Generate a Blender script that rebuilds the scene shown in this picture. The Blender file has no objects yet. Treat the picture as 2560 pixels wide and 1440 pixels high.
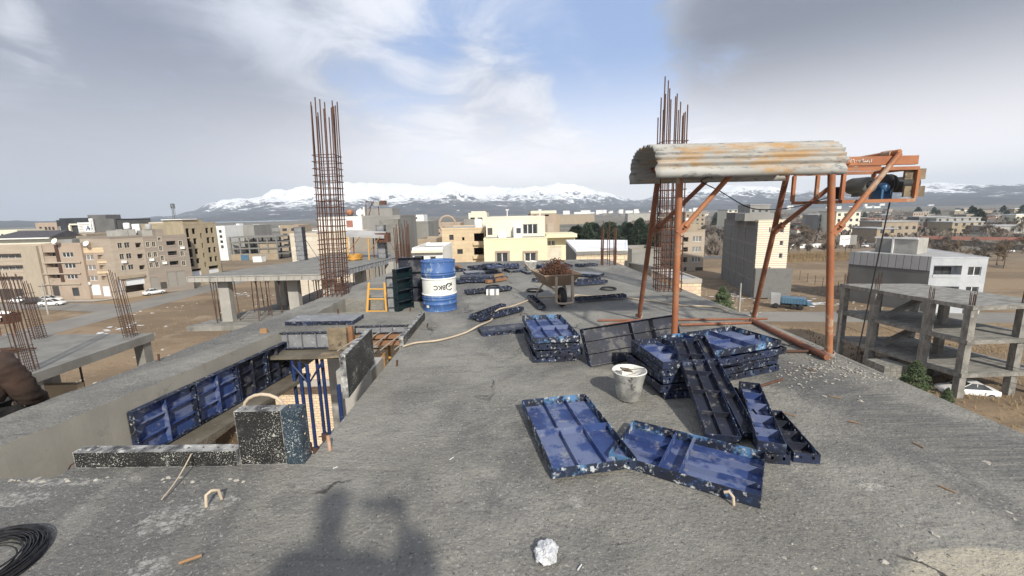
import bpy, bmesh, math, random
from mathutils import Vector, Matrix, noise
random.seed(7)
R = math.radians
SC = bpy.context.scene
COL = SC.collection
# ---------------------------------------------------------------- camera, world, sun, exposure
FPX, EYE, PITCH, ROLL = 1070.0, 1.7, math.atan(190/1070), R(1.3)
cam = bpy.data.cameras.new('camera'); cam_o = bpy.data.objects.new('camera', cam); COL.objects.link(cam_o)
cam.sensor_width = 36; cam.lens = 36*FPX/2560; cam.clip_start = .05; cam.clip_end = 30000
FW = Vector((0, math.cos(PITCH), -math.sin(PITCH))); R0 = Vector((1, 0, 0)); U0 = R0.cross(FW)
CR = math.cos(ROLL)*R0 - math.sin(ROLL)*U0; CU = math.sin(ROLL)*R0 + math.cos(ROLL)*U0
_m = Matrix((CR, CU, -FW)).transposed().to_4x4(); _m.translation = (0, 0, EYE)
cam_o.matrix_world = _m; SC.camera = cam_o
SC.view_settings.view_transform = 'Standard'; SC.view_settings.look = 'None'
SC.view_settings.exposure = 0.33; SC.view_settings.gamma = 1
SUN_AZ, SUN_EL = R(-18.0), R(34.0)       # where the light travels to, and how high the sun stands
sun = bpy.data.lights.new('sun', 'SUN'); sun.energy = 4.2; sun.angle = R(1.9); sun.color = (1, .94, .83)
sun_o = bpy.data.objects.new('sun', sun); COL.objects.link(sun_o)
_d = Vector((math.sin(SUN_AZ)*math.cos(SUN_EL), math.cos(SUN_AZ)*math.cos(SUN_EL), -math.sin(SUN_EL)))
sun_o.rotation_euler = _d.to_track_quat('-Z', 'Y').to_euler()
def ray(px, py): return (CR*(px-1280) + CU*(720-py) + FW*FPX)
def G(px, py, z=0.0):
    "survey: the point of the horizontal plane z seen at a place of the photograph"
    d = ray(px, py); return Vector((0, 0, EYE)) + d*((z-EYE)/d.z)
def D(px, py, Y):
    "survey: the point at depth Y"
    d = ray(px, py); return Vector((0, 0, EYE)) + d*(Y/d.y)
GZ = -15.5                                 # street level
# ---------------------------------------------------------------- materials
def nn(t, typ, **kw):
    n = t.nodes.new(typ)
    for k, v in kw.items(): setattr(n, k, v)
    return n
def setin(n, **kw):
    for k, v in kw.items(): n.inputs[k.replace('_', ' ')].default_value = v
def col(c): return (c[0], c[1], c[2], 1)
def ramp(t, src, lo, hi):
    m = nn(t, 'ShaderNodeMapRange', interpolation_type='SMOOTHSTEP'); m.inputs['From Min'].default_value = lo; m.inputs['From Max'].default_value = hi
    t.links.new(src, m.inputs['Value']); return m.outputs['Result']
def mixc(t, f, a, b):
    m = nn(t, 'ShaderNodeMix', data_type='RGBA')
    for s, v in ((m.inputs[6], a), (m.inputs[7], b)):
        if isinstance(v, (tuple, list)): s.default_value = col(v)
        else: t.links.new(v, s)
    if isinstance(f, float): m.inputs[0].default_value = f
    else: t.links.new(f, m.inputs[0])
    return m.outputs[2]
def noi(t, vec, sc, det=6, rough=.6, dist=0):
    n = nn(t, 'ShaderNodeTexNoise'); n.inputs['Scale'].default_value = sc; n.inputs['Detail'].default_value = det
    n.inputs['Roughness'].default_value = rough; n.inputs['Distortion'].default_value = dist
    t.links.new(vec, n.inputs['Vector']); return n.outputs['Fac']
def newmat(name, rough, metal=0):
    m = bpy.data.materials.new(name); m.use_nodes = True; t = m.node_tree; b = t.nodes['Principled BSDF']
    b.inputs['Roughness'].default_value = rough; b.inputs['Metallic'].default_value = metal
    return m, t, b
def coords(t, world=False, stretch=None, vary=True):
    if world: v = nn(t, 'ShaderNodeNewGeometry').outputs['Position']
    else:
        v = nn(t, 'ShaderNodeTexCoord').outputs['Object']
        if vary:
            a = nn(t, 'ShaderNodeVectorMath', operation='ADD'); oi = nn(t, 'ShaderNodeObjectInfo')
            s = nn(t, 'ShaderNodeVectorMath', operation='SCALE'); s.inputs['Scale'].default_value = 40
            cmb = nn(t, 'ShaderNodeCombineXYZ'); t.links.new(oi.outputs['Random'], cmb.inputs[0]); t.links.new(oi.outputs['Random'], cmb.inputs[1])
            t.links.new(cmb.outputs[0], s.inputs[0]); t.links.new(v, a.inputs[0]); t.links.new(s.outputs[0], a.inputs[1]); v = a.outputs[0]
    if stretch:
        mp = nn(t, 'ShaderNodeMapping'); mp.inputs['Scale'].default_value = stretch; t.links.new(v, mp.inputs['Vector']); v = mp.outputs[0]
    return v
def mat(name, c, c2=None, sc=4, c3=None, sc3=25, thr=.6, wid=.05, rough=.85, metal=0, bump=0, bsc=60, world=False, stretch=None, c4=None, sc4=1.5, thr4=.58):
    "surface of c and c2 blended by large noise, with patches of c3 and c4"
    m, t, b = newmat(name, rough, metal); v = coords(t, world, stretch)
    k = c
    if c2: k = mixc(t, ramp(t, noi(t, v, sc), .35, .65), c, c2)
    if c4: k = mixc(t, ramp(t, noi(t, v, sc4, 8, .65), thr4, thr4+.08), k, c4)
    if c3: k = mixc(t, ramp(t, noi(t, v, sc3, 8, .7), thr, thr+wid), k, c3)
    if isinstance(k, tuple): b.inputs['Base Color'].default_value = col(k)
    else: t.links.new(k, b.inputs['Base Color'])
    if bump:
        bp = nn(t, 'ShaderNodeBump'); bp.inputs['Strength'].default_value = bump; bp.inputs['Distance'].default_value = .02
        t.links.new(noi(t, v, bsc, 8, .7), bp.inputs['Height']); t.links.new(bp.outputs[0], b.inputs['Normal'])
    return m
def brick(name, c1, c2, mort, w, h, ms=.012, rough=.85, dirt=None, off=.5):
    m, t, b = newmat(name, rough); tc = nn(t, 'ShaderNodeTexCoord'); sp = nn(t, 'ShaderNodeSeparateXYZ'); t.links.new(tc.outputs['Object'], sp.inputs[0])
    ad = nn(t, 'ShaderNodeMath'); t.links.new(sp.outputs[0], ad.inputs[0]); t.links.new(sp.outputs[1], ad.inputs[1])
    cb = nn(t, 'ShaderNodeCombineXYZ'); t.links.new(ad.outputs[0], cb.inputs[0]); t.links.new(sp.outputs[2], cb.inputs[1])
    br = nn(t, 'ShaderNodeTexBrick'); br.offset = off; t.links.new(cb.outputs[0], br.inputs['Vector'])
    setin(br, Color1=col(c1), Color2=col(c2), Mortar=col(mort), Scale=1.0); br.inputs['Mortar Size'].default_value = ms
    br.inputs['Brick Width'].default_value = w; br.inputs['Row Height'].default_value = h; br.inputs['Mortar Smooth'].default_value = .2
    k = br.outputs['Color']
    k = mixc(t, ramp(t, noi(t, tc.outputs['Object'], .7, 6), .5, .75), k, dirt or tuple(x*.78 for x in c1))
    t.links.new(k, b.inputs['Base Color'])
    bp = nn(t, 'ShaderNodeBump', invert=True); bp.inputs['Strength'].default_value = .5; bp.inputs['Distance'].default_value = .02
    t.links.new(br.outputs['Fac'], bp.inputs['Height']); t.links.new(bp.outputs[0], b.inputs['Normal'])
    return m
M = {}
M['conc'] = mat('concrete', (.17, .166, .152), (.225, .22, .203), 1.2, (.11, .107, .10), 14, .6, .15, bump=.25, bsc=40, c4=(.30, .29, .27), sc4=.8, thr4=.62)
M['conc_light'] = mat('pale_concrete', (.32, .31, .285), (.40, .385, .35), .8, (.2, .19, .175), 6, .6, .15, bump=.2)
M['conc_stain'] = mat('stained_concrete', (.27, .26, .235), (.15, .145, .13), .9, (.36, .345, .31), 3, .55, .12, bump=.2, stretch=(1, 3, 1))
M['conc_wall'] = mat('cast_concrete_face', (.30, .285, .25), (.25, .238, .21), 1.2, (.18, .17, .15), 4, .58, .15, bump=.12, bsc=25)
M['plaster'] = mat('grey_plaster', (.27, .265, .25), (.22, .215, .20), .35, (.33, .32, .30), 1.5, .6, .15, bump=.1, bsc=8, stretch=(1, 1, .22))
M['plaster_dark'] = mat('dark_plaster', (0.145, 0.145, 0.140), (0.111, 0.111, 0.108), .3, (0.178, 0.178, 0.170), 2, .6, .15)
M['cream'] = mat('cream_paint', (0.722, 0.662, 0.473), (0.688, 0.628, 0.439), .4, (0.602, 0.550, 0.396), 1.5, .66, .1)
M['cream_w'] = mat('cream_white_paint', (0.697, 0.664, 0.546), (0.655, 0.622, 0.504), .4, (0.504, 0.470, 0.378), 1.5, .66, .1, stretch=(1, 1, .22))
M['white'] = mat('white_paint', (.80, .80, .78), (.72, .72, .70), .5, (.6, .6, .58), 2, .68, .1, stretch=(1, 1, .22))
M['white_marble'] = mat('grey_white_stone', (.50, .52, .54), (.42, .445, .47), .5, (.34, .365, .39), 1.2, .58, .08)
M['tan'] = mat('tan_brick', (0.357, 0.293, 0.215), (0.309, 0.252, 0.187), .5, (0.408, 0.351, 0.265), 3, .6, .1, stretch=(1, 1, .22))
M['shell'] = mat('raw_brick_shell', (0.383, 0.322, 0.222), (0.316, 0.262, 0.178), .5, (0.435, 0.381, 0.289), 2.5, .58, .1, stretch=(1, 1, .22))
M['pink'] = mat('pinkish_stone', (0.387, 0.309, 0.244), (0.341, 0.273, 0.218), .6, (0.436, 0.368, 0.300), 3, .6, .1, stretch=(1, 1, .22))
M['grey_stone'] = mat('grey_brown_stone', (0.276, 0.234, 0.196), (0.234, 0.200, 0.169), .8, (0.318, 0.272, 0.234), 3, .6, .1, stretch=(.3, .3, 3))
M['beige_stone'] = mat('beige_stone', (0.425, 0.361, 0.289), (0.375, 0.315, 0.251), .8, (0.475, 0.411, 0.340), 3, .6, .1, stretch=(.3, .3, 3))
M['beige_wall'] = mat('beige_plaster', (0.392, 0.335, 0.264), (0.352, 0.302, 0.237), 3, stretch=(1, 1, .22))
M['stone'] = brick('stone_cladding', (0.612, 0.498, 0.335), (0.560, 0.430, 0.283), (0.468, 0.387, 0.280), 1.1, .55, .015)
M['stone_pale'] = brick('pale_stone_cladding', (0.617, 0.566, 0.473), (0.535, 0.463, 0.377), (0.474, 0.423, 0.351), 1.2, .6, .015)
M['block'] = brick('cream_block', (0.739, 0.619, 0.414), (0.684, 0.505, 0.368), (0.375, 0.324, 0.255), .45, .21, .02, dirt=(0.605, 0.494, 0.340))
M['block_pink'] = brick('cream_and_pink_brick', (0.730, 0.602, 0.405), (0.692, 0.452, 0.332), (0.446, 0.387, 0.301), .28, .17, .016)
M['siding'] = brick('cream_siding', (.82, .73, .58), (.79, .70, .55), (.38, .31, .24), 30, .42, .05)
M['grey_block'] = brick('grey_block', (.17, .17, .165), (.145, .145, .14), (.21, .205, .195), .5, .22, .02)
M['clad'] = brick('grey_sheet_cladding', (.33, .33, .34), (.30, .30, .31), (.06, .06, .06), 1.0, 30, .04, rough=.5)
M['dirt_wall'] = mat('mud_wall', (.36, .29, .20), (.30, .24, .17), 1)
M['asphalt'] = mat('asphalt', (.115, .113, .11), (.15, .148, .14), .3, (.2, .19, .17), 2, .62, .1, world=True)
M['road_dust'] = mat('dusty_road', (.19, .18, .165), (.24, .225, .2), .15, (.3, .27, .23), 1.2, .62, .1, world=True)
M['pave'] = mat('pavement', (.42, .39, .34), (.36, .33, .29), .5, world=True)
M['snow'] = mat('old_snow', (.82, .83, .85), (.7, .71, .74), .8, rough=.6, bump=.2, bsc=10)
M['glass'] = mat('window_glass', (.035, .04, .045), (.07, .075, .08), .8, rough=.12)
M['curtain'] = mat('curtained_glass', (.30, .30, .29), (.12, .12, .12), 1.6, rough=.2, stretch=(4, 4, .2))
M['dark'] = mat('dark_frame', (.05, .05, .05), rough=.6)
M['frame_w'] = mat('white_frame', (.75, .75, .73), rough=.5)
M['shut_g'] = mat('grey_shutter', (.27, .255, .23), (.24, .225, .205), 1, rough=.5, stretch=(.2, .2, 9))
M['shut_w'] = mat('white_shutter', (.72, .74, .76), (.6, .63, .66), 1, rough=.5, stretch=(.2, .2, 9))
M['gate'] = mat('dark_gate', (.06, .055, .05), rough=.6)
M['black_glass'] = mat('black_cladding', (.03, .032, .038), (.05, .055, .06), .5, rough=.15)
M['roof_dark'] = mat('dark_sheet_roof', (.045, .04, .045), (.06, .055, .055), 1, rough=.5)
M['roof_grey'] = mat('grey_roofing', (.3, .3, .3), (.38, .38, .38), .4, (.6, .6, .62), .8, .62, .1)
M['rust'] = mat('rusty_steel', (.115, .050, .028), (.075, .034, .021), 6, (.19, .09, .045), 30, .58, .1, rough=.8)
M['rust_dark'] = mat('dark_rust', (.085, .04, .026), (.05, .028, .02), 6, rough=.8)
M['orange'] = mat('worn_orange_paint', (.37, .15, .065), (.29, .10, .045), 3, (.24, .16, .105), 9, .55, .12, rough=.65, c4=(.38, .27, .19), sc4=2.6, thr4=.55, bump=.1)
M['orange_dull'] = mat('dull_red_oxide', (.24, .095, .05), (.19, .075, .042), 4, (.36, .26, .19), 12, .58, .1, rough=.7)
M['navy'] = mat('navy_steel', (.022, .040, .135), (.035, .066, .195), 4, (.25, .255, .275), 7, .545, .16, rough=.5, c4=(.125, .155, .27), sc4=2.2, thr4=.47, bump=.15)
M['navy_dark'] = mat('dark_navy_steel', (.013, .0145, .023), (.018, .023, .045), 3, (.17, .163, .15), 9, .55, .14, rough=.5, c4=(.085, .085, .085), sc4=3, thr4=.54, bump=.15)
M['flange'] = mat('cement_smeared_edge', (.010, .012, .02), (.02, .03, .07), 6, (.40, .41, .40), 26, .575, .08, rough=.5, c4=(.09, .12, .17), sc4=10, thr4=.57)
M['flange_w'] = mat('cement_covered_edge', (.34, .34, .33), (.05, .05, .055), 9, (.5, .5, .47), 14, .55, .06, rough=.7)
M['flange_b'] = mat('blue_smeared_edge', (.012, .015, .026), (.02, .035, .08), 5, (.46, .49, .50), 16, .545, .08, rough=.55, c4=(.09, .20, .36), sc4=5, thr4=.52)
def flecked(name, c, c2, fl):
    "dark steel splashed with cement: flecks of several sizes that crowd in some places"
    m, t, b = newmat(name, .5); v = coords(t); k = mixc(t, ramp(t, noi(t, v, 4), .35, .65), c, c2); crowd = noi(t, v, 5, 5, .6)
    for sc_, base, wt in ((26, .675, .27), (60, .62, .21), (110, .60, .13)):
        a = nn(t, 'ShaderNodeMath', operation='MULTIPLY_ADD'); t.links.new(crowd, a.inputs[0]); a.inputs[1].default_value = wt*2; t.links.new(noi(t, v, sc_, 4, .6), a.inputs[2])
        k = mixc(t, ramp(t, a.outputs[0], base+wt, base+wt+.04), k, fl)
    k = mixc(t, ramp(t, noi(t, coords(t, stretch=(1, 1, 3)), 3, 7, .7), .58, .75), k, tuple(x*.32 for x in fl))
    t.links.new(k, b.inputs['Base Color']); return m
M['black_panel'] = flecked('black_steel_with_cement_flecks', (.013, .013, .013), (.022, .022, .021), (.42, .42, .38))
M['teal_panel'] = flecked('blue_black_steel_with_cement_flecks', (.02, .035, .05), (.035, .055, .075), (.44, .47, .47))
M['green_panel'] = mat('green_black_steel', (.008, .022, .025), (.006, .012, .018), 2, (.1, .13, .13), 20, .68, .05, rough=.3)
M['grey_panel'] = mat('cement_grey_steel', (.17, .18, .20), (.24, .245, .255), 3, (.36, .36, .355), 8, .55, .1, rough=.65, c4=(.07, .075, .095), sc4=3, thr4=.58)
M['slot'] = mat('dark_slot', (.006, .006, .008), rough=.8)
M['galv'] = mat('rust_stained_galvanised_sheet', (.30, .295, .275), (.385, .38, .355), 1.8, (.37, .225, .095), 2.2, .495, .17, rough=.7, c4=(.19, .195, .195), sc4=8, thr4=.53, stretch=(.7, 1.6, 2.2))
M['zinc'] = mat('cement_covered_zinc', (.22, .22, .21), (.46, .46, .43), 7, (.10, .10, .095), 9, .55, .06, rough=.55, metal=.3, bump=.5, bsc=25)
M['cement_white'] = mat('dried_white_cement', (.78, .77, .73), (.66, .65, .61), 12, (.5, .49, .46), 20, .6, .08, bump=.6, bsc=25)
M['bag'] = mat('white_plastic', (.62, .63, .64), (.48, .49, .50), 30, rough=.35)
M['blue_paint'] = mat('scuffed_blue_paint', (0.040, 0.103, 0.286), (0.055, 0.133, 0.335), 3, (0.263, 0.323, 0.375), 9, .54, .12, rough=.55, c4=(0.139, 0.162, 0.184), sc4=4, thr4=.60, stretch=(1, 1, .5))
M['white_drum'] = mat('scuffed_white_paint', (.76, .76, .72), (.70, .70, .66), 4, (.5, .48, .42), 12, .62, .08, rough=.5)
M['blue_machine'] = mat('blue_machine_paint', (.04, .12, .25), (.05, .15, .29), 4, rough=.4)
M['grey_machine'] = mat('grey_machine_paint', (.13, .145, .125), (.17, .18, .16), 4, rough=.45)
M['rubber'] = mat('black_rubber', (.014, .014, .015), (.022, .022, .023), 6, rough=.65)
M['wire'] = mat('black_annealed_wire', (.022, .022, .024), (.045, .045, .048), 30, rough=.45, metal=.4)
M['rope'] = mat('pale_hose', (.52, .43, .32), (.45, .37, .27), 4, (.3, .25, .19), 20, .62, .1)
M['rope_grey'] = mat('grey_rope', (.35, .31, .27), (.25, .22, .19), 10)
M['wood'] = mat('rough_timber', (.33, .20, .10), (.26, .15, .075), 2, (.42, .29, .17), 20, .6, .1, stretch=(1, 8, 8), bump=.2)
M['wood_orange'] = mat('orange_timber', (0.284, 0.151, 0.078), (0.224, 0.115, 0.062), 2, (0.258, 0.120, 0.063), 20, .6, .1, stretch=(1, 8, 8))
M['ply'] = mat('cement_stained_plywood', (.25, .20, .13), (.14, .11, .075), 4, (.07, .06, .05), 9, .55, .1)
M['plank_mud'] = mat('mud_covered_board', (.105, .09, .065), (.16, .14, .11), 3, (.42, .4, .36), 14, .64, .05, bump=.8, bsc=20)
M['yellow'] = mat('yellow_paint', (.62, .33, .06), (.55, .30, .07), 3, (.5, .4, .25), 14, .62, .1, rough=.5)
M['barrow'] = mat('dusty_brown_steel', (.30, .22, .155), (.24, .175, .12), 3, (.4, .33, .26), 12, .6, .1, rough=.7)
M['barrow_leg'] = mat('pale_dusty_tube', (.42, .34, .27), (.36, .28, .21), 4, rough=.75)
M['prop_blue'] = mat('blue_steel_prop', (.012, .035, .13), (.02, .03, .08), 3, (.2, .2, .2), 14, .64, .08, rough=.45)
M['prop_brown'] = mat('rusty_steel_prop', (.10, .06, .045), (.06, .04, .035), 4, (.3, .28, .25), 8, .62, .1, rough=.7)
M['bark'] = mat('bark', (.16, .12, .09), (.22, .17, .13), 3)
M['twig'] = mat('winter_twigs', (.125, .105, .088), (.17, .14, .115), 2)
M['twig_ochre'] = mat('ochre_twigs', (.19, .14, .092), (.16, .115, .08), 2)
M['needle'] = mat('dark_conifer_needles', (.020, .036, .020), (.035, .055, .028), 1.2)
M['needle_b'] = mat('pine_needles', (.055, .085, .035), (.08, .105, .045), 1.2)
M['dry'] = mat('dry_grass', (.24, .172, .095), (.19, .135, .075), 2)
M['car_white'] = mat('white_car_paint', (.8, .8, .8), rough=.25)
M['car_grey'] = mat('dark_car_paint', (.04, .045, .05), rough=.25)
M['lamp_red'] = mat('red_lamp', (.4, .02, .02), rough=.3)
M['lamp_clear'] = mat('clear_lamp', (.6, .6, .6), rough=.1)
M['blue_sheet'] = mat('blue_sheet_metal', (.07, .15, .235), (.09, .18, .26), 1, rough=.5)
M['red_plastic'] = mat('red_plastic', (.6, .03, .03), rough=.4)
M['red_roof'] = mat('faded_red_roof', (.36, .17, .13), (.30, .14, .11), .5)
M['skin'] = mat('skin', (.45, .26, .18), rough=.6)
M['brown_cloth'] = mat('brown_cloth', (.055, .032, .022), (.035, .022, .016), 3, (.085, .05, .033), 9, .58, .15, bump=.6, bsc=12, rough=.95)
M['dark_cloth'] = mat('black_cloth', (.012, .012, .013), (.022, .02, .02), 5, rough=.95, bump=.3, bsc=20)
M['red_cloth'] = mat('dull_red_cloth', (.09, .022, .02), rough=.95)
M['hair'] = mat('black_hair', (.01, .009, .008), rough=.6)
M['paint_mark'] = mat('black_lettering', (.02, .02, .022), rough=.6)
M['white_mark'] = mat('white_lettering', (.78, .78, .76), rough=.6)
M['blue_mark'] = mat('blue_lettering', (.03, .09, .22), rough=.6)
M['pebble'] = mat('pale_stone_chip', (.40, .38, .34), (.29, .27, .235), 30)
M['terracotta'] = mat('orange_rust_rod', (.42, .22, .13), (.5, .36, .26), 14, rough=.8)
# ---------------------------------------------------------------- mesh helpers
class MB:
    def __init__(s): s.v = []; s.f = []; s.mi = []; s.sm = []
    def add(s, vs, fs, mi=0, sm=False):
        o = len(s.v); s.v += [tuple(v) for v in vs]
        for f in fs: s.f.append(tuple(i+o for i in f)); s.mi.append(mi); s.sm.append(sm)
    def box(s, x0, x1, y0, y1, z0, z1, mi=0, M4=None):
        vs = [Vector((x, y, z)) for z in (z0, z1) for y in (y0, y1) for x in (x0, x1)]
        if M4 is not None: vs = [M4 @ v for v in vs]
        s.add(vs, [(0, 2, 3, 1), (4, 5, 7, 6), (0, 1, 5, 4), (2, 6, 7, 3), (0, 4, 6, 2), (1, 3, 7, 5)], mi); return s
    def beam(s, p, q, w, h, up=(0, 0, 1), mi=0):
        p, q = Vector(p), Vector(q); d = q-p; L = d.length; d.normalize()
        a = Vector(up).cross(d)
        if a.length < 1e-3: a = Vector((1, 0, 0))
        a.normalize(); b = d.cross(a)
        m = Matrix((a, b, d)).transposed().to_4x4(); m.translation = p
        return s.box(-w/2, w/2, -h/2, h/2, 0, L, mi, m)
    def tube(s, pts, r, n=8, mi=0, cap=True, sm=True, closed=False):
        pts = [Vector(p) for p in pts]; rs = r if isinstance(r, (list, tuple)) else [r]*len(pts)
        vs = []; fs = []; pa = None; N = len(pts)
        for i, p in enumerate(pts):
            if closed: d = pts[(i+1) % N]-pts[i-1]
            else: d = pts[min(i+1, N-1)]-pts[max(i-1, 0)]
            if d.length < 1e-9: d = Vector((0, 0, 1))
            d.normalize()
            a = pa if pa is not None else (Vector((0, 0, 1)) if abs(d.z) < .9 else Vector((1, 0, 0)))
            a = (a-d*a.dot(d))
            if a.length < 1e-4: a = d.orthogonal()
            a.normalize(); pa = a; b = d.cross(a)
            vs += [p+(a*math.cos(2*math.pi*k/n)+b*math.sin(2*math.pi*k/n))*rs[i] for k in range(n)]
        for i in range(N if closed else N-1):
            j = (i+1) % N
            for k in range(n): fs.append((i*n+k, i*n+(k+1) % n, j*n+(k+1) % n, j*n+k))
        s.add(vs, fs, mi, sm)
        if cap and not closed: s.add(vs[:n], [tuple(reversed(range(n)))], mi); s.add(vs[-n:], [tuple(range(n))], mi)
        return s
    def prism(s, poly, z0, z1, mi=0, top=True, bot=True):
        n = len(poly); vs = [(p[0], p[1], z0) for p in poly]+[(p[0], p[1], z1) for p in poly]
        fs = [(i, (i+1) % n, (i+1) % n+n, i+n) for i in range(n)]
        if top: fs.append(tuple(range(n, 2*n)))
        if bot: fs.append(tuple(reversed(range(n))))
        s.add(vs, fs, mi); return s
    def lathe(s, prof, n=32, mi=0, c=(0, 0, 0), sm=True):
        vs = [(c[0]+r*math.cos(2*math.pi*k/n), c[1]+r*math.sin(2*math.pi*k/n), c[2]+z) for r, z in prof for k in range(n)]
        fs = [(i*n+k, i*n+(k+1) % n, (i+1)*n+(k+1) % n, (i+1)*n+k) for i in range(len(prof)-1) for k in range(n)]
        s.add(vs, fs, mi, sm); return s
    def quad(s, a, b, c, d, mi=0): s.add([a, b, c, d], [(0, 1, 2, 3)], mi); return s
    def ball(s, c, r, n=8, m=5, mi=0, sq=(1, 1, 1)):
        return s.lathe([(max(1e-4, r*math.sin(math.pi*i/m))*sq[0], -r*math.cos(math.pi*i/m)*sq[2]) for i in range(m+1)], n, mi, c)
    def mesh(s, name, mats):
        me = bpy.data.meshes.new(name); me.from_pydata(s.v, [], s.f)
        for m in (mats if isinstance(mats, (list, tuple)) else [mats]): me.materials.append(M[m] if isinstance(m, str) else m)
        me.polygons.foreach_set('material_index', s.mi); me.polygons.foreach_set('use_smooth', s.sm); me.update()
        return me
    def build(s, name, mats, parent=None, M4=None):
        return link(name, s.mesh(name, mats), parent, M4)
def link(name, me, parent=None, M4=None):
    o = bpy.data.objects.new(name, me); COL.objects.link(o)
    if parent is not None: o.parent = parent
    if M4 is not None: o.matrix_local = M4
    return o
def tag(o, label, cat, group=None, kind=None):
    if label: o['label'] = label
    if cat: o['category'] = cat
    if group: o['group'] = group
    if kind: o['kind'] = kind
    return o
def thing(name, label, cat, loc=(0, 0, 0), rz=0.0, group=None, M4=None):
    o = bpy.data.objects.new(name, None); COL.objects.link(o); o.empty_display_size = .3
    if M4 is not None: o.matrix_world = M4
    else: o.location = loc; o.rotation_euler = (0, 0, rz)
    return tag(o, label, cat, group)
def kids(o): return [c for c in bpy.data.objects if c.parent is o]
def dup(root, label=None, group=None, M4=None, loc=None, rz=None, scale=None):
    r = root.copy(); COL.objects.link(r)
    if M4 is not None: r.matrix_world = M4
    if loc is not None: r.location = loc
    if rz is not None: r.rotation_euler = (0, 0, rz)
    if scale is not None: r.scale = (scale,)*3 if not isinstance(scale, tuple) else scale
    if label: r['label'] = label
    if group: r['group'] = group
    for ch in root.children:
        c = ch.copy(); COL.objects.link(c); c.parent = r
        for g in ch.children:
            e = g.copy(); COL.objects.link(e); e.parent = c
    return r
def frame_mat(o, x, z_hint):
    "axes: x along x, z near z_hint"
    x = Vector(x).normalized(); z = Vector(z_hint); z = (z-x*z.dot(x)).normalized(); y = z.cross(x)
    m = Matrix((x, y, z)).transposed().to_4x4(); m.translation = Vector(o); return m
def text_mesh(txt, size, depth=.002, bold=0.0):
    cu = bpy.data.curves.new('lettering', 'FONT'); cu.body = txt; cu.size = size; cu.extrude = depth; cu.offset = bold; cu.align_x = 'CENTER'; cu.align_y = 'CENTER'
    o = bpy.data.objects.new('lettering', cu); COL.objects.link(o)
    bpy.context.view_layer.update()
    me = bpy.data.meshes.new_from_object(o.evaluated_get(bpy.context.evaluated_depsgraph_get()))
    bpy.data.objects.remove(o); bpy.data.curves.remove(cu); return me
# ---------------------------------------------------------------- sky
w = bpy.data.worlds.new('World'); SC.world = w; w.use_nodes = True; t = w.node_tree
bg = t.nodes['Background']; L = t.links.new
sky = nn(t, 'ShaderNodeTexSky', sky_type='NISHITA'); sky.sun_disc = False; sky.sun_elevation = SUN_EL
sky.sun_rotation = SUN_AZ+math.pi; sky.altitude = 1300; sky.dust_density = 1.2
sc = nn(t, 'ShaderNodeVectorMath', operation='SCALE'); L(sky.outputs[0], sc.inputs[0]); sc.inputs['Scale'].default_value = .11
tc = nn(t, 'ShaderNodeTexCoord'); dirv = tc.outputs['Generated']
sep = nn(t, 'ShaderNodeSeparateXYZ'); L(dirv, sep.inputs[0])
zz = nn(t, 'ShaderNodeMath', operation='MAXIMUM'); L(sep.outputs[2], zz.inputs[0]); zz.inputs[1].default_value = 0
zp = nn(t, 'ShaderNodeMath', operation='ADD'); L(zz.outputs[0], zp.inputs[0]); zp.inputs[1].default_value = .16
dx = nn(t, 'ShaderNodeMath', operation='DIVIDE'); L(sep.outputs[0], dx.inputs[0]); L(zp.outputs[0], dx.inputs[1])
dy = nn(t, 'ShaderNodeMath', operation='DIVIDE'); L(sep.outputs[1], dy.inputs[0]); L(zp.outputs[0], dy.inputs[1])
pl = nn(t, 'ShaderNodeCombineXYZ'); L(dx.outputs[0], pl.inputs[0]); L(dy.outputs[0], pl.inputs[1])
n_big = noi(t, pl.outputs[0], .7, 10, .6, .4); n_fine = noi(t, pl.outputs[0], 1.9, 12, .62, .7)
# the same ragged offset for every bank of cloud, so that its edge breaks up
nv = nn(t, 'ShaderNodeTexNoise'); nv.inputs['Scale'].default_value = 2.0; nv.inputs['Detail'].default_value = 7; L(dirv, nv.inputs['Vector'])
off = nn(t, 'ShaderNodeVectorMath', operation='SUBTRACT'); L(nv.outputs['Color'], off.inputs[0]); off.inputs[1].default_value = (.5, .5, .5)
off2 = nn(t, 'ShaderNodeVectorMath', operation='SCALE'); L(off.outputs[0], off2.inputs[0]); off2.inputs['Scale'].default_value = .62
wob = nn(t, 'ShaderNodeVectorMath', operation='ADD'); L(dirv, wob.inputs[0]); L(off2.outputs[0], wob.inputs[1])
def bank(px, py, r, inner=.2, sx=1.0):
    d = ray(px, py).normalized()
    s_ = nn(t, 'ShaderNodeVectorMath', operation='SUBTRACT'); L(wob.outputs[0], s_.inputs[0]); s_.inputs[1].default_value = d
    k_ = nn(t, 'ShaderNodeVectorMath', operation='MULTIPLY'); L(s_.outputs[0], k_.inputs[0]); k_.inputs[1].default_value = (1/sx, 1, 1)
    l_ = nn(t, 'ShaderNodeVectorMath', operation='LENGTH'); L(k_.outputs[0], l_.inputs[0])
    m_ = nn(t, 'ShaderNodeMapRange', interpolation_type='SMOOTHSTEP'); L(l_.outputs['Value'], m_.inputs['Value'])
    m_.inputs['From Min'].default_value = r; m_.inputs['From Max'].default_value = r*inner; return m_.outputs['Result']
def addm(*a):
    o = a[0]
    for b in a[1:]:
        m_ = nn(t, 'ShaderNodeMath', operation='ADD'); L(o, m_.inputs[0]); L(b, m_.inputs[1]); o = m_.outputs[0]
    return o
def mulm(a, k):
    m_ = nn(t, 'ShaderNodeMath', operation='MULTIPLY'); L(a, m_.inputs[0])
    if isinstance(k, (int, float)): m_.inputs[1].default_value = k
    else: L(k, m_.inputs[1])
    return m_.outputs[0]
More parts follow.
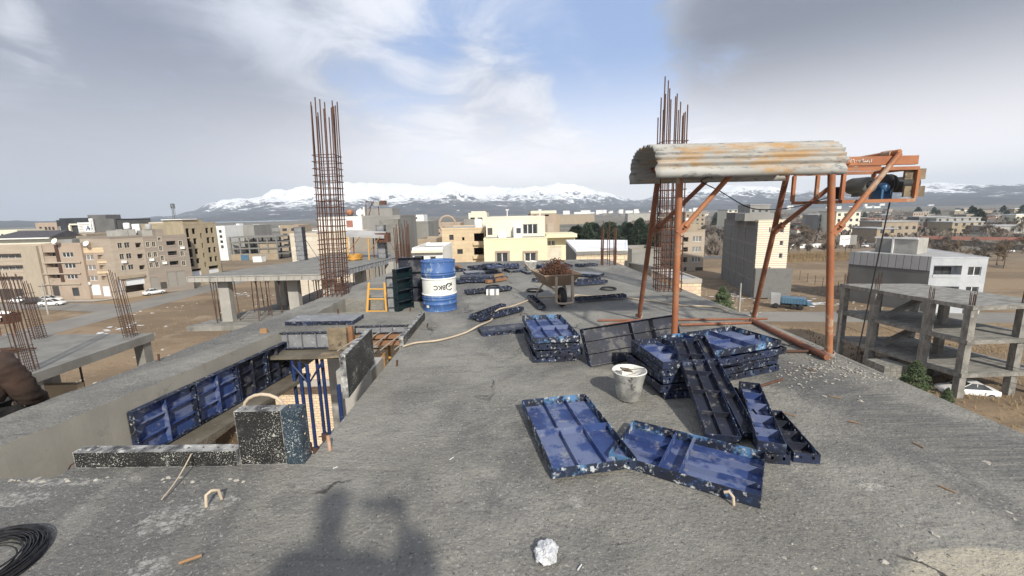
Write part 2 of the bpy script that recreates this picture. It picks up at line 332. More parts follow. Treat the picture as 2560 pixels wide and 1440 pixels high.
gap = addm(bank(1530, 20, .36, .0), mulm(bank(1330, 230, .26, .0), .62), mulm(bank(1040, 290, .26, .0), .5), mulm(bank(1560, 350, .30, .0), .45))
cover = ramp(t, addm(mulm(gap, -.66), mulm(n_big, .75), mulm(n_fine, 1.0)), .34, .80)
light = addm(mulm(n_fine, 1.5), mulm(n_big, .5), mulm(bank(900, 120, .45, .1), .14), mulm(bank(1950, 300, .34, .1), .10), mulm(bank(130, 190, .16, .1), .22), mulm(bank(1330, 110, .3, .05), .20), mulm(bank(1930, 60, .14, .1), .12),
             mulm(bank(2180, 90, .46, .1, 1.5), -.62), mulm(bank(480, 370, .40, .1, 1.7), -.30), mulm(bank(2540, 200, .40, .1), -.30), mulm(bank(200, 470, .40, .1, 1.6), -.08))
cloud = mixc(t, ramp(t, light, .62, 1.42), (.245, .28, .365), (.68, .715, .80))
col_ = mixc(t, cover, mixc(t, .7, sc.outputs[0], (.33, .45, .72)), cloud)
def darkbank(c_, k, colr, *bs):
    "a heavier bank of cloud with a torn edge"
    m_ = addm(*bs); e_ = nn(t, 'ShaderNodeMath', operation='MULTIPLY_ADD'); L(n_fine, e_.inputs[0]); e_.inputs[1].default_value = 1.5; L(m_, e_.inputs[2])
    return mixc(t, mulm(ramp(t, e_.outputs[0], .95, 1.75), k), c_, colr)
col_ = darkbank(col_, .80, (.195, .215, .265), bank(2330, 60, .42, .0, 1.5), mulm(bank(2560, 260, .40, .0), .8), mulm(bank(1960, 30, .26, .0), .5))
col_ = darkbank(col_, .55, (.225, .25, .32), mulm(bank(430, 370, .38, .0, 2.0), 1.0), mulm(bank(60, 60, .25, .0), .6))
col_ = darkbank(col_, .6, (.78, .80, .86), mulm(bank(1290, 110, .22, .0, 1.3), .75), mulm(bank(120, 195, .12, .0), .8), mulm(bank(1010, 60, .2, .0), .6))
hz = ramp(t, sep.outputs[2], .33, .01)
hcol = mixc(t, ramp(t, sep.outputs[0], -.80, -.05), (.50, .515, .56), (1.12, 1.09, 1.09))
col_ = mixc(t, mulm(hz, .95), col_, hcol)
L(col_, bg.inputs['Color']); bg.inputs['Strength'].default_value = 1.0
# ---------------------------------------------------------------- ground, roads, water, mountains
def az_el(px, py):
    d = ray(px, py); return math.atan2(d.x, d.y), math.atan2(d.z, math.hypot(d.x, d.y))
def table(pts):
    tb = sorted(az_el(*p) for p in pts)
    def f(a):
        if a <= tb[0][0]: return tb[0][1]
        for (a0, e0), (a1, e1) in zip(tb, tb[1:]):
            if a <= a1: k = (a-a0)/(a1-a0); k = k*k*(3-2*k); return e0+(e1-e0)*k
        return tb[-1][1]
    return f
def ground_material():
    m, t, b = newmat('dry_ground', .95); v = coords(t, True); L = t.links.new
    k = mixc(t, ramp(t, noi(t, coords(t, True, (.45, 1.4, 1)), .06, 9, .7), .42, .58), (.255, .183, .112), (.17, .12, .072))
    k = mixc(t, ramp(t, noi(t, v, .22, 8, .7), .52, .68), k, (.29, .225, .15))
    k = mixc(t, ramp(t, noi(t, v, .11, 8, .7), .56, .66), k, (.13, .085, .045))
    k = mixc(t, ramp(t, noi(t, v, 1.1, 6, .7), .66, .72), k, (.5, .47, .43))
    ln = nn(t, 'ShaderNodeVectorMath', operation='LENGTH'); L(v, ln.inputs[0])
    far = mixc(t, ramp(t, noi(t, coords(t, True, (.6, 2.2, 1)), .004, 8, .65), .40, .62), (.105, .10, .08), (.20, .175, .14))
    k = mixc(t, ramp(t, ln.outputs['Value'], 120, 330), k, far)
    L(k, b.inputs['Base Color'])
    bp = nn(t, 'ShaderNodeBump'); bp.inputs['Strength'].default_value = .6; bp.inputs['Distance'].default_value = .3
    L(noi(t, v, .8, 9, .7), bp.inputs['Height']); L(bp.outputs[0], b.inputs['Normal'])
    return m
M['ground'] = ground_material()
def strip(name, pts, wd, z, m):
    "a flat strip along a centre line"
    b = MB(); P = [Vector((p[0], p[1], 0)) for p in pts]; Lp = []
    for i, p in enumerate(P):
        d = (P[min(i+1, len(P)-1)]-P[max(i-1, 0)]).normalized(); n = Vector((-d.y, d.x, 0))*wd/2; Lp += [p-n, p+n]
    b.add([(q.x, q.y, z) for q in Lp], [(2*i, 2*i+2, 2*i+3, 2*i+1) for i in range(len(P)-1)])
    o = b.build(name, m); o['kind'] = 'structure'; return o
gb = MB(); gb.quad((-8200, -600, GZ), (8200, -600, GZ), (8200, 7600, GZ), (-8200, 7600, GZ))
gb.build('ground', M['ground'])['kind'] = 'structure'
def g2(px, py): p = G(px, py, GZ); return (p.x, p.y)
strip('road', [(-76, 20), (-76, 60), (-77, 105), (-79, 150), (-80, 230)], 8.5, GZ+.02, 'road_dust')
strip('road', [(-160, 89.5), (-118, 89), (-95, 87.5), (-80, 84)], 6.5, GZ+.04, 'road_dust')
strip('pavement', [(-150, 94.5), (-112, 93.8), (-91, 92.4), (-84.5, 101), (-81.5, 108), (-82.5, 130)], 2.4, GZ+.12, 'pave')
strip('road', [(12, 72), (30, 67), (52, 64.5), (90, 60), (140, 52)], 6.5, GZ+.02, 'road_dust')
strip('road', [(330, 60), (250, 110), (200, 150), (158, 178), (160, 225), (196, 300), (230, 420)], 17, GZ+.03, 'asphalt')
strip('road', [(60, 150), (110, 148), (150, 160)], 9, GZ+.02, 'asphalt')
strip('road_marking', [(330, 60), (250, 110), (200, 150), (158, 178), (160, 225), (196, 300)], .35, GZ+.06, 'white_marble')
lb = MB(); lb.quad((-5200, 1700, GZ+.3), (-1000, 1900, GZ+.3), (-1500, 4300, GZ+.3), (-6500, 4100, GZ+.3))
M['lake'] = mat('lake_water', (.30, .36, .42), rough=.25)
lb.build('lake', 'lake')['kind'] = 'structure'
def mountain_material():
    m, t, b = newmat('snowy_rock', .9); L = t.links.new; ge = nn(t, 'ShaderNodeNewGeometry'); v = ge.outputs['Position']
    sp = nn(t, 'ShaderNodeSeparateXYZ'); L(v, sp.inputs[0]); sn = nn(t, 'ShaderNodeSeparateXYZ'); L(ge.outputs['Normal'], sn.inputs[0])
    rock = mixc(t, ramp(t, noi(t, v, .006, 8), .4, .6), (.075, .073, .08), (.045, .047, .055))
    nz = noi(t, v, .0045, 10, .68)
    m1 = nn(t, 'ShaderNodeMath', operation='MULTIPLY_ADD'); L(nz, m1.inputs[0]); m1.inputs[1].default_value = 420; L(sp.outputs[2], m1.inputs[2])
    m2 = nn(t, 'ShaderNodeMath', operation='MULTIPLY_ADD'); L(sn.outputs[2], m2.inputs[0]); m2.inputs[1].default_value = 260; L(m1.outputs[0], m2.inputs[2])
    nst = noi(t, coords(t, True, (1, 1, .35)), .016, 10, .7)
    m3 = nn(t, 'ShaderNodeMath', operation='MULTIPLY_ADD'); L(nst, m3.inputs[0]); m3.inputs[1].default_value = 520; L(m2.outputs[0], m3.inputs[2])
    k = mixc(t, ramp(t, m3.outputs[0], 815, 885), rock, (.88, .90, .93))
    L(k, b.inputs['Base Color']); return m
M['mountain'] = mountain_material()
SKY_T = table([(-300, 556), (100, 552), (330, 545), (420, 541), (480, 528), (520, 512), (565, 503), (600, 500), (640, 500), (690, 482), (760, 472), (870, 459), (960, 462), (1010, 458), (1080, 466), (1130, 457), (1200, 468),
               (1260, 473), (1330, 466), (1390, 458), (1450, 466), (1510, 480), (1560, 493), (1600, 500), (1660, 488), (1720, 478), (1800, 470), (1850, 468), (1920, 472), (1990, 482), (2100, 474),
               (2200, 470), (2290, 462), (2400, 458), (2500, 460), (2600, 455), (2900, 450)])
FOOT_T = table([(-300, 553), (330, 551), (420, 545), (500, 543), (600, 532), (700, 524), (800, 524), (900, 520), (1000, 512), (1060, 506), (1115, 500), (1170, 506), (1240, 512), (1330, 516), (1500, 519), (1620, 516), (1700, 512), (1820, 508), (1900, 506), (2000, 507), (2150, 503), (2300, 497), (2400, 488), (2500, 484), (2900, 482)])
def mountains():
    NA, NR = 520, 78; A0, A1 = R(-60), R(60); R0_, RF, RM, RE = 2600, 3700, 6200, 7400
    vs = []; zf = 0
    for j in range(NR):
        s = j/(NR-1); r = R0_+(RE-R0_)*s
        for i in range(NA):
            a = A0+(A1-A0)*i/(NA-1); x, y = r*math.sin(a), r*math.cos(a)
            hf = math.tan(FOOT_T(a))*RF+EYE-GZ; hr = math.tan(SKY_T(a))*RM+EYE-GZ
            n1 = noise.ridged_multi_fractal(Vector((x/900, y/900, 3.1)), .9, 2.1, 7, 1.0, 2.0)/2.2
            n2 = noise.fractal(Vector((x/260, y/260, 7.7)), .9, 2.1, 6)
            if r < RF: k = (r-R0_)/(RF-R0_); h = hf*k*k*(3-2*k)
            elif r < RM: k = (r-RF)/(RM-RF); k = k*k*(3-2*k); h = hf+(hr-hf)*(k**1.15)-(hf*.12)*math.sin(math.pi*k)
            else: k = (r-RM)/(RE-RM); h = hr*(1-.55*k)
            kk = min(1, max(0, (r-R0_)/(RF-R0_))); damp = 1-.72*math.exp(-((r-RM)/420)**2)-.4*math.exp(-((r-RF)/300)**2)
            h += kk*damp*((n1-.55)*.75*min(h, 260)+n2*.16*min(h+20, 220))
            vs.append((x, y, GZ-4+max(0, h)))
    fs = [(j*NA+i, j*NA+i+1, (j+1)*NA+i+1, (j+1)*NA+i) for j in range(NR-1) for i in range(NA-1)]
    b = MB(); b.add(vs, fs, 0, True); o = b.build('mountains', M['mountain']); o['kind'] = 'structure'
mountains()
# ---------------------------------------------------------------- buildings
WIN = {}
M['beige_stone_l'] = mat('pale_beige_trim', (.50, .45, .37), rough=.8)
def window_parts(kind, w, h):
    "frame mesh and pane mesh, origin at the lower left of the opening, outside towards -y"
    key = (kind, round(w, 1), round(h, 1)); w, h = max(.3, key[1]), max(.3, key[2])
    if key in WIN: return WIN[key]
    f = MB(); p = MB(); fm = 'beige_stone_l' if kind == 'W' else 'frame_w' if kind in 'wcb' else 'dark'
    if kind == 'W':
        for a in ((-.10, 0, -.10, h+.10), (w, w+.10, -.10, h+.10)): f.box(a[0], a[1], -.05, .1, a[2], a[3])
        f.box(0, w, -.05, .1, -.10, 0); f.box(0, w, -.05, .1, h, h+.10)
    y0, y1 = (.12, .2)
    if kind == 'W': y0, y1 = .14, .2
    e = .07
    f.box(.004, e, y0, y1, .004, h-.004); f.box(w-e, w-.004, y0, y1, .004, h-.004); f.box(e, w-e, y0, y1, .004, e); f.box(e, w-e, y0, y1, h-e, h-.004)
    n = 1 if w < .9 else (2 if w < 1.9 else 3 if w < 2.8 else 4)
    if kind in 'wcb':
        for i in range(1, n): f.box(w*i/n-.05, w*i/n+.05, y0-.01, y1+.01, e, h-e)
    p.quad((e, y1-.02, e), (w-e, y1-.02, e), (w-e, y1-.02, h-e), (e, y1-.02, h-e))
    if kind == 'W' or kind == 'd': f.box(w/2-.03, w/2+.03, y0-.01, y1+.01, e, h-e, 0)
    WIN[key] = (f.mesh('window', [fm]), p.mesh('pane', 'curtain' if kind == 'c' else 'glass')); return WIN[key]
ROW = 'apartment blocks along the left street'
class Bld:
    def __init__(s, name, label, A, B, wall, cat='building', group=None, depth=10, side=None, base=GZ-.5, parapet=.35, back=None, roof='roof_grey', cap=None, plain=False):
        "A, B: (pixel x, pixel y of the roof edge, depth) of the two ends of the front"
        a, b = D(*A), D(*B); s.top = (a.z+b.z)/2; s.a = Vector((a.x, a.y, 0)); s.b = Vector((b.x, b.y, 0)); s.base = base; s.parapet = parapet; s.plain = plain
        s.u = (s.b-s.a).normalized(); s.w = (s.b-s.a).length; s.n = Vector((-s.u.y, s.u.x, 0)); s.h = s.top-base; s.wall, s.side, s.roof, s.cap = wall, side or wall, roof, cap or wall
        s.o = thing(name, label, cat, (s.a.x, s.a.y, base), math.atan2(s.u.y, s.u.x), group); s.holes = []
        loc = lambda p: ((Vector((p[0], p[1], 0))-s.a).dot(s.u), (Vector((p[0], p[1], 0))-s.a).dot(s.n))
        s.back = [loc(p) for p in back] if back else [(s.w, depth), (0, depth)]
    def uv(s, px, py, y=0):
        d = ray(px, py); o = Vector((0, 0, EYE)); t_ = ((s.a+s.n*y)-o).dot(s.n)/d.dot(s.n); p = o+d*t_
        return (p-s.a).dot(s.u), p.z-s.base
    def hole(s, x0, y0, x1, y1, kind):
        cx, cy = (x0+x1)/2, (y0+y1)/2; u0, u1 = s.uv(x0, cy)[0], s.uv(x1, cy)[0]; z1, z0 = s.uv(cx, y0)[1], s.uv(cx, y1)[1]
        u0, u1 = max(.05, u0), min(s.w-.05, u1); z0, z1 = max(.3, z0), min(s.h-.05, z1)
        if u1-u0 > .1 and z1-z0 > .1:
            for a in s.holes:
                if u0 < a[1] and a[0] < u1 and z0 < a[3] and a[2] < z1: return
            s.holes.append((u0, u1, z0, z1, kind))
    def grid(s, cols, rows, kind, ref=None):
        "cols: pixel spans read on the first row; rows: pixel spans read at column ref"
        y = (rows[0][0]+rows[0][1])/2; rx = ref or (cols[0][0]+cols[0][1])/2
        us = [(s.uv(a, y)[0], s.uv(b, y)[0]) for a, b in cols]
        for r0, r1 in rows:
            z1, z0 = s.uv(rx, r0)[1], s.uv(rx, r1)[1]
            for u0, u1 in us:
                u0, u1 = max(.05, u0), min(s.w-.05, u1); z0_, z1_ = max(.3, z0), min(s.h-.05, z1)
                if u1-u0 < .1 or z1_-z0_ < .1 or any(u0 < a[1] and a[0] < u1 and z0_ < a[3] and a[2] < z1_ for a in s.holes): continue
                s.holes.append((u0, u1, z0_, z1_, kind))
    def done(s):
        b = MB(); H = s.h
        xs = sorted({0, s.w} | {x for h in s.holes for x in h[:2]}); zs = sorted({0, H} | {z for h in s.holes for z in h[2:4]})
        for x0, x1 in zip(xs, xs[1:]):
            for z0, z1 in zip(zs, zs[1:]):
                cx, cz = (x0+x1)/2, (z0+z1)/2
                if x1-x0 < 1e-5 or z1-z0 < 1e-5 or any(h[0] < cx < h[1] and h[2] < cz < h[3] for h in s.holes): continue
                b.quad((x0, 0, z0), (x1, 0, z0), (x1, 0, z1), (x0, 0, z1))
        for (u0, u1, z0, z1, k) in s.holes:
            d = {'b': 1.3, 'o': .35, 's': .2, 'S': .2, 'g': .25, 'B': 1.3}.get(k, .22)
            b.quad((u0, 0, z0), (u0, d, z0), (u1, d, z0), (u1, 0, z0)); b.quad((u0, 0, z1), (u1, 0, z1), (u1, d, z1), (u0, d, z1))
            b.quad((u0, 0, z0), (u0, 0, z1), (u0, d, z1), (u0, d, z0)); b.quad((u1, 0, z0), (u1, d, z0), (u1, d, z1), (u1, 0, z1))
            if k in 'bB': b.quad((u0, d, z0), (u1, d, z0), (u1, d, z1), (u0, d, z1))
        c, e = s.back; P = [(0, 0), (s.w, 0), c, e]
        for i, (p, q) in enumerate(((P[1], P[2]), (P[2], P[3]), (P[3], P[0]))): b.quad((*p, 0), (*q, 0), (*q, H), (*p, H), 1)
        b.add([(p[0], p[1], H-.02) for p in P], [(0, 1, 2, 3)], 2)
        for fl in range(1, int(H/3.2)): b.add([(p[0]*.98+.05, .36+p[1]*.97, fl*3.2) for p in P], [(0, 1, 2, 3)], 2)
        b.build('wall', [s.wall, s.side, s.roof], s.o)
        if s.parapet:
            q = MB(); pp = s.parapet; ctr = Vector((sum(p[0] for p in P)/4, sum(p[1] for p in P)/4))
            O = [Vector(p)+(Vector(p)-ctr).normalized()*.04 for p in P]; I = [Vector(p)-(Vector(p)-ctr).normalized()*.3 for p in P]
            for i in range(4):
                j = (i+1) % 4; vs = [(*O[i], H-.15), (*O[j], H-.15), (*I[j], H-.15), (*I[i], H-.15), (*O[i], H+pp), (*O[j], H+pp), (*I[j], H+pp), (*I[i], H+pp)]
                q.add(vs, [(0, 1, 5, 4), (2, 3, 7, 6), (4, 5, 6, 7), (3, 2, 1, 0)])
            q.build('parapet', s.cap, s.o)
        for hi_, (u0, u1, z0, z1, k) in enumerate(s.holes):
            w_, h_ = u1-u0, z1-z0
            if s.o.get('group') == ROW and k in 'wWcd' and hi_ % 5 == 2 and z0 > 3.5:
                r = MB(); r.box(u0+.1, u0+.95, -.42, -.06, z0-.85, z0-.25); r.build('air_conditioner', 'white', s.o); r = MB(); r.tube([(u0+.5, -.05, z0-.9), (u0+.5, -.05, max(.5, z0-3.4))], .04, 5); r.build('drain_pipe', 'conc_light', s.o)
            if k in 'wWdc':
                f, p = window_parts(k, w_, h_); o = link('window', f, s.o); o.location = (u0, 0, z0); o.scale = (w_/max(.3, round(w_, 1)), 1, h_/max(.3, round(h_, 1))); link('pane', p, o)
            elif k in 'bB':
                f, p = window_parts('c' if k == 'b' else 'd', w_*.6, h_*.8); o = link('window', f, s.o); o.location = (u0+w_*.25, 1.05, z0+.01); link('pane', p, o)
                r = MB(); r.box(u0+.003, u1-.003, -.06, .06, z0-.12, z0+min(.9, h_*(.36 if k == 'b' else .2))); r.build('balcony_wall', s.wall, s.o)
            elif k in 'sS': r = MB(); r.box(u0+.003, u1-.003, .1, .16, z0, z1-.003); r.build('shutter', 'shut_w' if k == 'S' else 'shut_g', s.o)
            elif k == 'g': r = MB(); r.box(u0+.003, u1-.003, .12, .18, z0, z1-.003); r.build('gate', 'gate', s.o)
        return s
    def box(s, name, mats, x0, y0, x1, y1, d0, d1, back=0):
        "a box on or in front of the facade: pixel rectangle, from depth d0 to d1 behind it"
        cx, cy = (x0+x1)/2, (y0+y1)/2; u0, u1 = s.uv(x0, cy, d0)[0], s.uv(x1, cy, d0)[0]; z1, z0 = s.uv(cx, y0, d0)[1], s.uv(cx, y1, d0)[1]
        b = MB(); b.box(u0, u1, d0, d1, z0, z1); return b.build(name, mats, s.o)
def absorb(host, add):
    "hang the parts of one block under another thing"
    wm = lambda B: Matrix.Translation((B.a.x, B.a.y, B.base)) @ Matrix.Rotation(math.atan2(B.u.y, B.u.x), 4, 'Z')
    k = wm(host).inverted() @ wm(add)
    for c in list(add.o.children): c.parent = host.o; c.matrix_local = k @ c.matrix_local.copy() if False else k @ Matrix.LocRotScale(c.location, c.rotation_euler, c.scale)
    bpy.data.objects.remove(add.o)
def rows(y0, h, step, n): return [(y0+i*step, y0+i*step+h) for i in range(n)]
b = Bld('apartment_building', 'beige block with long balconies and a dark sloped rooftop shed, leftmost in the street', (-70, 616, 95), (103, 615, 95), 'beige_stone', group=ROW, side='beige_wall', depth=14)
for y0, y1 in ((635, 652), (664, 681), (692, 708)): b.hole(-60, y0, 59, y1, 'b')
b.hole(0, 722, 34, 750, 'g'); b.hole(36, 722, 60, 748, 'g'); b.done()
b.box('wall_panel', 'beige_wall', 62, 615, 103, 745, -.5, -.02)
q = MB(); q.box(.5, b.w-1, 3, 9, b.h-.01, b.h+1.6); q.build('rooftop_room', 'cream_w', b.o)
q = MB(); W = b.w; q.add([(1, 2, b.h+1.62), (W, 2, b.h+1.62), (W, 10, b.h+1.62), (1, 10, b.h+1.62), (3, 7, b.h+3.1), (W-.6, 7, b.h+3.1)], [(0, 1, 5, 4), (1, 2, 5), (2, 3, 4, 5), (3, 0, 4), (3, 2, 1, 0)]); q.build('roof', 'roof_dark', b.o)
q = MB(); q.box(.8, W+.1, 1.75, 1.98, b.h+1.4, b.h+1.65); q.build('gutter', 'white', b.o)
b = Bld('apartment_building', 'pinkish apartment block with a brown stair strip between balconies and white triple windows', (104, 612, 95), (201, 612, 95), 'pink', group=ROW, depth=14)
rr = [(631, 643), (659, 671), (687, 698)]
b.grid([(109, 142)], rr, 'B', 125); b.grid([(155, 183)], rr, 'w', 168); b.hole(116, 717, 126, 740, 'g'); b.hole(132, 715, 149, 740, 'g'); b.hole(181, 719, 198, 740, 'd'); b.done()
b.box('stair_strip', 'rust_dark', 143.5, 612, 152, 705, -.12, -.01)
for yy in (655, 683, 709): b.box('cornice', 'beige_stone', 105, yy, 200, yy+3, -.3, -.01)
b.box('rooftop_room', 'plaster', 110, 599, 180, 612, 4, 9)
b = Bld('apartment_building', 'ochre block with a patterned stone band under its roof and white shutters', (201, 623, 95.5), (276, 623, 95.5), 'pink', group=ROW, depth=14, cap='stone')
rr = [(637, 650), (663, 675), (690, 702)]
b.grid([(205, 234)], rr, 'c', 219); b.grid([(244, 277)], rr, 'B', 260); b.hole(213, 711, 251, 738, 'S'); b.hole(257, 715, 275, 741, 'S'); b.done()
b.box('stone_band', 'stone', 203, 625, 275, 632, -.1, -.01); b.box('rooftop_room', 'plaster_dark', 200, 611, 272, 622, 2, 10)
for yy in (652, 678): b.box('stone_band', 'stone', 243, yy, 277, yy+6, -.25, -.01)
b = Bld('apartment_building', 'light beige apartment block with white framed windows above an open shop', (274, 594, 94), (356, 593, 99.5), 'beige_stone', group=ROW, depth=13, cap='grey_stone')
rr = [(607, 621), (635, 649), (664, 677)]
b.grid([(294, 306), (311, 325)], rr, 'W', 300); b.grid([(339, 354)], rr, 'B', 346); b.hole(285, 700, 306, 737, 'S'); b.hole(314, 712, 362, 729, 'o'); b.hole(314, 696, 362, 712, 'S'); b.done()
b.box('shop_fascia', 'tan', 300, 688, 362, 695, -.5, -.01)
for x0, x1, y0 in ((296, 320, 576), (321, 340, 573)): b.box('rooftop_room', 'conc_light', x0, y0, x1, 594, 3, 8)
b = Bld('apartment_building', 'grey brown striped apartment block with staggered stair windows and big grey shutters', (356, 593, 99.5), (466, 590, 106), 'grey_stone', group=ROW, depth=13)
rr = [(605, 618), (631, 644), (657, 670)]
b.grid([(365, 374), (380, 389)], rr, 'W', 370); b.grid([(398, 406)], [(615, 627), (640, 652), (590.5, 602)], 'W', 402); b.grid([(416, 439)], [(602.5, 615), (628, 640), (653, 665)], 'B', 428); b.grid([(447, 456)], [(602, 614), (628, 640), (653, 665)], 'W', 451)
b.hole(366, 694, 397, 724, 's'); b.hole(402, 705, 418, 722, 'g'); b.hole(420, 679, 441, 717, 's'); b.hole(443, 677, 464, 714, 's'); b.done()
b.box('stair_tower', 'grey_stone', 389, 572, 409, 595, -.02, 4); b.box('rooftop_room', 'conc_light', 355, 576, 388, 594, 3, 8)
b = Bld('apartment_building', 'block with a cream patterned stone upper wall behind the grey brown striped block', (372, 559, 118), (459, 557, 122), 'stone_pale', group=ROW, depth=14); b.done(); b.box('rooftop_room', 'conc_light', 408, 548, 452, 558, 2, 8); b.box('rooftop_room', 'white', 330, 560, 349, 582, -3, 3)
b = Bld('building_shell', 'raw brick six storey shell with unglazed black openings', (457, 560, 108), (538, 558, 117), 'shell', group=ROW, depth=13, parapet=.3)
rr = [(571, 585), (596, 611), (622, 636), (647, 660)]
b.grid([(480, 489), (514, 522), (527, 534)], rr, 'o', 484); b.grid([(465, 474)], [(571, 593), (596.5, 619), (622.5, 644), (647.5, 668)], 'o', 469); b.grid([(501, 505.5)], [(583, 596), (608, 620), (633, 645), (657, 669)], 'o', 503)
b.hole(480, 672, 504, 677, 'o'); b.hole(479, 678, 504, 690, 'S'); b.hole(522, 664, 547, 671, 'o'); b.hole(522, 672, 547, 682, 'S'); b.done()
b.box('stair_tower', 'shell', 456, 549, 505, 560, 0.02, 6); b.box('roof_slab', 'white', 454, 547, 492, 549, -.4, 6)
b = Bld('apartment_building', 'narrow white block with four small windows beside the raw brick shell', (540, 567, 178), (561, 567, 178), 'white', group=ROW, depth=12); b.grid([(547, 554)], rows(575, 7, 13, 4), 'd', 550); b.done()
b = Bld('apartment_building', 'blank grey plaster block behind the open concrete frame', (555, 566, 190), (634, 566, 190), 'plaster', group=ROW, depth=14); b.done(); b.box('rooftop_room', 'white', 590, 559, 598, 566, 2, 5)
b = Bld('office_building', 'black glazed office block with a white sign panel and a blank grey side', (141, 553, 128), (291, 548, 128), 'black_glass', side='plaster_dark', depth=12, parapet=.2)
b.hole(143, 566, 153, 577, 'w'); b.hole(178, 565, 195, 586, 'd'); b.done()
b.box('upper_floor', 'black_glass', 148, 545, 223, 556, .5, 10); b.box('end_wall', 'plaster_dark', 229, 547, 291, 625, -.6, -.02); b.box('stair_tower', 'plaster_dark', 219, 537, 264, 548, 1, 6)
b.box('frame_band', 'cream_w', 172, 559, 197, 563, -.5, -.02); b.box('frame_band', 'cream_w', 172, 563.2, 177, 586, -.5, -.02)
sg = b.box('sign_panel', 'white', 195, 556, 229, 581, -.9, -.62); b.box('sign_panel', 'white', 224, 546, 233, 581, -1.25, -.92)
u0, z0 = b.uv(228.8, 549, -1.3)
for i, ch in enumerate('VIRAG'):
    me = text_mesh(ch, .95); me.materials.append(M['paint_mark']); u_, z_ = b.uv(227.5+i*.9, 554+i*5.6, -1.27)
    link('lettering', me, b.o, Matrix.Translation((u_, -1.27, z_)) @ Matrix.Rotation(R(90), 4, 'X'))
q = MB(); u_, z_ = b.uv(221, 571, -.93)
for a in (((-.7, -.6), (0, .8)), ((0, .8), (.25, -.6)), ((-.35, -.1), (.8, -.1)), ((.1, .3), (.8, -.6))): q.beam((u_+a[0][0], -.93, z_+a[0][1]), (u_+a[1][0], -.93, z_+a[1][1]), .22, .03, (0, 1, 0))
q.build('logo', 'blue_mark', b.o)
for i in range(5):
    q = MB(); u0, z0 = b.uv(197.5, 562+i*4, -.93); u1, _ = b.uv((224, 208, 208, 209, 216)[i], 562+i*4, -.93); q.box(u0, u1, -.94, -.92, z0-.07, z0+.07); q.build('lettering', 'shut_g', b.o)
def frame_building(name, label, foot, levels, base, cols_, mt='conc_stain', beam=.35, group=None, cw=.45):
    c = sum((Vector((p[0], p[1])) for p in foot), Vector((0, 0)))/len(foot); o = thing(name, label, 'concrete frame', (c.x, c.y, base), 0, group); P = [(p[0]-c.x, p[1]-c.y) for p in foot]
    for z in levels: q = MB(); q.prism(P, z-base-beam, z-base); q.build('floor_slab', mt, o)
    lv = [base]+sorted(levels)
    for z0, z1 in zip(lv, lv[1:]):
        for x, y in cols_: q = MB(); q.box(x-c.x-cw/2, x-c.x+cw/2, y-c.y-cw/2, y-c.y+cw/2, z0-base, z1-base-beam-.002); q.build('column', mt, o)
    return o, c
def pp(px, py, Y): p = D(px, py, Y); return p
a0, a1 = pp(571, 600, 177), pp(692, 600, 177); lv = [D(600, y, 177).z for y in (635, 620.5, 606, 592)]
ft = [(a0.x, a0.y), (a1.x, a1.y), (a1.x+2, a1.y+11), (a0.x+2, a0.y+11)]
fo, fc = frame_building('concrete_frame', 'unfinished concrete frame of four floors with a blue metal gate at its foot', ft, lv, GZ, [(a0.x+.4+i*(a1.x-a0.x-.8)/5, a0.y+.4+k*10) for i in range(6) for k in (0, 1)], 'conc', .5, cw=.5)
q = MB(); q.box(1.2, a1.x-fc.x-.3, -5, -4.8, lv[0]-GZ, lv[2]-GZ-.1); q.build('brick_infill', 'tan', fo)
q = MB(); q.box(a0.x-fc.x+.3, a1.x-fc.x-.3, -5.6, -5.4, 0, lv[0]-GZ-.1); q.build('brick_infill', 'dirt_wall', fo)
u = D(580, 645, 171).x; u1 = D(600, 645, 171).x; q = MB(); q.box(u-fc.x, u1-fc.x, -5.9, -5.65, 0, 2.3); q.build('metal_gate', 'blue_sheet', fo)
bx = thing('site_cabin', 'white site cabin beside the blue gate on the brown plot', 'cabin', (D(632, 650, 168).x, 168, GZ)); q = MB(); w_ = D(654, 650, 168).x-D(632, 650, 168).x; q.box(0, w_, 0, 3, 0, 2.3); q.build('body', 'white', bx); q = MB(); q.box(-.1, w_+.1, -.1, 3.1, 2.31, 2.4); q.build('roof', 'roof_grey', bx)
b = Bld('apartment_building', 'tan block with three rows of windows beyond the cream clad wall', (699, 564, 215), (746, 565, 215), 'tan', depth=14); b.grid([(706, 717), (728, 736)], rows(571, 7, 13, 4), 'd', 711); b.done()
for lab, A_, B_, m_ in (('long low grey house with snow on its roof behind the beige balcony block', (43, 582, 135), (112, 582, 135), 'plaster'), ('cream house at the left edge below the lake', (-30, 578, 150), (43, 577, 150), 'cream_w'),
                        ('low grey house with snow on its roof in front of the office block', (113, 581, 134), (170, 580, 134), 'plaster'), ('brown house with an overhanging roof left of the office block', (88, 560, 160), (141, 558, 160), 'pink'),
                        ('tan low house with small dark windows above the pinkish block', (104, 590, 112), (216, 589, 112), 'tan'), ('dark plaster house above the ochre block', (158, 597, 112), (272, 599, 112), 'plaster_dark')):
    b = Bld('house', lab, A_, B_, m_, depth=9, roof='snow' if 'snow' in lab else 'roof_grey', cap='snow' if 'snow' in lab else None, cat='house')
    x0, x1, y = A_[0], B_[0], A_[1]
    for k in (.2, .45, .62, .8): b.hole(x0+(x1-x0)*k, y+7, x0+(x1-x0)*k+6, y+15, 'd')
    b.done()
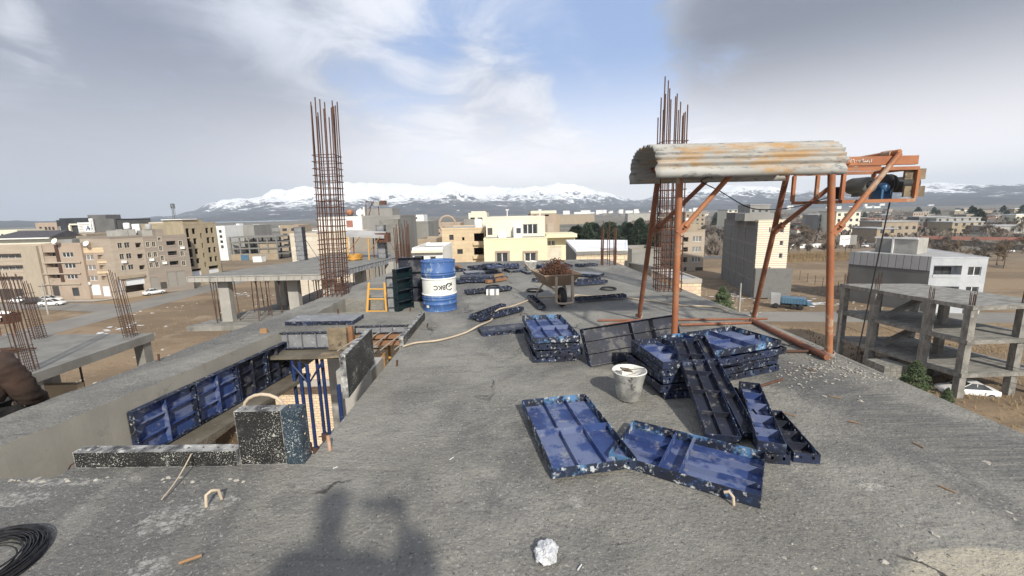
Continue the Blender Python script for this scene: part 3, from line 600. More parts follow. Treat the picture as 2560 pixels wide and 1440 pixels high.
# centre
b = Bld('stone_clad_building', 'low building with a blank wall of large cream stone slabs behind the neighbouring slab', (724, 586, 58), (872, 584, 58), 'stone_pale', depth=9, parapet=.15); b.done()
b = Bld('apartment_building', 'grey plastered block with a white clad upper corner and water tanks on its roof', (796, 543, 72), (1000, 541, 72), 'plaster', depth=12, parapet=.15); b.done()
cl = b.box('cladding', 'white', 796, 542, 905, 583, -.5, -.01); b.box('cladding_emblem', 'red_roof', 866, 551, 882, 568, -.55, -.51); b.box('rooftop_room', 'plaster', 905, 521, 981, 541, 4, 9); b.box('stair_tower', 'conc', 951, 548, 998, 640, -1.5, -.02)
b.box('water_pipe', 'white', 908, 517, 911, 541, 1, 1.3); b.box('water_pipe', 'white', 900, 520, 902, 541, 1, 1.2)
b = Bld('apartment_building', 'grey plastered block topped by a white cube with one tiny window', (1027, 558, 85), (1070, 557, 85), 'plaster', depth=12); b.done(); b.box('rooftop_room', 'white', 1028, 537, 1059, 557, 1, 5); b.box('vent', 'dark', 1039, 543, 1043, 547, .93, .99)
b.box('annex', 'white', 990, 560, 1028, 612, 2, 8); b.box('annex_band', 'red_roof', 990, 558, 1034, 566, 1.8, 1.98)
b = Bld('house', 'low white house with a dark garage opening behind the blue drum', (1031, 628, 48), (1106, 625, 48), 'white', depth=8, cat='house'); b.hole(1036, 640, 1060, 662, 'o'); b.hole(1074, 641, 1090, 651, 'w'); b.done(); b.box('eave', 'cream_w', 1028, 626, 1107, 632, -.5, -.05)
b = Bld('house', 'small tan house with a white dish, behind the low white house', (1045, 603, 70), (1091, 602, 70), 'tan', depth=8, cat='house'); b.done()
b = Bld('apartment_building', 'pinkish block with an arched gable and rows of small windows', (1084, 560, 150), (1151, 560, 150), 'pink', depth=14); b.grid([(1089, 1100), (1106, 1113), (1120, 1128), (1136, 1146)], rows(567, 6, 14, 5), 'w', 1094); b.done()
q = MB(); u0, z0 = b.uv(1118, 560, -.2); q.lathe([(2.4, -.15), (3.1, -.15), (3.1, .15), (2.4, .15), (2.4, -.15)], 28, 0); me = q.mesh('gable_arch', 'pink'); link('gable_arch', me, b.o, Matrix.Translation((u0, .1, z0)) @ Matrix.Rotation(R(90), 4, 'X'))
b = Bld('apartment_building', 'pale block with stacked loggias behind the tan stone house', (1171, 535, 140), (1217, 534, 140), 'cream_w', depth=12); b.grid([(1194, 1206)], [(544, 552), (560, 567)], 'd', 1200); b.grid([(1176, 1187)], [(544, 552), (560, 567)], 'o', 1181); b.done(); b.box('rooftop_room', 'cream_w', 1178, 528, 1214, 535, 1, 6); b.box('wall_panel', 'plaster', 1160, 548, 1186, 572, -6, -1)
b = Bld('apartment_building', 'tan stone clad house with small unglazed windows and open balconies', (1104, 572, 62), (1212, 571, 62), 'stone', depth=12, parapet=.12)
b.hole(1123, 587, 1134, 600, 'd'); b.hole(1155, 593, 1161, 601, 'o'); b.hole(1116, 624, 1128, 635, 'd'); b.hole(1143, 623, 1157, 635, 'd'); b.hole(1185, 583, 1210, 603, 'o'); b.hole(1185, 619, 1210, 637, 'o'); b.done()
b.box('ledge', 'stone', 1183, 605, 1212, 613, -.35, -.02); b.box('ledge', 'stone', 1183, 638, 1212, 647, -.35, -.02)
b = Bld('house', 'bright cream house with two brown framed doors and a set back upper floor', (1209, 595, 55), (1368, 595, 55), 'cream', cat='house', depth=11, parapet=.02)
b.hole(1241, 632, 1270, 662, 'w'); b.hole(1312, 632, 1340, 662, 'w'); b.done()
for x0, x1 in ((1238, 1275), (1307, 1345)):
    b.box('door_surround', 'pink', x0, 627, x1, 631.5, -.1, -.01); b.box('door_surround', 'pink', x0, 631.7, x0+4, 662, -.1, -.01); b.box('door_surround', 'pink', x1-4.5, 631.7, x1, 662, -.1, -.01)

U = Bld('upper_floor', None, (1214, 543, 57.5), (1362, 543, 57.5), 'cream_w', cat=None, depth=8, base=b.top+.02, parapet=.08)
U.hole(1307, 560, 1344, 594, 'w'); U.hole(1219, 570, 1231, 594, 'g'); U.done(); U.box('closet', 'white', 1284, 564, 1305, 594, -1.2, -.02); U.box('closet_window', 'glass', 1291, 570, 1302, 583, -1.24, -1.2)
for px in (1268, 1350): U.box('vent_pipe', 'frame_w', px-1, 526, px+1, 543, .5, .65); U.box('vent_cowl', 'frame_w', px-4, 523.5, px+4, 526, .45, .7)
absorb(b, U)
b = Bld('apartment_building', 'pinkish stone block with an ornate panel, behind the cream house', (1327, 532, 78), (1391, 531, 78), 'pink', depth=12, cap='cream_w'); b.grid([(1333, 1342), (1362, 1372)], [(537, 541)], 'o', 1337); b.done(); b.box('wall_panel', 'beige_stone', 1368, 559, 1384, 584, -.2, -.01); b.box('wall_panel', 'tan', 1391, 536, 1399, 580, 1, 6)
b = Bld('house', 'cream house with a deep flat eave, right of the bright cream house', (1366, 594, 61), (1437, 594, 61), 'cream', cat='house', depth=9, parapet=.02); b.hole(1369, 601, 1388, 614, 'c'); b.hole(1394, 640, 1403, 646, 'd'); b.done()
b.box('eave', 'cream', 1366, 585, 1443, 594, -1.6, 4); b.box('lower_wall', 'stone_pale', 1366, 616, 1404, 665, -.5, -.02)
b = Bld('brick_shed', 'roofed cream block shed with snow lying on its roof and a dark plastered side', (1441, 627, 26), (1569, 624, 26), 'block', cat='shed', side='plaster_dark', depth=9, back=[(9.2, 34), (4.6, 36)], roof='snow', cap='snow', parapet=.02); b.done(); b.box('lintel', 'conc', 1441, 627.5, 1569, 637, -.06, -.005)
b.box('doorway', 'dark', 1562, 651, 1569, 676, -.05, -.01)
b = Bld('block_enclosure', 'roofless cream block enclosure just beyond the slab edge, right of the rebar cage', (1688, 703, 19.5), (1754, 697, 19.5), 'block_pink', cat='enclosure', depth=3.4, roof='roof_grey', parapet=.04, cap='pave'); b.done()
b = Bld('boundary_wall', 'long grey panel wall around the dry plot behind the slab edge', (1572, 642, 27), (1692, 694, 23), 'conc_stain', cat='wall', depth=.2, parapet=0); b.done()
b = Bld('boundary_wall', 'faded pink wall in front of the dark conifers', (1568, 620, 70), (1652, 618, 70), 'red_roof', cat='wall', depth=.3, parapet=0); b.done()
b = Bld('house', 'low ruined grey house before the pink wall', (1580, 630, 52), (1652, 629, 52), 'plaster', cat='house', depth=6, roof='dirt_wall'); b.done()
b = Bld('apartment_building', 'tan apartment house with three curtain windows behind the orange hoist legs', (1699, 578, 118), (1763, 577, 118), 'beige_stone', side='plaster', depth=14, cap='tan')
b.grid([(1732, 1754)], [(591, 604), (617, 630), (642, 655)], 'c', 1743); b.grid([(1706, 1721)], [(593, 607), (618, 632), (643, 658)], 'B', 1713); b.hole(1738, 668, 1761, 686, 'g'); b.hole(1709, 668, 1716, 684, 'g'); b.done(); b.box('rooftop_room', 'tan', 1704, 560, 1745, 577, .5, 5)
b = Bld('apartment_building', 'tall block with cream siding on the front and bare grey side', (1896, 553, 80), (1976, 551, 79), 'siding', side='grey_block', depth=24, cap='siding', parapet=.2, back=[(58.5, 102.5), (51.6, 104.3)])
b.hole(1922, 569, 1927, 582, 'w'); b.hole(1950, 569, 1960, 582, 'w'); b.hole(1949, 602, 1958, 614, 'w'); b.hole(1947, 633, 1956, 646, 'w'); b.hole(1921, 667, 1926, 672, 'w'); b.done()
b.box('plinth', 'grey_block', 1887, 672, 1979, 745, -.8, -.02)
bm = lambda p: (Vector((p[0], p[1], 0))-b.a).dot(b.u), lambda p: (Vector((p[0], p[1], 0))-b.a).dot(b.n)
e = b.back[1]; ln = math.hypot(*e); dv = Vector((e[0]/ln, e[1]/ln)); nv_ = Vector((-dv.y, dv.x))
q = MB()
for k in (0.02, .30, .52, .74, .97):
    p_ = dv*(ln*k); q.prism([tuple(p_+nv_*.06-dv*.25), tuple(p_+nv_*.06+dv*.25), tuple(p_+dv*.25-nv_*.02), tuple(p_-dv*.25-nv_*.02)], .5, b.h-.05)
for z in (3.6, 7, 10.4, 13.6): q.prism([tuple(nv_*.05), tuple(dv*ln+nv_*.05), tuple(dv*ln-nv_*.02), tuple(-nv_*.02)], z, z+.4)
q.build('facade_frame', 'conc', b.o)
b.box('rooftop_room', 'plaster', 1862, 533, 1935, 552, 1.5, 7); b.box('rooftop_room', 'plaster_dark', 1838, 532, 1862, 552, 9, 15)
for lab, A_, B_, C_, D_ in ():
    pass
c0 = D(2125, 633, 76)
b = Bld('apartment_building', 'grey white stone block with grey sheet cladding, behind the concrete frame', (2330, 644, 66), (2472, 643, 64.5), 'white_marble', side='plaster_dark', parapet=.03, back=[(D(2472, 643, 64.5).x+5, 79), (c0.x, c0.y)])
b.hole(2333, 664, 2404, 692, 'B'); b.hole(2420, 667, 2453, 689, 'w'); b.hole(2414, 717, 2446, 734, 'w'); b.hole(2405, 773, 2436, 790, 'w'); b.hole(2328, 716, 2396, 742, 'B'); b.hole(2352, 770, 2374, 790, 'w'); b.done()
e = Vector(b.back[1]); ln = e.length; dv = e/ln; nv_ = Vector((-dv.y, dv.x)); cm = Matrix((dv.to_3d(), nv_.to_3d(), Vector((0, 0, 1)))).transposed().to_4x4()
q = MB(); q.box(0, ln, .02, .12, b.h-2.1, b.h+.12); q.build('side_cladding', 'clad', b.o, cm)
q = MB(); q.box(3.2, 6.4, -7, -3.5, b.h, b.h+2.6); q.build('rooftop_room', 'conc_light', b.o, cm)
q = MB(); q.box(6.45, 9.2, -7.2, -4, b.h, b.h+2.4); q.build('rooftop_room', 'plaster', b.o, cm)
q = MB(); q.box(6.38, 6.62, -3.48, -3.3, b.h, b.h+2.75); q.box(3.2, 9.2, -3.48, -3.3, b.h+2.45, b.h+2.7); q.build('rooftop_trim', 'white', b.o, cm)
# open concrete frame, right
ft = [(39.3, 35.5), (47.5, 35.8), (45, 46.5), (37, 47.5)]
fo, fc = frame_building('concrete_frame', 'open three storey concrete frame with rebar stubs and bare stairs, at the right edge', ft, [-7.1, -10.15, -13.2], GZ-.6, [(39.6, 35.9), (38.9, 38.8), (37.9, 43.6), (37.4, 47.1), (44.5, 36.2), (46.8, 36.1), (44.6, 46.2), (41, 46.9), (42.5, 41)], 'conc_stain', .36, cw=.58)
for z in (-10.15, -13.2, -15.6):
    q = MB(); q.beam((39.4-fc.x, 44-fc.y, z-GZ+.6), (42.6-fc.x, 42.4-fc.y, z+2.8-GZ+.6), 1.3, .22); q.build('stair_flight', 'conc', fo)
q = MB(); q.box(40.5-fc.x, 44.5-fc.x, 40-fc.y, 43-fc.y, 8.42, 8.72); q.build('roof_kerb', 'conc_light', fo)
for x, y in ((39.6, 35.9), (38.9, 38.8), (37.9, 43.6), (44.5, 36.2), (37.4, 47.1), (41, 46.9)):
    q = MB()
    for i in range(9):
        xx, yy = x-fc.x+.18*math.cos(i*.7), y-fc.y+.18*math.sin(i*.7); q.tube([(xx, yy, 8.9), (xx+random.uniform(-.05, .05), yy, 10.1+random.uniform(-.2, .2))], .022, 5)
    q.build('rebar_stub', 'rust_dark', fo)
bk = thing('block_pallet', 'stack of grey concrete blocks under the open concrete frame', 'blocks', tuple(G(2215, 945, GZ-.1))); 
for i in range(4):
    for j in range(3): q = MB(); q.box(i*.62-1.2, i*.62-.6, -1, 1.2, j*.55, j*.55+.53); q.build('block', 'conc_stain', bk)
# left open frame with rebar
ft = [(-19.4, 16.0), (-19.4, 22.4), (-36, 22.8), (-36, 14.5)]
fo, fc = frame_building('concrete_frame', 'low unfinished concrete frame with three tall rebar columns, at the left edge', ft, [-4.3, -7.6, -11], GZ-.6, [(-19.75, 16.6), (-19.75, 22.0), (-25, 22.0), (-25, 16.5), (-31, 22), (-31, 16)], 'conc', .4, cw=.5)
for i in range(11):
    x, y = -20.2-random.random()*8, 16.8+random.random()*4.8; q = MB(); q.tube([(x-fc.x, y-fc.y, -7.58-GZ+.6), (x-fc.x, y-fc.y, -4.72-GZ+.6)], .045, 6); q.build('prop', 'prop_brown', fo)
q = MB(); q.box(-22.5-fc.x, -19.9-fc.x, 18.5-fc.y, 18.8-fc.y, -7.59-GZ+.6, -5.6-GZ+.6); q.build('brick_infill', 'dirt_wall', fo)
# neighbour: slab on props
NZ, NF = -2.15, -5.45
n0, n1 = G(467, 693, NZ), G(812, 686, NZ); n3 = G(731, 655, NZ); n2 = G(1003, 640, NZ)
NP = [(n0.x, n0.y), (n1.x, n1.y), (n2.x, n2.y), (n2.x-4, n2.y+6), (n3.x, n3.y+9), (n3.x, n3.y)]
no = thing('slab_on_props', 'fresh concrete slab carried on rusty props with a formwork edge, beyond the left rebar cage', 'building', (-16, 32, GZ))
NC = Vector((-16, 32, GZ)); lc = lambda p: (p[0]-NC.x, p[1]-NC.y)
q = MB(); q.prism([lc(p) for p in NP], NZ-.25-GZ, NZ-GZ); q.build('roof_slab', 'conc', no)
q = MB(); q.prism([lc((p[0]*1.0+(.6 if i in (1, 2) else -.2 if i in (0, 5) else 0), p[1]+(-.5 if i < 2 else 0))) for i, p in enumerate(NP)], NF-.35-GZ, NF-GZ); q.build('floor_slab', 'conc_stain', no)
def edge_forms(p, q_, nseg, h, m1):
    p, q_ = Vector(p), Vector(q_); d = (q_-p)/nseg; n = Vector((d.y, -d.x)).normalized()
    for i in range(nseg):
        a = p+d*i+n*.02; b_ = p+d*(i+.985)+n*.02; f = MB()
        f.prism([lc(a), lc(b_), lc(b_+n*.02), lc(a+n*.02)], NZ-h-GZ, NZ+.04-GZ)
        L_ = d.length
        for k in range(4):
            c_ = a+(b_-a)*(k/3*.96+.02); f.prism([lc(c_+n*.02), lc(c_+d*.02/L_*2+n*.02), lc(c_+d*.04/L_+n*.08), lc(c_+n*.08)], NZ-h-GZ, NZ+.04-GZ)
        for z in (NZ-h-GZ, NZ-.01-GZ): f.prism([lc(a+n*.02), lc(b_+n*.02), lc(b_+n*.08), lc(a+n*.08)], z, z+.03)
        f.build('edge_panel', m1, no)
edge_forms(NP[0], NP[1], 6, .34, 'conc_light'); edge_forms(NP[1], NP[2], 9, .40, 'grey_panel')
for p in ((n0.x+1.9, n0.y+.9), (n0.x+6.4, n0.y+1.5), (n1.x-.4, n1.y+1.3), (n1.x-.1, n1.y+7), (n2.x-.4, n2.y-2.5), (n0.x+3, n0.y+6)):
    q = MB(); x, y = lc(p); q.box(x-.36, x+.36, y-.25, y+.25, NF-GZ, NZ-.26-GZ); q.build('column', 'conc_light', no)
random.seed(21)
for i in range(46):
    if i < 24: k = i/23; x, y = n0.x+.5+(n1.x-n0.x-.7)*k+random.uniform(-.25, .25), n0.y+random.choice((.3, .9, 2.2, 3.4))
    else: k = (i-24)/21; x, y = n1.x+(n2.x-n1.x)*k-random.choice((.25, .5, 1.2)), n1.y+(n2.y-n1.y)*k
    q = MB(); a = Vector((*lc((x+random.uniform(-.1, .1), y)), NF-GZ)); b_ = Vector((*lc((x, y)), NZ-.3-GZ)); m_ = a.lerp(b_, .45); q.tube([a, m_], .035, 6); q.tube([m_, b_], .026, 6); q.tube([b_-Vector((0, 0, .25)), b_+Vector((.22, 0, 0))], .02, 5); q.tube([b_-Vector((0, 0, .25)), b_+Vector((-.22, 0, 0))], .02, 5); q.build('prop', 'prop_brown', no)
# its lower storeys seen through the opening of our slab
q = MB(); x0, y0 = lc((n0.x+2, n0.y+.6)); x1, _ = lc((n1.x-.2, 0)); q.box(x0, x1, y0, y0+.25, NF-4.4-GZ, NF-.4-GZ); q.build('block_wall', 'block_pink', no)
q = MB(); q.box(x0-4, x1+.5, y0-.4, y0+8, NF-4.8-GZ, NF-4.42-GZ); q.build('floor_slab', 'conc_light', no)
q = MB(); q.box(x0+1.5, x1, y0+1.8, y0+2.1, 0, NF-4.82-GZ); q.build('block_wall', 'block', no); q = MB(); q.box(x0-4, x0-3.7, y0, y0+8, 0, NF-4.82-GZ); q.build('block_wall', 'block', no); q = MB(); q.box(x1-2.6, x1+.2, y0-.2, y0+.05, 0, 2.0); q.build('block_wall', 'block', no)
for px, py in ((757, 650), (958, 645)):
    p = G(px, py, NZ); ct = thing('column_form', 'tall steel column form standing on the neighbouring slab, '+('behind the rebar cage' if px < 800 else 'beside the tall plastered wall'), 'formwork', tuple(p)); 
    for s_ in (-1, 1):
        q = MB(); q.box(s_*.34-.02, s_*.34+.02, -.28, .28, 0, 2.95)
        for k in range(8): q.box(s_*.36-.05, s_*.36+.05, -.3, .3, .05+k*.41, .09+k*.41)
        q.build('side_panel', 'navy_dark', ct)
    q = MB(); q.box(-.315, .315, -.3, -.26, .01, 2.94)
    for k in range(8): q.box(-.315, .315, -.34, -.3, .05+k*.41, .08+k*.41)
    q.build('face_panel', 'grey_panel', ct)
    q = MB(); q.tube([(.4, 0, 1.9), (1.6, -.3, .02)], .025, 6); q.build('brace', 'prop_brown', ct)
# ---------------------------------------------------------------- the slab we stand on
def deck_material():
    m, t, b = newmat('rough_cast_slab', .88); v = coords(t, True); L = t.links.new
    def spot(px, py, rx, ry, rag=.5):
        c = G(px, py, 0); mp = nn(t, 'ShaderNodeVectorMath', operation='SUBTRACT'); L(v, mp.inputs[0]); mp.inputs[1].default_value = c
        ms_ = nn(t, 'ShaderNodeVectorMath', operation='MULTIPLY'); L(mp.outputs[0], ms_.inputs[0]); ms_.inputs[1].default_value = (1/rx, 1/ry, 0)
        ln = nn(t, 'ShaderNodeVectorMath', operation='LENGTH'); L(ms_.outputs[0], ln.inputs[0])
        a_ = nn(t, 'ShaderNodeMath', operation='MULTIPLY_ADD'); L(rag_n, a_.inputs[0]); a_.inputs[1].default_value = rag*2; L(ln.outputs['Value'], a_.inputs[2])
        return ramp(t, a_.outputs[0], 1.12+rag, .88+rag)
    rag_n = noi(t, v, 16, 10, .8)
    k = mixc(t, ramp(t, noi(t, v, .8, 9, .66), .38, .62), (.185, .178, .158), (.262, .252, .225))
    k = mixc(t, mulm_t(t, ramp(t, noi(t, coords(t, True, (1, .45, 1)), .42, 9, .68, 1.0), .47, .60), .95), k, (.125, .124, .119))          # damp patches
    k = mixc(t, mulm_t(t, ramp(t, noi(t, v, 2.6, 8, .7), .58, .70), .6), k, (.31, .30, .272))   # laitance
    k = mixc(t, mulm_t(t, ramp(t, noi(t, coords(t, True, (.35, 2.2, 1)), 3.2, 8, .7, .6), .56, .66), .5), k, (.11, .109, .103))   # trowel sweeps
    for a_ in ((430, 1295, .16, .12), (370, 1418, .08, .08), (40, 1245, .2, .07), (160, 1205, .3, .04), (545, 1250, .1, .07), (1440, 1255, .05, .05)): k = mixc(t, mulm_t(t, mulm_t(t, spot(*a_, 1.3), ramp(t, noi(t, v, 24, 8, .8), .44, .60)), .8), k, (.42, .41, .385))
    for a_ in ((1500, 1175, .20, .05), (1600, 790, .35, .28), (1500, 930, .16, .10)): k = mixc(t, mulm_t(t, spot(*a_, .5), .4), k, (.33, .305, .26))
    k = mixc(t, spot(2500, 1440, .42, .17, .35), k, (.40, .365, .29))                          # bare pale patch at the corner
    k = mixc(t, mulm_t(t, mulm_t(t, spot(2180, 1215, .09, .04, 1.3), ramp(t, noi(t, v, 24, 8, .8), .42, .58)), .8), k, (.5, .48, .43))
    for a_ in ((1690, 1015, .09, .04), (720, 1250, .12, .10), (2110, 1130, .20, .16), (1420, 1390, .3, .2), (1040, 985, .22, .2)): k = mixc(t, mulm_t(t, spot(*a_, 1.2), .42), k, (.11, .11, .106))
    k = mixc(t, ramp(t, noi(t, v, 52, 5, .75), .565, .65), k, (.38, .365, .33))                # pale grains
    k = mixc(t, ramp(t, noi(t, coords(t, True, (1.13, .93, 1)), 38, 5, .75), .57, .66), k, (.072, .071, .066))
    vo = nn(t, 'ShaderNodeTexVoronoi', feature='DISTANCE_TO_EDGE'); vo.inputs['Scale'].default_value = .55
    wv = nn(t, 'ShaderNodeVectorMath', operation='ADD'); nz = nn(t, 'ShaderNodeTexNoise'); nz.inputs['Scale'].default_value = 1.4; L(v, nz.inputs['Vector'])
    nz.inputs['Detail'].default_value = 6; L(v, wv.inputs[0]); L(nz.outputs['Color'], wv.inputs[1]); L(wv.outputs[0], vo.inputs['Vector'])
    brk = ramp(t, noi(t, v, .9, 3), .52, .60)
    k = mixc(t, mulm_t(t, ramp(t, vo.outputs['Distance'], .010, .002), brk), k, (.06, .058, .053))  # hairline cracks
    # broom strokes in the band along the right edge
    rot = nn(t, 'ShaderNodeMapping'); rot.inputs['Rotation'].default_value = (0, 0, R(62)); rot.inputs['Scale'].default_value = (1.4, 34, 1); L(v, rot.inputs['Vector'])
    sp = nn(t, 'ShaderNodeSeparateXYZ'); L(v, sp.inputs[0])
    ax = nn(t, 'ShaderNodeMath', operation='MULTIPLY_ADD'); L(sp.outputs[1], ax.inputs[0]); ax.inputs[1].default_value = .27; L(sp.outputs[0], ax.inputs[2])
    wob_ = nn(t, 'ShaderNodeMath', operation='MULTIPLY_ADD'); L(noi(t, v, 1.2, 4), wob_.inputs[0]); wob_.inputs[1].default_value = .5; L(ax.outputs[0], wob_.inputs[2])
    band = mulm_t(t, ramp(t, wob_.outputs[0], 3.72, 4.05), ramp(t, wob_.outputs[0], 4.75, 4.5))
    st = noi(t, rot.outputs[0], 1.0, 8, .7, .6)
    k = mixc(t, mulm_t(t, band, ramp(t, st, .36, .66)), k, (.115, .117, .115))
    L(k, b.inputs['Base Color'])
    bp = nn(t, 'ShaderNodeBump'); bp.inputs['Strength'].default_value = .9; bp.inputs['Distance'].default_value = .016
    h1 = noi(t, v, 38, 6, .65); h2 = noi(t, v, 5, 6, .6)
    a = nn(t, 'ShaderNodeMath', operation='MULTIPLY_ADD'); L(h2, a.inputs[0]); a.inputs[1].default_value = 2.6; L(h1, a.inputs[2])
    a2 = nn(t, 'ShaderNodeMath', operation='MULTIPLY_ADD'); L(mulm_t(t, band, st), a2.inputs[0]); a2.inputs[1].default_value = .9; L(a.outputs[0], a2.inputs[2])
    L(a2.outputs[0], bp.inputs['Height']); L(bp.outputs[0], b.inputs['Normal']); return m
def mulm_t(t, a, k):
    m_ = nn(t, 'ShaderNodeMath', operation='MULTIPLY'); t.links.new(a, m_.inputs[0])
    if isinstance(k, (int, float)): m_.inputs[1].default_value = k
    else: t.links.new(k, m_.inputs[1])
    return m_.outputs[0]
M['deck'] = deck_material()
TH = .28
def grid_slab(b, x0, x1, y0, y1, z1=0.0, th=TH, xf=None, jag=0.0):
    "a slab whose top is a fine sheet with slight unevenness"
    nx, ny = max(1, int((x1-x0)/.16)), max(1, int((y1-y0)/.16)); o = len(b.v); vs = []
    for j in range(ny+1):
        for i in range(nx+1):
            x = x0+(x1-x0)*i/nx; y = y0+(y1-y0)*j/ny
            if xf: x = xf(x, y)
            e = 0 if i in (0, nx) or j in (0, ny) else 1
            vs.append((x, y, z1+e*(.010*noise.noise(Vector((x*1.3, y*1.3, 0)))+.006*noise.noise(Vector((x*6, y*6, 4)))-.004)))
    b.add(vs, [(j*(nx+1)+i, j*(nx+1)+i+1, (j+1)*(nx+1)+i+1, (j+1)*(nx+1)+i) for j in range(ny) for i in range(nx)], 0, True)
    c = [vs[0], vs[nx], vs[-1], vs[-1-nx]]; lo = [(p[0], p[1], z1-th) for p in c]
    for i in range(4): b.quad(c[i], lo[i], lo[(i+1) % 4], c[(i+1) % 4])
    b.add(lo, [(3, 2, 1, 0)])
redge = lambda y: 3.76-.0 if y < 6 else 3.76-(y-6)*.042
HX, HY0, HY1, SY = -1.46, 2.64, 6.32, 7.46                         # opening in the slab and the strip beyond it
def right_part(x, y): k = (x-HX)/(3.7-HX); return HX+k*(redge(y)-HX)
dk = MB()
grid_slab(dk, HX, 3.7, HY0, 15.0, xf=right_part)
grid_slab(dk, HX, 3.76, -7, HY0); grid_slab(dk, -6.5, HX, -7, HY0); grid_slab(dk, -3.12, HX, HY0, 2.86)
grid_slab(dk, -4.15, HX-1.05, HY1, SY); grid_slab(dk, HX-1.05, HX, 6.55, SY)
grid_slab(dk, -3.5, HX, 8.78, 15.0); grid_slab(dk, -1.98, HX, SY, 8.78)
# beam along the left edge
bo = [(-4.75, 2.66), (-4.57, 3.56), (-4.44, 4.60), (-4.31, 6.09), (-4.16, 7.4), (-4.03, 9.0), (-3.88, 10.4), (-3.6, 13), (-3.5, 15.8)]
bi = [(-4.05, 2.66), (-3.95, 3.2), (-3.80, 4.1), (-3.50, 6.30), (-3.50, 7.5), (-3.50, 9.0), (-3.50, 10.4), (-3.2, 13), (-3.0, 15.8)]
for i in range(len(bo)-1):
    n = 12
    for k in range(n):
        P = []
        for s_, kk in ((bi, k), (bi, k+1), (bo, k+1), (bo, k)):
            a, c = Vector(s_[i]), Vector(s_[i+1]); p = a.lerp(c, kk/n); P.append((p.x+.010*noise.noise(Vector((p.y*4.1, s_[0][0], 5))), p.y, .012*noise.noise(Vector((p.x*9, p.y*5, 2)))+.004))
        dk.add(P, [(0, 1, 2, 3)], 0); dk.add(P+[(p[0], p[1], -.78) for p in P], [(1, 0, 4, 5), (3, 2, 6, 7), (7, 6, 5, 4)], 1)
    a, c = bi[i], bi[i+1]; o_, q_ = bo[i], bo[i+1]
dk.quad((*bi[0], 0), (*bo[0], 0), (*bo[0], -.78), (*bi[0], -.78))
dk.box(-3.5, -1.98, 8.785, 9.05, -.9, -.004, 1)                           # downstand at the far side of the ladder opening
deck = dk.build('roof_deck', ['deck', 'conc_wall']); deck['kind'] = 'structure'
lf = MB(); lf.box(-4.3, 3.6, -6, 15, -3.5, -3.25); o = lf.build('lower_floor', 'conc'); o['kind'] = 'structure'
def deck_column(x, y, lab):
    q = MB(); q.box(x-.23, x+.23, y-.26, y+.26, -3.245, -TH-.003); o = q.build('concrete_column', 'conc_light'); tag(o, lab, 'column')
deck_column(-2.08, 5.55, 'square grey concrete column standing below the opening beside the blue props')
deck_column(3.3, 1.5, 'concrete column carrying the right edge of the slab near the viewpoint'); deck_column(3.2, 9, 'concrete column carrying the slab edge below the right rebar cage')
deck_column(-3.75, 9.0, 'concrete column under the left rebar cage')
# ---------------------------------------------------------------- steel form panels
PAN = {}
def panel_meshes(Ln, W, T, nx, ny, style):
    key = (Ln, W, T, nx, ny, style)
    if key in PAN: return PAN[key]
    sh = MB(); sh.box(-Ln/2+.004, Ln/2-.004, -W/2+.004, W/2-.004, 0, .004)
    fr = MB(); t_ = .005
    def flange(L_, M4):
        n = max(2, int(L_/.1)); sw = .016; z0, z1 = T*.42, T*.74; st = L_/n
        fr.box(-L_/2, L_/2, -t_, 0, 0, z0, 0, M4); fr.box(-L_/2, L_/2, -t_, 0, z1, T, 0, M4)
        xs = [-L_/2]
        for i in range(n): c_ = -L_/2+st*(i+.5); xs += [c_-sw/2, c_+sw/2]
        xs.append(L_/2)
        for i in range(0, len(xs), 2): fr.box(xs[i], xs[i+1], -t_, 0, z0, z1, 0, M4)
    for i, (L_, off_, a) in enumerate(((Ln, W/2, 0), (W-2*t_, Ln/2, 90), (Ln, W/2, 180), (W-2*t_, Ln/2, 270))):
        flange(L_, Matrix.Rotation(R(a), 4, 'Z') @ Matrix.Translation((0, -off_+t_, 0)))
    ribs = []
    cut = [(i+1)/(nx+1) for i in range(nx)] if isinstance(nx, int) else list(nx); ed = [0]+cut+[1]
    for c_ in cut: x = -Ln/2+Ln*c_; r = MB(); r.box(x-.003, x+.003, -W/2+t_, W/2-t_, .004, T*.86); ribs.append(r)
    for i in range(1, ny+1):
        y = -W/2+W*i/(ny+1)
        for a, b_ in zip(ed, ed[1:]):
            if b_-a < .15: continue
            xa, xb = -Ln/2+Ln*a+.006, -Ln/2+Ln*b_-.006; r = MB(); r.box(xa, xb, y-.003, y+.003, .004, T*.62); ribs.append(r)
    ms = {'n': ('navy', 'flange', 'navy'), 'b': ('navy', 'flange_b', 'navy'), 'd': ('navy_dark', 'flange', 'navy_dark'), 'k': ('black_panel', 'flange_w', 'navy_dark'), 't': ('teal_panel', 'teal_panel', 'navy_dark'),
          'g': ('grey_panel', 'flange', 'grey_panel'), 'e': ('green_panel', 'green_panel', 'navy_dark')}[style]
    PAN[key] = (sh.mesh('sheet', ms[0]), fr.mesh('rim', ms[1]), [r.mesh('rib', ms[2]) for r in ribs]); return PAN[key]
PG = 'steel form panels lying on the roof slab'
def panel(label, M4, Ln, W, T=.065, nx=1, ny=1, style='n', group=PG, gray_back=False):
    s_, f_, rs = panel_meshes(round(Ln, 2), round(W, 2), T, nx, ny, style)
    o = thing('form_panel', label, 'form panel', group=group, M4=M4)
    link('sheet', s_, o); link('rim', f_, o)
    for r in rs: link('rib', r, o)
    return o
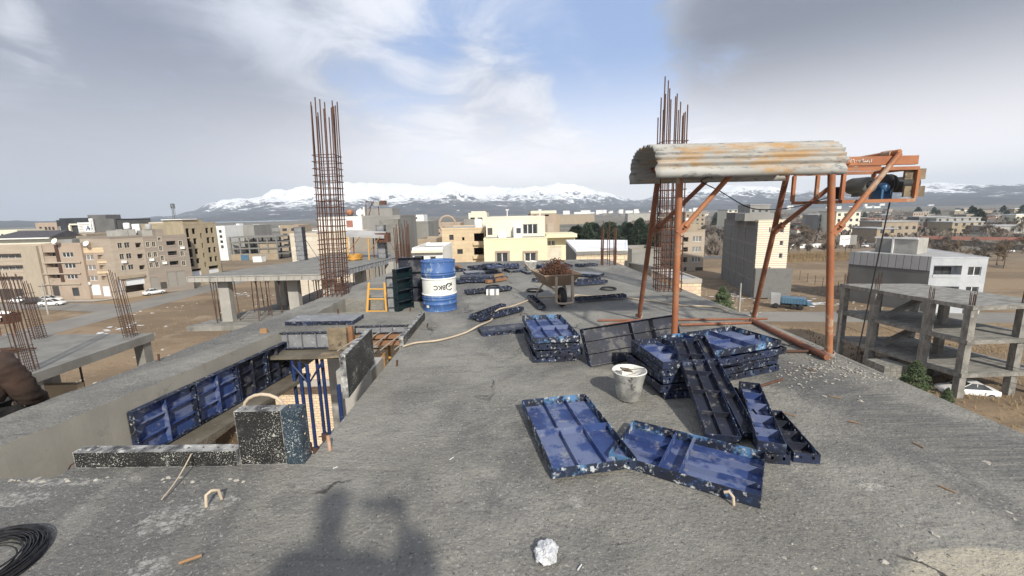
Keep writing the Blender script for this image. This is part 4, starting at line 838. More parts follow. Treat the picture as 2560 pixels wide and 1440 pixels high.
def from_rim(label, p0, p1, p2, p3, z=.0, T=.065, nx=1, ny=1, style='n', tilt=(0, 0), **kw):
    "p0..p3: rim corners in the photograph, p0->p1 the long side, p3->p2 the other long side; z the height of the underside"
    c = [G(*p, z+T) for p in (p0, p1, p2, p3)]; x = ((c[1]-c[0])+(c[2]-c[3]))/2; y = ((c[3]-c[0])+(c[2]-c[1]))/2
    ctr = sum(c, Vector())/4; m = frame_mat((ctr.x, ctr.y, z), x, (0, 0, 1)) @ Matrix.Rotation(R(tilt[0]), 4, 'X') @ Matrix.Rotation(R(tilt[1]), 4, 'Y')
    return panel(label, m, x.length, abs(y.dot(m.to_3x3() @ Vector((0, 1, 0)))), T, nx, ny, style, **kw)
def face_down(label, p0, p1, p2, p3, z=.0, T=.065, style='g', **kw):
    c = [G(*p, z+T) for p in (p0, p1, p2, p3)]; x = ((c[1]-c[0])+(c[2]-c[3]))/2; y = ((c[3]-c[0])+(c[2]-c[1]))/2; ctr = sum(c, Vector())/4
    m = frame_mat((ctr.x, ctr.y, z+T), x, (0, 0, -1)); return panel(label, m, x.length, abs(y.dot(m.to_3x3() @ Vector((0, 1, 0)))), T, 2, 0, style, **kw)
# nearest pair
from_rim('bright blue open form panel with six bays, nearest the viewpoint, left of the pair', (1378, 1172), (1310, 1006), (1458, 985), (1594, 1136), .035, .07, 1, 2, 'b', tilt=(0, -1.5))
from_rim('long blue form panel with a double cross rib, nearest the viewpoint, right of the pair', (1527, 1036), (1926, 1131), (1890, 1240), (1588, 1150), .0, .075, (.36, .50), 2, 'b')
# small-bay stack
S1 = [((1345, 873), (1303, 812), (1436, 800), (1478, 862), 0), ((1348, 868), (1305, 808), (1410, 798), (1458, 850), .07), ((1343, 862), (1300, 803), (1402, 792), (1452, 842), .14)]
stk = [((1037, 875), 0, 'lowest')]
def at_px(px, py, z=0): return G(px, py, z)
def stack(c, n, Ln, W, yaw, T, nx, ny, styles, lab, seed, jit=.03, yj=4):
    rd = random.Random(seed); words = ['lowest', 'second from the bottom', 'third from the bottom', 'fourth from the bottom', 'fifth from the bottom', 'sixth from the bottom']
    for i in range(n):
        top = i == n-1
        a = R(yaw+(0 if top else rd.uniform(-yj, yj))); p = Vector((c[0]+(0 if top else rd.uniform(-jit, jit)), c[1]+(0 if top else rd.uniform(-jit, jit)), i*(T+.004)))
        m = Matrix.Translation(p) @ Matrix.Rotation(a, 4, 'Z')
        panel(lab % ('topmost' if top else words[i]), m, Ln, W, T, nx, ny, styles[i % len(styles)])
p = [G(*q, .28) for q in ((1305, 793), (1400, 786), (1450, 840), (1336, 848))]; c = sum(p, Vector())/4; d = (p[1]+p[2]-p[0]-p[3])/2; d2 = (p[0]+p[1]-p[2]-p[3])/2
stack((c.x, c.y), 4, d2.length, d.length*.98, math.degrees(math.atan2(d2.y, d2.x)), .07, 1, 2, ['n', 'n', 'd', 'b'], 'small bay form panel, %s of the stack left of the propped panel', 3, .05, 5)
p = [G(*q, .30) for q in ((1705, 842), (1806, 829), (1912, 866), (1768, 893))]; c = sum(p, Vector())/4; d = (p[1]+p[2]-p[0]-p[3])/2
stack((c.x-.01, c.y), 5, 1.05, .62, math.degrees(math.atan2(d.y, d.x)), .066, 2, 1, ['d', 'd', 'd', 'n', 'b'], 'blue form panel, %s of the right hand stack before the hoist', 5, .05, 4)
p = [G(*q, .34) for q in ((1590, 852), (1700, 842), (1790, 896), (1680, 907))]; c = sum(p, Vector())/4; d2 = (p[0]+p[1]-p[2]-p[3])/2
stack((c.x-.02, c.y), 5, d2.length, .56, math.degrees(math.atan2(d2.y, d2.x)), .066, 2, 1, ['d', 'd', 'd', 'd', 'n'], 'dark form panel, %s of the stack behind the bucket', 8, .04, 5)
TOPZ = 6*.079
# propped on edge, left of the tall stack
a = G(1445, 917, 0); b_ = G(1712, 872, .0); top = D(1470, 828, a.y+.22); e1 = (b_-a); e1.z = .03; e2 = top-a
m = frame_mat(a+e1.normalized()*.66+e2*.5, e1, Vector((0, -1, .45))); panel('large dark blue form panel standing on edge, leaning back against the tall stack', m, 1.3, e2.length, .075, 1, 2, 'd')
# narrow trays leaning on the stack
def leaner(label, low, high, W, T=.06, nx=4, style='d', up=(0, -.35, 1), ny=0):
    x = high-low; m = frame_mat((low+high)/2, x, up); return panel(label, m, x.length, W, T, nx, ny, style)
lo, hi = G(1806, 1104, .02), D(1712, 858, 4.05); leaner('wide dark tray with a middle rib, leaning on the tall stack', lo, hi, .24, ny=1)
lo, hi = G(1872, 1096, .03), D(1746, 850, 4.1); leaner('narrow rusty inside tray leaning on the tall stack, right of the wide leaning tray', lo, hi, .11, nx=2)
leaner('narrow blue tray lying aslant, its near end lifted, right of the leaning trays', G(1928, 1132, .06), G(1872, 975, .05), .17, .075, 4, 'n', (0, 0, 1))
leaner('narrow dark tray under the aslant blue tray', G(1944, 1160, .0), G(1818, 985, .0), .15, .07, 4, 'd', (0, 0, 1))
leaner('narrow dark tray whose near end juts farthest right', G(2016, 1158, 0), G(1925, 1045, 0), .16, .07, 3, 'd', (0, 0, 1))
# scattered farther back
face_down('dark narrow form panel lying face down beside the small bay stack', (1196, 818), (1310, 806), (1318, 822), (1205, 831), 0, .06, 'd')
for lab, p0, p1, W in (('short dark tray left of the hose bend, leftmost of a touching pair', (1180, 797), (1258, 767), .12), ('short dark tray under the hose bend, right one of a touching pair', (1196, 801), (1304, 775), .12),
                       ('short dark tray pointing at us, left of the wheelbarrow', (1356, 772), (1326, 745), .13), ('long dark blue tray behind the wheel of the barrow', (1440, 752), (1562, 742), .14),
                       ('flat grey tray at the right behind the wheelbarrow', (1438, 712), (1516, 706), .14), ('slim grey tray just behind that flat grey tray', (1445, 704), (1500, 700), .10),
                       ('dark tray in front of the timber pile, left of the white box', (1165, 733), (1275, 722), .24), ('low dark tray at the foot of the timber pile', (1142, 707), (1195, 701), .14),
                       ('low black tray left of the wheelbarrow legs', (1331, 702), (1364, 703), .12)):
    a, c = G(*p0, .03), G(*p1, .03); leaner(lab, a, c, W, .06, 3, 'g' if 'grey' in lab else 'd', (0, 0, 1))
FG = 'form panels strewn at the far end of the slab'
for lab, pts, z, st in (('grey face down panel at the right far end, behind the scrap', ((1440, 678), (1500, 681), (1508, 688), (1448, 683)), .03, 'g'), ('panel lying flat left of the bucket at the far end', ((1158, 677), (1240, 673), (1236, 678), (1164, 683)), 0, 'g'),
                    ('grey panel lying in front of the far pile', ((1264, 672), (1310, 668), (1316, 674), (1270, 677)), 0, 'g'), ('dark panel tilted on the far pile, left one', ((1170, 664), (1235, 659), (1240, 666), (1196, 672)), .06, 'd'),
                    ('blue panel on the far pile before the left brown framed door', ((1210, 659), (1250, 657), (1262, 664), (1215, 667)), .18, 'n'), ('blue panel standing out of the far pile before the right brown framed door', ((1262, 659), (1296, 658), (1298, 665), (1258, 666)), .1, 'n'),
                    ('long dark panel behind the bucket at the far end', ((1300, 668), (1372, 662), (1380, 668), (1306, 675)), 0, 'd'), ('thin panel at the far right edge by the rusty bars', ((1440, 659), (1488, 657), (1490, 660), (1444, 663)), 0, 'd'),
                    ('short panel lying flat between the bucket and the barrow', ((1307, 675), (1360, 671), (1366, 678), (1312, 681)), 0, 'g'), ('small dark panel at the far left end beside the drum', ((1128, 668), (1150, 666), (1154, 674), (1134, 676)), 0, 'd'),
                    ('blue panel lying low at the far end, right of the doors', ((1345, 661), (1420, 657), (1425, 663), (1352, 667)), .05, 'n')):
    (face_down if st == 'g' else from_rim)(lab, *pts, z=z, style=st, group=FG)
TP = 'stacked panels and timbers behind the drum'
for i, (p0, p1, z) in enumerate((((1140, 697), (1240, 696), .06), ((1150, 690), (1235, 687), .13), ((1185, 688), (1262, 692), .06))):
    a, c = G(*p0, z+.03), G(*p1, z+.03); leaner(('lower dark tray of the timber pile behind the drum', 'upper dark tray of the timber pile behind the drum', 'right hand dark tray of the timber pile behind the drum')[i], a, c, .3, .06, 2, 'd', (0, 0, -1), ) ['group'] = TP
def plank(name, label, a, c, wd, th, m_, cat='timber', up=(0, 0, 1), group=None):
    q = MB(); L_ = (c-a).length; n = 6
    for i in range(n): q.box(L_*i/n, L_*(i+1)/n, -wd/2, wd/2, -th/2, th/2) if False else None
    q.box(0, L_, -wd/2, wd/2, -th/2, th/2); o = q.build(name, m_); o.matrix_world = frame_mat(a, c-a, up); return tag(o, label, cat, group)
plank('timber', 'bright orange timber offcut in front of the pile behind the drum', G(1216, 704, .05), G(1264, 696, .05), .10, .07, 'wood_orange')
plank('timber', 'pale timber offcut lying on top of the pile behind the drum', G(1222, 693, .12), G(1256, 686, .12), .09, .05, 'wood')
plank('timber', 'short timber by the far left end of the slab', G(1125, 665, .05), G(1150, 668, .05), .12, .1, 'wood_orange')
face_down('pale grey blue form panel lying face down on the strip beyond the opening', (718, 804), (888, 802), (905, 785), (742, 788), 0.005, .06, 'g', group=PG)
# upright panels beside the drum
m = frame_mat((-2.0, 7.62, .36), (0, 0, 1), (.88, -.47, 0)); panel('tall green black box panel standing upright left of the drum', m, .80, .40, .10, 3, 0, 'e')
m = frame_mat((-1.98, 8.35, .30), (0, 0, 1), (.10, -1, .02)); panel('tall blue ribbed panel standing upright behind the green black panel', m, 1.15, .44, .08, 3, 0, 'd')
m = frame_mat((-2.2, 7.72, .22), (0, 0, 1), (.1, -1, 0)); panel('narrow grey ribbed tray standing upright beside the yellow ladder', m, .75, .18, .06, 3, 0, 'g')
# ---------------------------------------------------------------- formwork round the opening
FW_ = 'formwork left round the stair opening'
def upright(label, p, q_, z0, z1, T, style, nx=3, ny=0, flip=False):
    "a panel standing on edge between two plan points, ribs towards the right of p->q"
    p, q_ = Vector((*p, 0)), Vector((*q_, 0)); d = q_-p; n = Vector((d.y, -d.x, 0)).normalized()*(-1 if flip else 1)
    m = frame_mat((p+q_)/2+Vector((0, 0, (z0+z1)/2)), d, n); return panel(label, m, d.length, z1-z0, T, nx, ny, style, group=FW_)
upright('long low black panel with white flecks along the near side of the opening', (-1.93, 2.72), (-3.08, 2.74), .0, .125, .085, 'k', 5, 0, False)
upright('square black panel with white flecks at the near corner of the opening', (-1.60, 2.74), (-1.925, 2.74), .0, .40, .09, 'k', 1)
upright('blue black fleck covered corner panel beside the square black panel', (-1.475, 2.735), (-1.597, 2.735), .0, .40, .10, 't', 0)
upright('black fleck covered panel standing along the right side of the opening', (-1.52, 3.70), (-1.57, 4.62), .05, .46, .055, 'k', 3, 0, True)
upright('black panel along the right side of the timber framed nook', (-1.44, 5.42), (-1.44, 6.86), -.06, .12, .06, 'k', 4, 0, True)
for i, (x0, x1) in enumerate(((-3.87, -3.745), )): pass
upright('grey blue four bay panel closing the far side of the opening', (-3.62, 6.27), (-2.76, 6.27), -.26, -.01, .06, 'g', 3)
upright('low grey blue panel at the back of the timber nook', (-2.48, 6.54), (-1.5, 6.54), -.13, -.005, .05, 'g', 4)
# blue panels on the inner face of the beam
ins = lambda k: (Vector(bi[1]).lerp(Vector(bi[3]), k)+Vector((.03, -.004)))
labs = ('first blue ribbed panel on the beam face, nearest, with a chalky edge', 'second blue ribbed panel on the beam face, smeared with grey cement', 'third ribbed panel on the beam face, blackened and brown', 'fourth ribbed panel on the beam face, darkest, in the far corner')
ks = (.24, .47, .67, .84, .99)
for i in range(4):
    a, c = ins(ks[i]), ins(ks[i+1]-.008); d = Vector((c.x-a.x, c.y-a.y, 0)); n = Vector((d.y, -d.x, 0)).normalized()
    m = frame_mat(Vector(((a.x+c.x)/2, (a.y+c.y)/2, -.40)), d, n); panel(labs[i], m, d.length, .50, .075, 1, 2, 'n' if i < 2 else 'd', group=FW_)
a, c = ins(.22), ins(1.0); d = Vector((c.x-a.x, c.y-a.y, 0)); n = Vector((d.y, -d.x, 0)).normalized()
plank('bottom_board', 'long mud covered board under the beam, along the left side of the opening', Vector((a.x, a.y, -.69))+n*.19, Vector((c.x, c.y, -.69))+n*.19, .34, .05, 'plank_mud', 'board')
plank('bottom_board', 'debris covered board under the far beam of the opening', Vector((-3.6, 6.06, -.30)), Vector((-2.35, 6.06, -.30)), .34, .035, 'plank_mud', 'board')
plank('bottom_board', 'pale edged plywood corner on the board by the column', Vector((-2.78, 5.9, -.275)), Vector((-2.1, 6.0, -.275)), .22, .02, 'ply', 'board')
q = MB(); q.box(-.14, .14, -.03, .03, -.27, .06); o = q.build('plywood_block', 'ply'); o.location = (-2.62, 6.18, 0); tag(o, 'stained plywood block standing at the end of the grey blue panel', 'plywood')
q = MB(); q.box(-.05, .05, -.02, .02, -.2, .07); o = q.build('timber_stake', 'wood'); o.location = (-3.72, 6.2, 0); tag(o, 'short dark timber stake in the far left corner of the opening', 'stake')
for i, (y, z) in enumerate(((6.46, -.17), (6.32, -.23))):
    plank('joist', ('upper', 'lower')[i]+' orange timber joist across the nook, under the thin rods', Vector((-2.46, y, z)), Vector((-1.5, y, z)), .07, .06, 'wood_orange', group='orange joists of the nook')
q = MB(); q.box(-.035, .035, -.03, .03, -.3, .05); o = q.build('timber_stake', 'wood_orange'); o.location = (-2.47, 6.30, 0); tag(o, 'orange timber stake beside the stained plywood block', 'stake')
for i in range(5):
    x = -2.36+i*.2; q = MB(); q.tube([(x-.10, 5.75, -.16), (x+.06, 6.48, -.11)], .012, 6); tag(q.build('rebar_rod', 'rope_grey'), 'thin ribbed rod laid across the orange joists of the nook', 'rebar', 'rods across the nook')
for i in range(4):
    x = -2.32+i*.21; q = MB(); q.box(x-.03, x+.03, 5.95, 6.02, -3.24, -.28); tag(q.build('timber_post', 'wood'), 'timber post under the nook between dark gaps', 'post', 'timber posts under the nook')
def prop(x, y, zt, label, m_='prop_blue', zb=-3.24, fork=True):
    o = thing('steel_prop', label, 'prop', (x, y, zb), 0, 'blue steel props under the opening'); H = zt-zb
    q = MB(); q.tube([(0, 0, .01), (0, 0, H*.55)], .032, 10); q.build('outer_tube', m_, o); q = MB(); q.tube([(0, 0, H*.55), (0, 0, H)], .025, 10); q.build('inner_tube', m_, o)
    q = MB(); q.tube([(0, 0, H*.53), (0, 0, H*.57)], .046, 10); q.tube([(-.09, 0, H*.55), (.09, 0, H*.55)], .01, 6); q.build('collar', 'prop_brown', o); q = MB(); q.box(-.07, .07, -.07, .07, 0, .01); q.build('base_plate', m_, o)
    if fork:
        q = MB(); q.tube([(-.2, 0, H), (0, 0, H-.28), (.2, 0, H)], .018, 8); q.build('fork', m_, o)
for i, (px, Y, lab) in enumerate(((735, 5.95, 'leftmost of the close group'), (752, 5.8, 'second of the close group'), (770, 5.7, 'forked one in the middle of the close group'), (796, 6.1, 'black looking one of the close group'), (809, 5.9, 'fifth of the close group'))):
    prop(D(px, 940, Y).x, Y, -.33, 'blue steel prop under the far beam, '+lab, fork=i in (2, ))
prop(D(846, 960, 4.9).x, 4.9, -.31, 'blue steel prop standing against the concrete column', fork=False)
prop(D(663, 960, 5.3).x, 5.3, -.73, 'forked blue prop under the long board, before the far brick wall'); prop(D(452, 1110, 3.7).x, 3.7, -.73, 'dark prop under the near part of the long board', 'dark')
# small steel around the opening
def rod(name, label, pts, r, m_, cat, group=None, n=8):
    q = MB(); q.tube(pts, r, n); return tag(q.build(name, m_), label, cat, group)
p = G(825, 1124, 0); rod('rebar_stub', 'short ribbed orange rod standing up beside the corner of the opening', [p+Vector((0, 0, -.02)), p+Vector((-.005, .0, .11))], .014, 'terracotta', 'rebar')
for px, py, h in ((992, 915, .07), (845, 784, .08), (1068, 818, .06), (397, 903, .09), (1025, 778, .07)):
    p = G(px, py, 0); rod('rebar_stub', 'small rod stub poking out of the slab '+{992: 'right of the standing black panel', 845: 'behind the grey blue panel on the strip', 1068: 'near the end of the nook panel', 397: 'on the outer edge of the left beam', 1025: 'at the foot of the green black panel'}[px], [p+Vector((0, 0, -.02)), p+Vector((.01, 0, h))], .012, 'rust', 'rebar')
p = G(516, 1267, 0); rod('lifting_loop', 'bent pale rebar loop standing up in the near left slab', [p, p+Vector((0, .01, .07)), p+Vector((.02, .03, .085)), p+Vector((.04, .06, .07)), p+Vector((.045, .07, 0))], .009, 'rope', 'loop')
p = G(1834, 1262, 0); rod('lifting_loop', 'bent rod hook by the near edge of the long blue panel', [p, p+Vector((-.005, 0, .05)), p+Vector((-.02, .02, .07)), p+Vector((-.045, .03, .06))], .009, 'rope', 'hook')
a, c = G(405, 1252, .003), G(478, 1140, .10); rod('tie_wire', 'pale twisted tie wire stretched from the slab to the long low black panel', [a.lerp(c, i/8)+Vector((0, 0, -.02*math.sin(math.pi*i/8)+.01)) for i in range(9)], .004, 'rope', 'wire')
p = D(665, 1048, 3.0); rod('hose_loop', 'pale hose loop looking over the square black panel', [Vector((-1.80+.14*math.cos(R(200-i*22)), 2.88, .36+.10*math.sin(R(200-i*22)))) for i in range(11)], .012, 'rope', 'hose')
rod('bent_wire', 'short bent rod sticking out of the beam wall', [Vector((-3.72, 3.25, -.33)), Vector((-3.68, 3.24, -.28)), Vector((-3.60, 3.32, -.22))], .006, 'rust_dark', 'rebar')
# ---------------------------------------------------------------- rebar cages
def cage(label, base, w_, dpt, H, tie_z, n_side, tops, lean=(0, 0), seed=1, name='rebar_cage', r=.0125, mt='rust'):
    rd = random.Random(seed); o = thing(name, label, 'rebar cage', tuple(base)); P = []
    for i in range(n_side):
        x = -w_/2+w_*i/(n_side-1)
        P += [(x, -dpt/2), (x, dpt/2)]
    for k in (1, 2): P += [(-w_/2, -dpt/2+dpt*k/3), (w_/2, -dpt/2+dpt*k/3)]
    for i, (x, y) in enumerate(P):
        h = H+tops[i % len(tops)]; q = MB(); j = rd.uniform(-.02, .02)
        q.tube([(x, y, -.05), (x+lean[0]*.5+j*.4, y+lean[1]*.5, h*.5), (x+lean[0]+j, y+lean[1]+rd.uniform(-.02, .02), h)], r, 6); q.build('bar', mt, o)
    for z in tie_z:
        k = z/H; ox, oy = lean[0]*k, lean[1]*k; e = .018+rd.uniform(0, .008); q = MB(); tz = rd.uniform(-.012, .012)
        c_ = [(-w_/2-e+ox, -dpt/2-e+oy, z+tz), (w_/2+e+ox, -dpt/2-e+oy, z-tz), (w_/2+e+ox, dpt/2+e+oy, z), (-w_/2-e+ox, dpt/2+e+oy, z)]
        q.tube(c_, .0078, 5, closed=True, sm=False)
        if rd.random() < .6: q.tube([c_[0], c_[0] and Vector(c_[0])+Vector((.07, .05, .01))], .006, 5)
        q.build('tie', mt, o)
    return o
bz = G(840, 738, 0); topz = D(812, 262, bz.y).z; tz0 = D(818, 388, bz.y).z
ties = [.06+i*.105 for i in range(12)]; ties += [1.36+i*.13 for i in range(int((tz0-1.36)/.13)+1)]
lx = D(810, 262, bz.y).x-D(840, 738, bz.y).x
cage('tall rusty rebar cage rising from the left beam, before the neighbouring slab', bz, .40, .40, topz, ties, 5, (.02, -.1, .1, -.03, .06, -.2, .0), (lx, 0), 2)
bz = G(1674, 728, 0); topz = D(1690, 250, bz.y).z; lx = D(1690, 255, bz.y).x-D(1674, 725, bz.y).x
ties = [.05+i*.155 for i in range(20)]
cage('tall rusty rebar cage behind the orange hoist at the right slab edge', bz+Vector((0, .15, 0)), .44, .40, topz, ties, 6, (.1, -.25, .2, -.1, .05, .45, -.2), (lx, 0), 4)
bz = G(1521, 662, 0); cage('short rebar cage at the far right corner before the cream block shed', bz, .40, .3, 1.12, (.42, .46, .5), 3, (.0, .03, .25, -.02), (0, 0), 6, mt='rust')
bz = Vector((-3.95, 15.6, 0)); cage('short rebar cage at the far left corner behind the upright panels', bz, .44, .35, 1.25, [.05+i*.07 for i in range(9)], 5, (.0, .1, -.05, .25), (0, 0), 7, mt='rust')
fr_ = 'rebar columns of the low frame at the left edge'
for bx_, by_, H_, lab in ((-19.9, 16.8, 4.2, 'leftmost tall'), (-20.1, 21.8, 3.3, 'rightmost'), (-24.9, 21.8, 3.2, 'middle')):
    o = cage(lab+' rebar column of the low frame at the left edge', Vector((bx_, by_, -4.28)), .40, .40, H_, [.1+i*.12 for i in range(9)]+[1.6, 2.4], 3, (.1, -.3, .25, -.15), (-.25, 0), 11, r=.014, mt='rust_dark'); o['group'] = fr_
# ---------------------------------------------------------------- blue and white drum
dp = G(1101, 771, 0); dr = thing('oil_drum', 'blue and white steel drum with upside down lettering, standing on the slab', 'drum', tuple(dp))
RD, HD = .30, .885
def ring_prof(z0, z1, hoops, r=RD):
    P = [(r, z0)]
    for h in hoops: P += [(r, h-.016), (r+.013, h-.006), (r+.013, h+.006), (r, h+.016)]
    return P+[(r, z1)]
for nm, z0, z1, hp, m_ in (('lower_body', .012, .295, (.21, .25, .13), 'blue_paint'), ('white_band', .295, .575, (), 'white_drum'), ('upper_body', .575, .872, (.65, .69), 'blue_paint')):
    q = MB(); q.lathe(ring_prof(z0, z1, sorted(hp)), 48); q.build(nm, m_, dr)
for z in (.295, .575): q = MB(); q.lathe([(RD, z-.016), (RD+.013, z-.005), (RD+.013, z+.005), (RD, z+.016)], 48); q.build('hoop', 'white_drum', dr)
q = MB(); q.lathe([(RD-.012, .845), (RD-.008, .872), (RD+.006, .885), (RD+.008, .868), (RD, .862)], 48); q.build('rim', 'blue_paint', dr)
q = MB(); q.lathe([(1e-4, .858), (RD-.01, .858)], 48); q.build('lid', 'blue_paint', dr)
q = MB(); q.lathe([(RD+.006, 0), (RD+.008, .015), (RD, .02)], 48); q.build('rim', 'blue_paint', dr)
def wrap(me, ang0, z0, s=1):
    for v in me.vertices:
        x, y, z = v.co; a = ang0+x*s/RD; r = RD+.002+max(0, z); v.co = (r*math.sin(a), -r*math.cos(a), z0+y*s)
    me.update()
bm_txt = text_mesh('BKC', .11, .001, .0022); bmx = bmesh.new(); bmx.from_mesh(bm_txt); bmesh.ops.subdivide_edges(bmx, edges=[e for e in bmx.edges if e.calc_length() > .02], cuts=3); bmx.to_mesh(bm_txt); bmx.free()
for v in bm_txt.vertices: v.co.x, v.co.y = -v.co.x, -v.co.y
ad = math.atan2(-dp.x, dp.y)
wrap(bm_txt, ad+.02, .435); bm_txt.materials.append(M['paint_mark']); link('lettering', bm_txt, dr)
q = MB(); ca = ad+.62
for pts in ([(.055*math.cos(R(k*30+20)), .05*math.sin(R(k*30+20))) for k in range(11)], [(0, .055), (.035, .02), (.05, .06)], [(-.02, .0), (.02, .02)], [(-.05, -.02), (-.06, .03), (-.02, .055)]):
    q.tube([((RD+.002)*math.sin(ca+x*1.15/RD), -(RD+.002)*math.cos(ca+x*1.15/RD), .435+y*1.15) for x, y in pts], .0075, 5)
q.build('logo', 'paint_mark', dr)
q = MB()
for i in range(5):
    a0, a1 = ad-.9+i*.04, ad-.9+(i+1)*.04; r = RD+.002; q.quad((r*math.sin(a0), -r*math.cos(a0), .07), (r*math.sin(a1), -r*math.cos(a1), .07), (r*math.sin(a1), -r*math.cos(a1), .145), (r*math.sin(a0), -r*math.cos(a0), .145))
q.build('paper_label', 'white_drum', dr)
# ---------------------------------------------------------------- bucket
bk = G(1571, 996, 0); bu = thing('bucket', 'dented zinc bucket caked with white cement, standing by the tall stack', 'bucket', tuple(bk), R(10))
def wobble(r, z, a): return r*(1+.018*math.sin(3*a+z*9)+.012*math.sin(7*a+1))
def lathe_w(prof, n, mname, nm, par):
    q = MB(); vs = []
    for r, z in prof:
        for k in range(n): a = 2*math.pi*k/n; rr = wobble(r, z, a); vs.append((rr*math.cos(a), rr*math.sin(a), z))
    q.add(vs, [(i*n+k, i*n+(k+1) % n, (i+1)*n+(k+1) % n, (i+1)*n+k) for i in range(len(prof)-1) for k in range(n)], 0, True); return q.build(nm, mname, par)
lathe_w([(1e-3, .002), (.098, .002), (.100, .012), (.108, .05), (.121, .12), (.131, .18), (.135, .2), (.137, .205), (.139, .215), (.148, .262)], 40, 'zinc', 'shell', bu)
lathe_w([(.148, .262), (.153, .268), (.153, .274), (.147, .275), (.142, .262)], 40, 'cement_white', 'rim', bu)
lathe_w([(.142, .262), (.128, .17), (.11, .09), (.06, .075), (1e-3, .08)], 40, 'cement_white', 'cement_lining', bu)
q = MB(); q.tube([(.15*math.cos(a), -.09*math.sin(a)*1.2+.02, .262+.05*math.sin(a)-.0) for a in [math.pi*i/14 for i in range(15)]], .003, 6); q.build('handle', 'rust_dark', bu)
q = MB(); q.box(-.13, -.045, -.05, .04, .262, .272, 0, Matrix.Rotation(R(12), 4, 'Y')); q.build('wood_scrap', 'ply', bu)
# ---------------------------------------------------------------- white plastic bag
bg_ = G(1366, 1392, .0); q = MB(); n, m_ = 40, 24; vs = []
for i in range(m_+1):
    for k in range(n):
        th = math.pi*i/m_; ph = 2*math.pi*k/n; d = Vector((math.sin(th)*math.cos(ph), math.sin(th)*math.sin(ph), -math.cos(th)))
        r = .95+.30*noise.noise(d*1.9)+.42*(abs(noise.noise(d*3.3+Vector((3, 1, 2))))-.2)+.14*abs(noise.noise(d*8))
        vs.append((d.x*.057*r, d.y*.070*r, max(.001, .026+d.z*.036*r)))
q.add(vs, [(i*n+k, i*n+(k+1) % n, (i+1)*n+(k+1) % n, (i+1)*n+k) for i in range(m_) for k in range(n)], 0, False)
o = q.build('plastic_bag', 'bag'); o.location = bg_; tag(o, 'crumpled white plastic bag lying on the near slab', 'plastic bag')
# ---------------------------------------------------------------- wire coils
def coil(name, label, c, ro, ri, n, m_, r, h, seed, cat='wire coil', group=None):
    rd = random.Random(seed); q = MB()
    for i in range(n):
        rr = ri+(ro-ri)*rd.random()**.7; e = rd.uniform(-.03, .03)*ro; ph = rd.random()*6.28; ex, ey = rd.uniform(-.06, .06)*ro, rd.uniform(-.06, .06)*ro; z = r+rd.random()*h; t1, t2 = rd.uniform(-.04, .04), rd.uniform(-.04, .04)
        q.tube([((rr+e*math.sin(2*a+ph))*math.cos(a)+ex, (rr+e*math.sin(2*a+ph))*math.sin(a)+ey, max(r, z+rr*(t1*math.cos(a)+t2*math.sin(a)))) for a in [2*math.pi*k/36 for k in range(36)]], r, 5, closed=True)
    o = q.build(name, m_); o.location = c; return tag(o, label, cat, group)
cc = G(0, 1400, .0); cc = Vector((G(165, 1340, .03).x-.30, 1.90, 0)); coil('wire_coil', 'big coil of black tie wire lying at the lower left corner', cc-Vector((0, .05, 0)), .29, .18, 80, 'wire', .0026, .035, 3)
for px, py, ro, lab in ((1337, 728, .17, 'thin black ring of hose left of the wheelbarrow'), (1521, 724, .17, 'thin black ring of hose right of the wheelbarrow'), (1232, 718, .16, 'faint dark wire ring behind the white box panel')):
    coil('hose_ring', lab, G(px, py, 0), ro, ro*.9, 5, 'rubber', .010, .02, px, 'ring')
# ---------------------------------------------------------------- long hose over the slab
def spline(P, n=8):
    out = []
    for i in range(len(P)-1):
        p0, p1, p2, p3 = P[max(i-1, 0)], P[i], P[i+1], P[min(i+2, len(P)-1)]
        for k in range(n): u = k/n; out.append(.5*((2*p1)+(p2-p0)*u+(2*p0-5*p1+4*p2-p3)*u*u+(3*p1-p0-3*p2+p3)*u**3))
    return out+[P[-1]]
zr = .016
hp = [(1008, 866, .02), (1040, 857, zr), (1100, 850, zr), (1160, 833, zr), (1195, 815, .075), (1228, 800, zr), (1240, 778, .07), (1258, 770, .08), (1275, 767, zr), (1310, 755, zr), (1335, 745, .02), (1375, 742, zr), (1430, 744, zr), (1440, 738, zr), (1480, 740, zr), (1530, 737, zr), (1575, 745, zr), (1640, 754, zr), (1700, 763, zr), (1770, 766, zr), (1800, 770, zr), (1822, 780, zr)]
q = MB(); q.tube(spline([G(x, y, z) for x, y, z in hp]), .013, 8); tag(q.build('hose', 'rope'), 'long pale hose winding from the opening past the wheelbarrow to the right edge', 'hose')
# ---------------------------------------------------------------- wheelbarrow with scrap
wb0 = G(1404, 766, 0); WB = thing('wheelbarrow', 'dusty brown wheelbarrow heaped with rusty rebar scrap, wheel towards us', 'wheelbarrow', tuple(wb0), R(14))
# wheel at the origin, handles towards +y
q = MB(); q.lathe([(.10, -.045), (.15, -.05), (.172, -.03), (.176, 0), (.172, .03), (.15, .05), (.10, .045)], 30); link('wheel', q.mesh('wheel', 'rubber'), WB, Matrix.Translation((0, 0, .176)) @ Matrix.Rotation(R(90), 4, 'Y'))
q = MB(); q.lathe([(1e-3, -.05), (.04, -.05), (.045, -.02), (.10, -.02), (.10, .02), (.045, .02), (.04, .05), (1e-3, .05)], 20); wl = [c for c in WB.children][0]; link('rim', q.mesh('rim', 'barrow'), wl)
tz0, tz1 = .37, .585
lo = [(-.20, .05), (.20, .05), (.24, .55), (-.24, .55)]; hi = [(-.345, -.10), (.345, -.10), (.345, .74), (-.345, .74)]
q = MB(); t_ = .012
q.add([(*p, tz0) for p in lo]+[(*p, tz1) for p in hi], [(0, 3, 2, 1), (0, 1, 5, 4), (1, 2, 6, 5), (2, 3, 7, 6), (3, 0, 4, 7)])
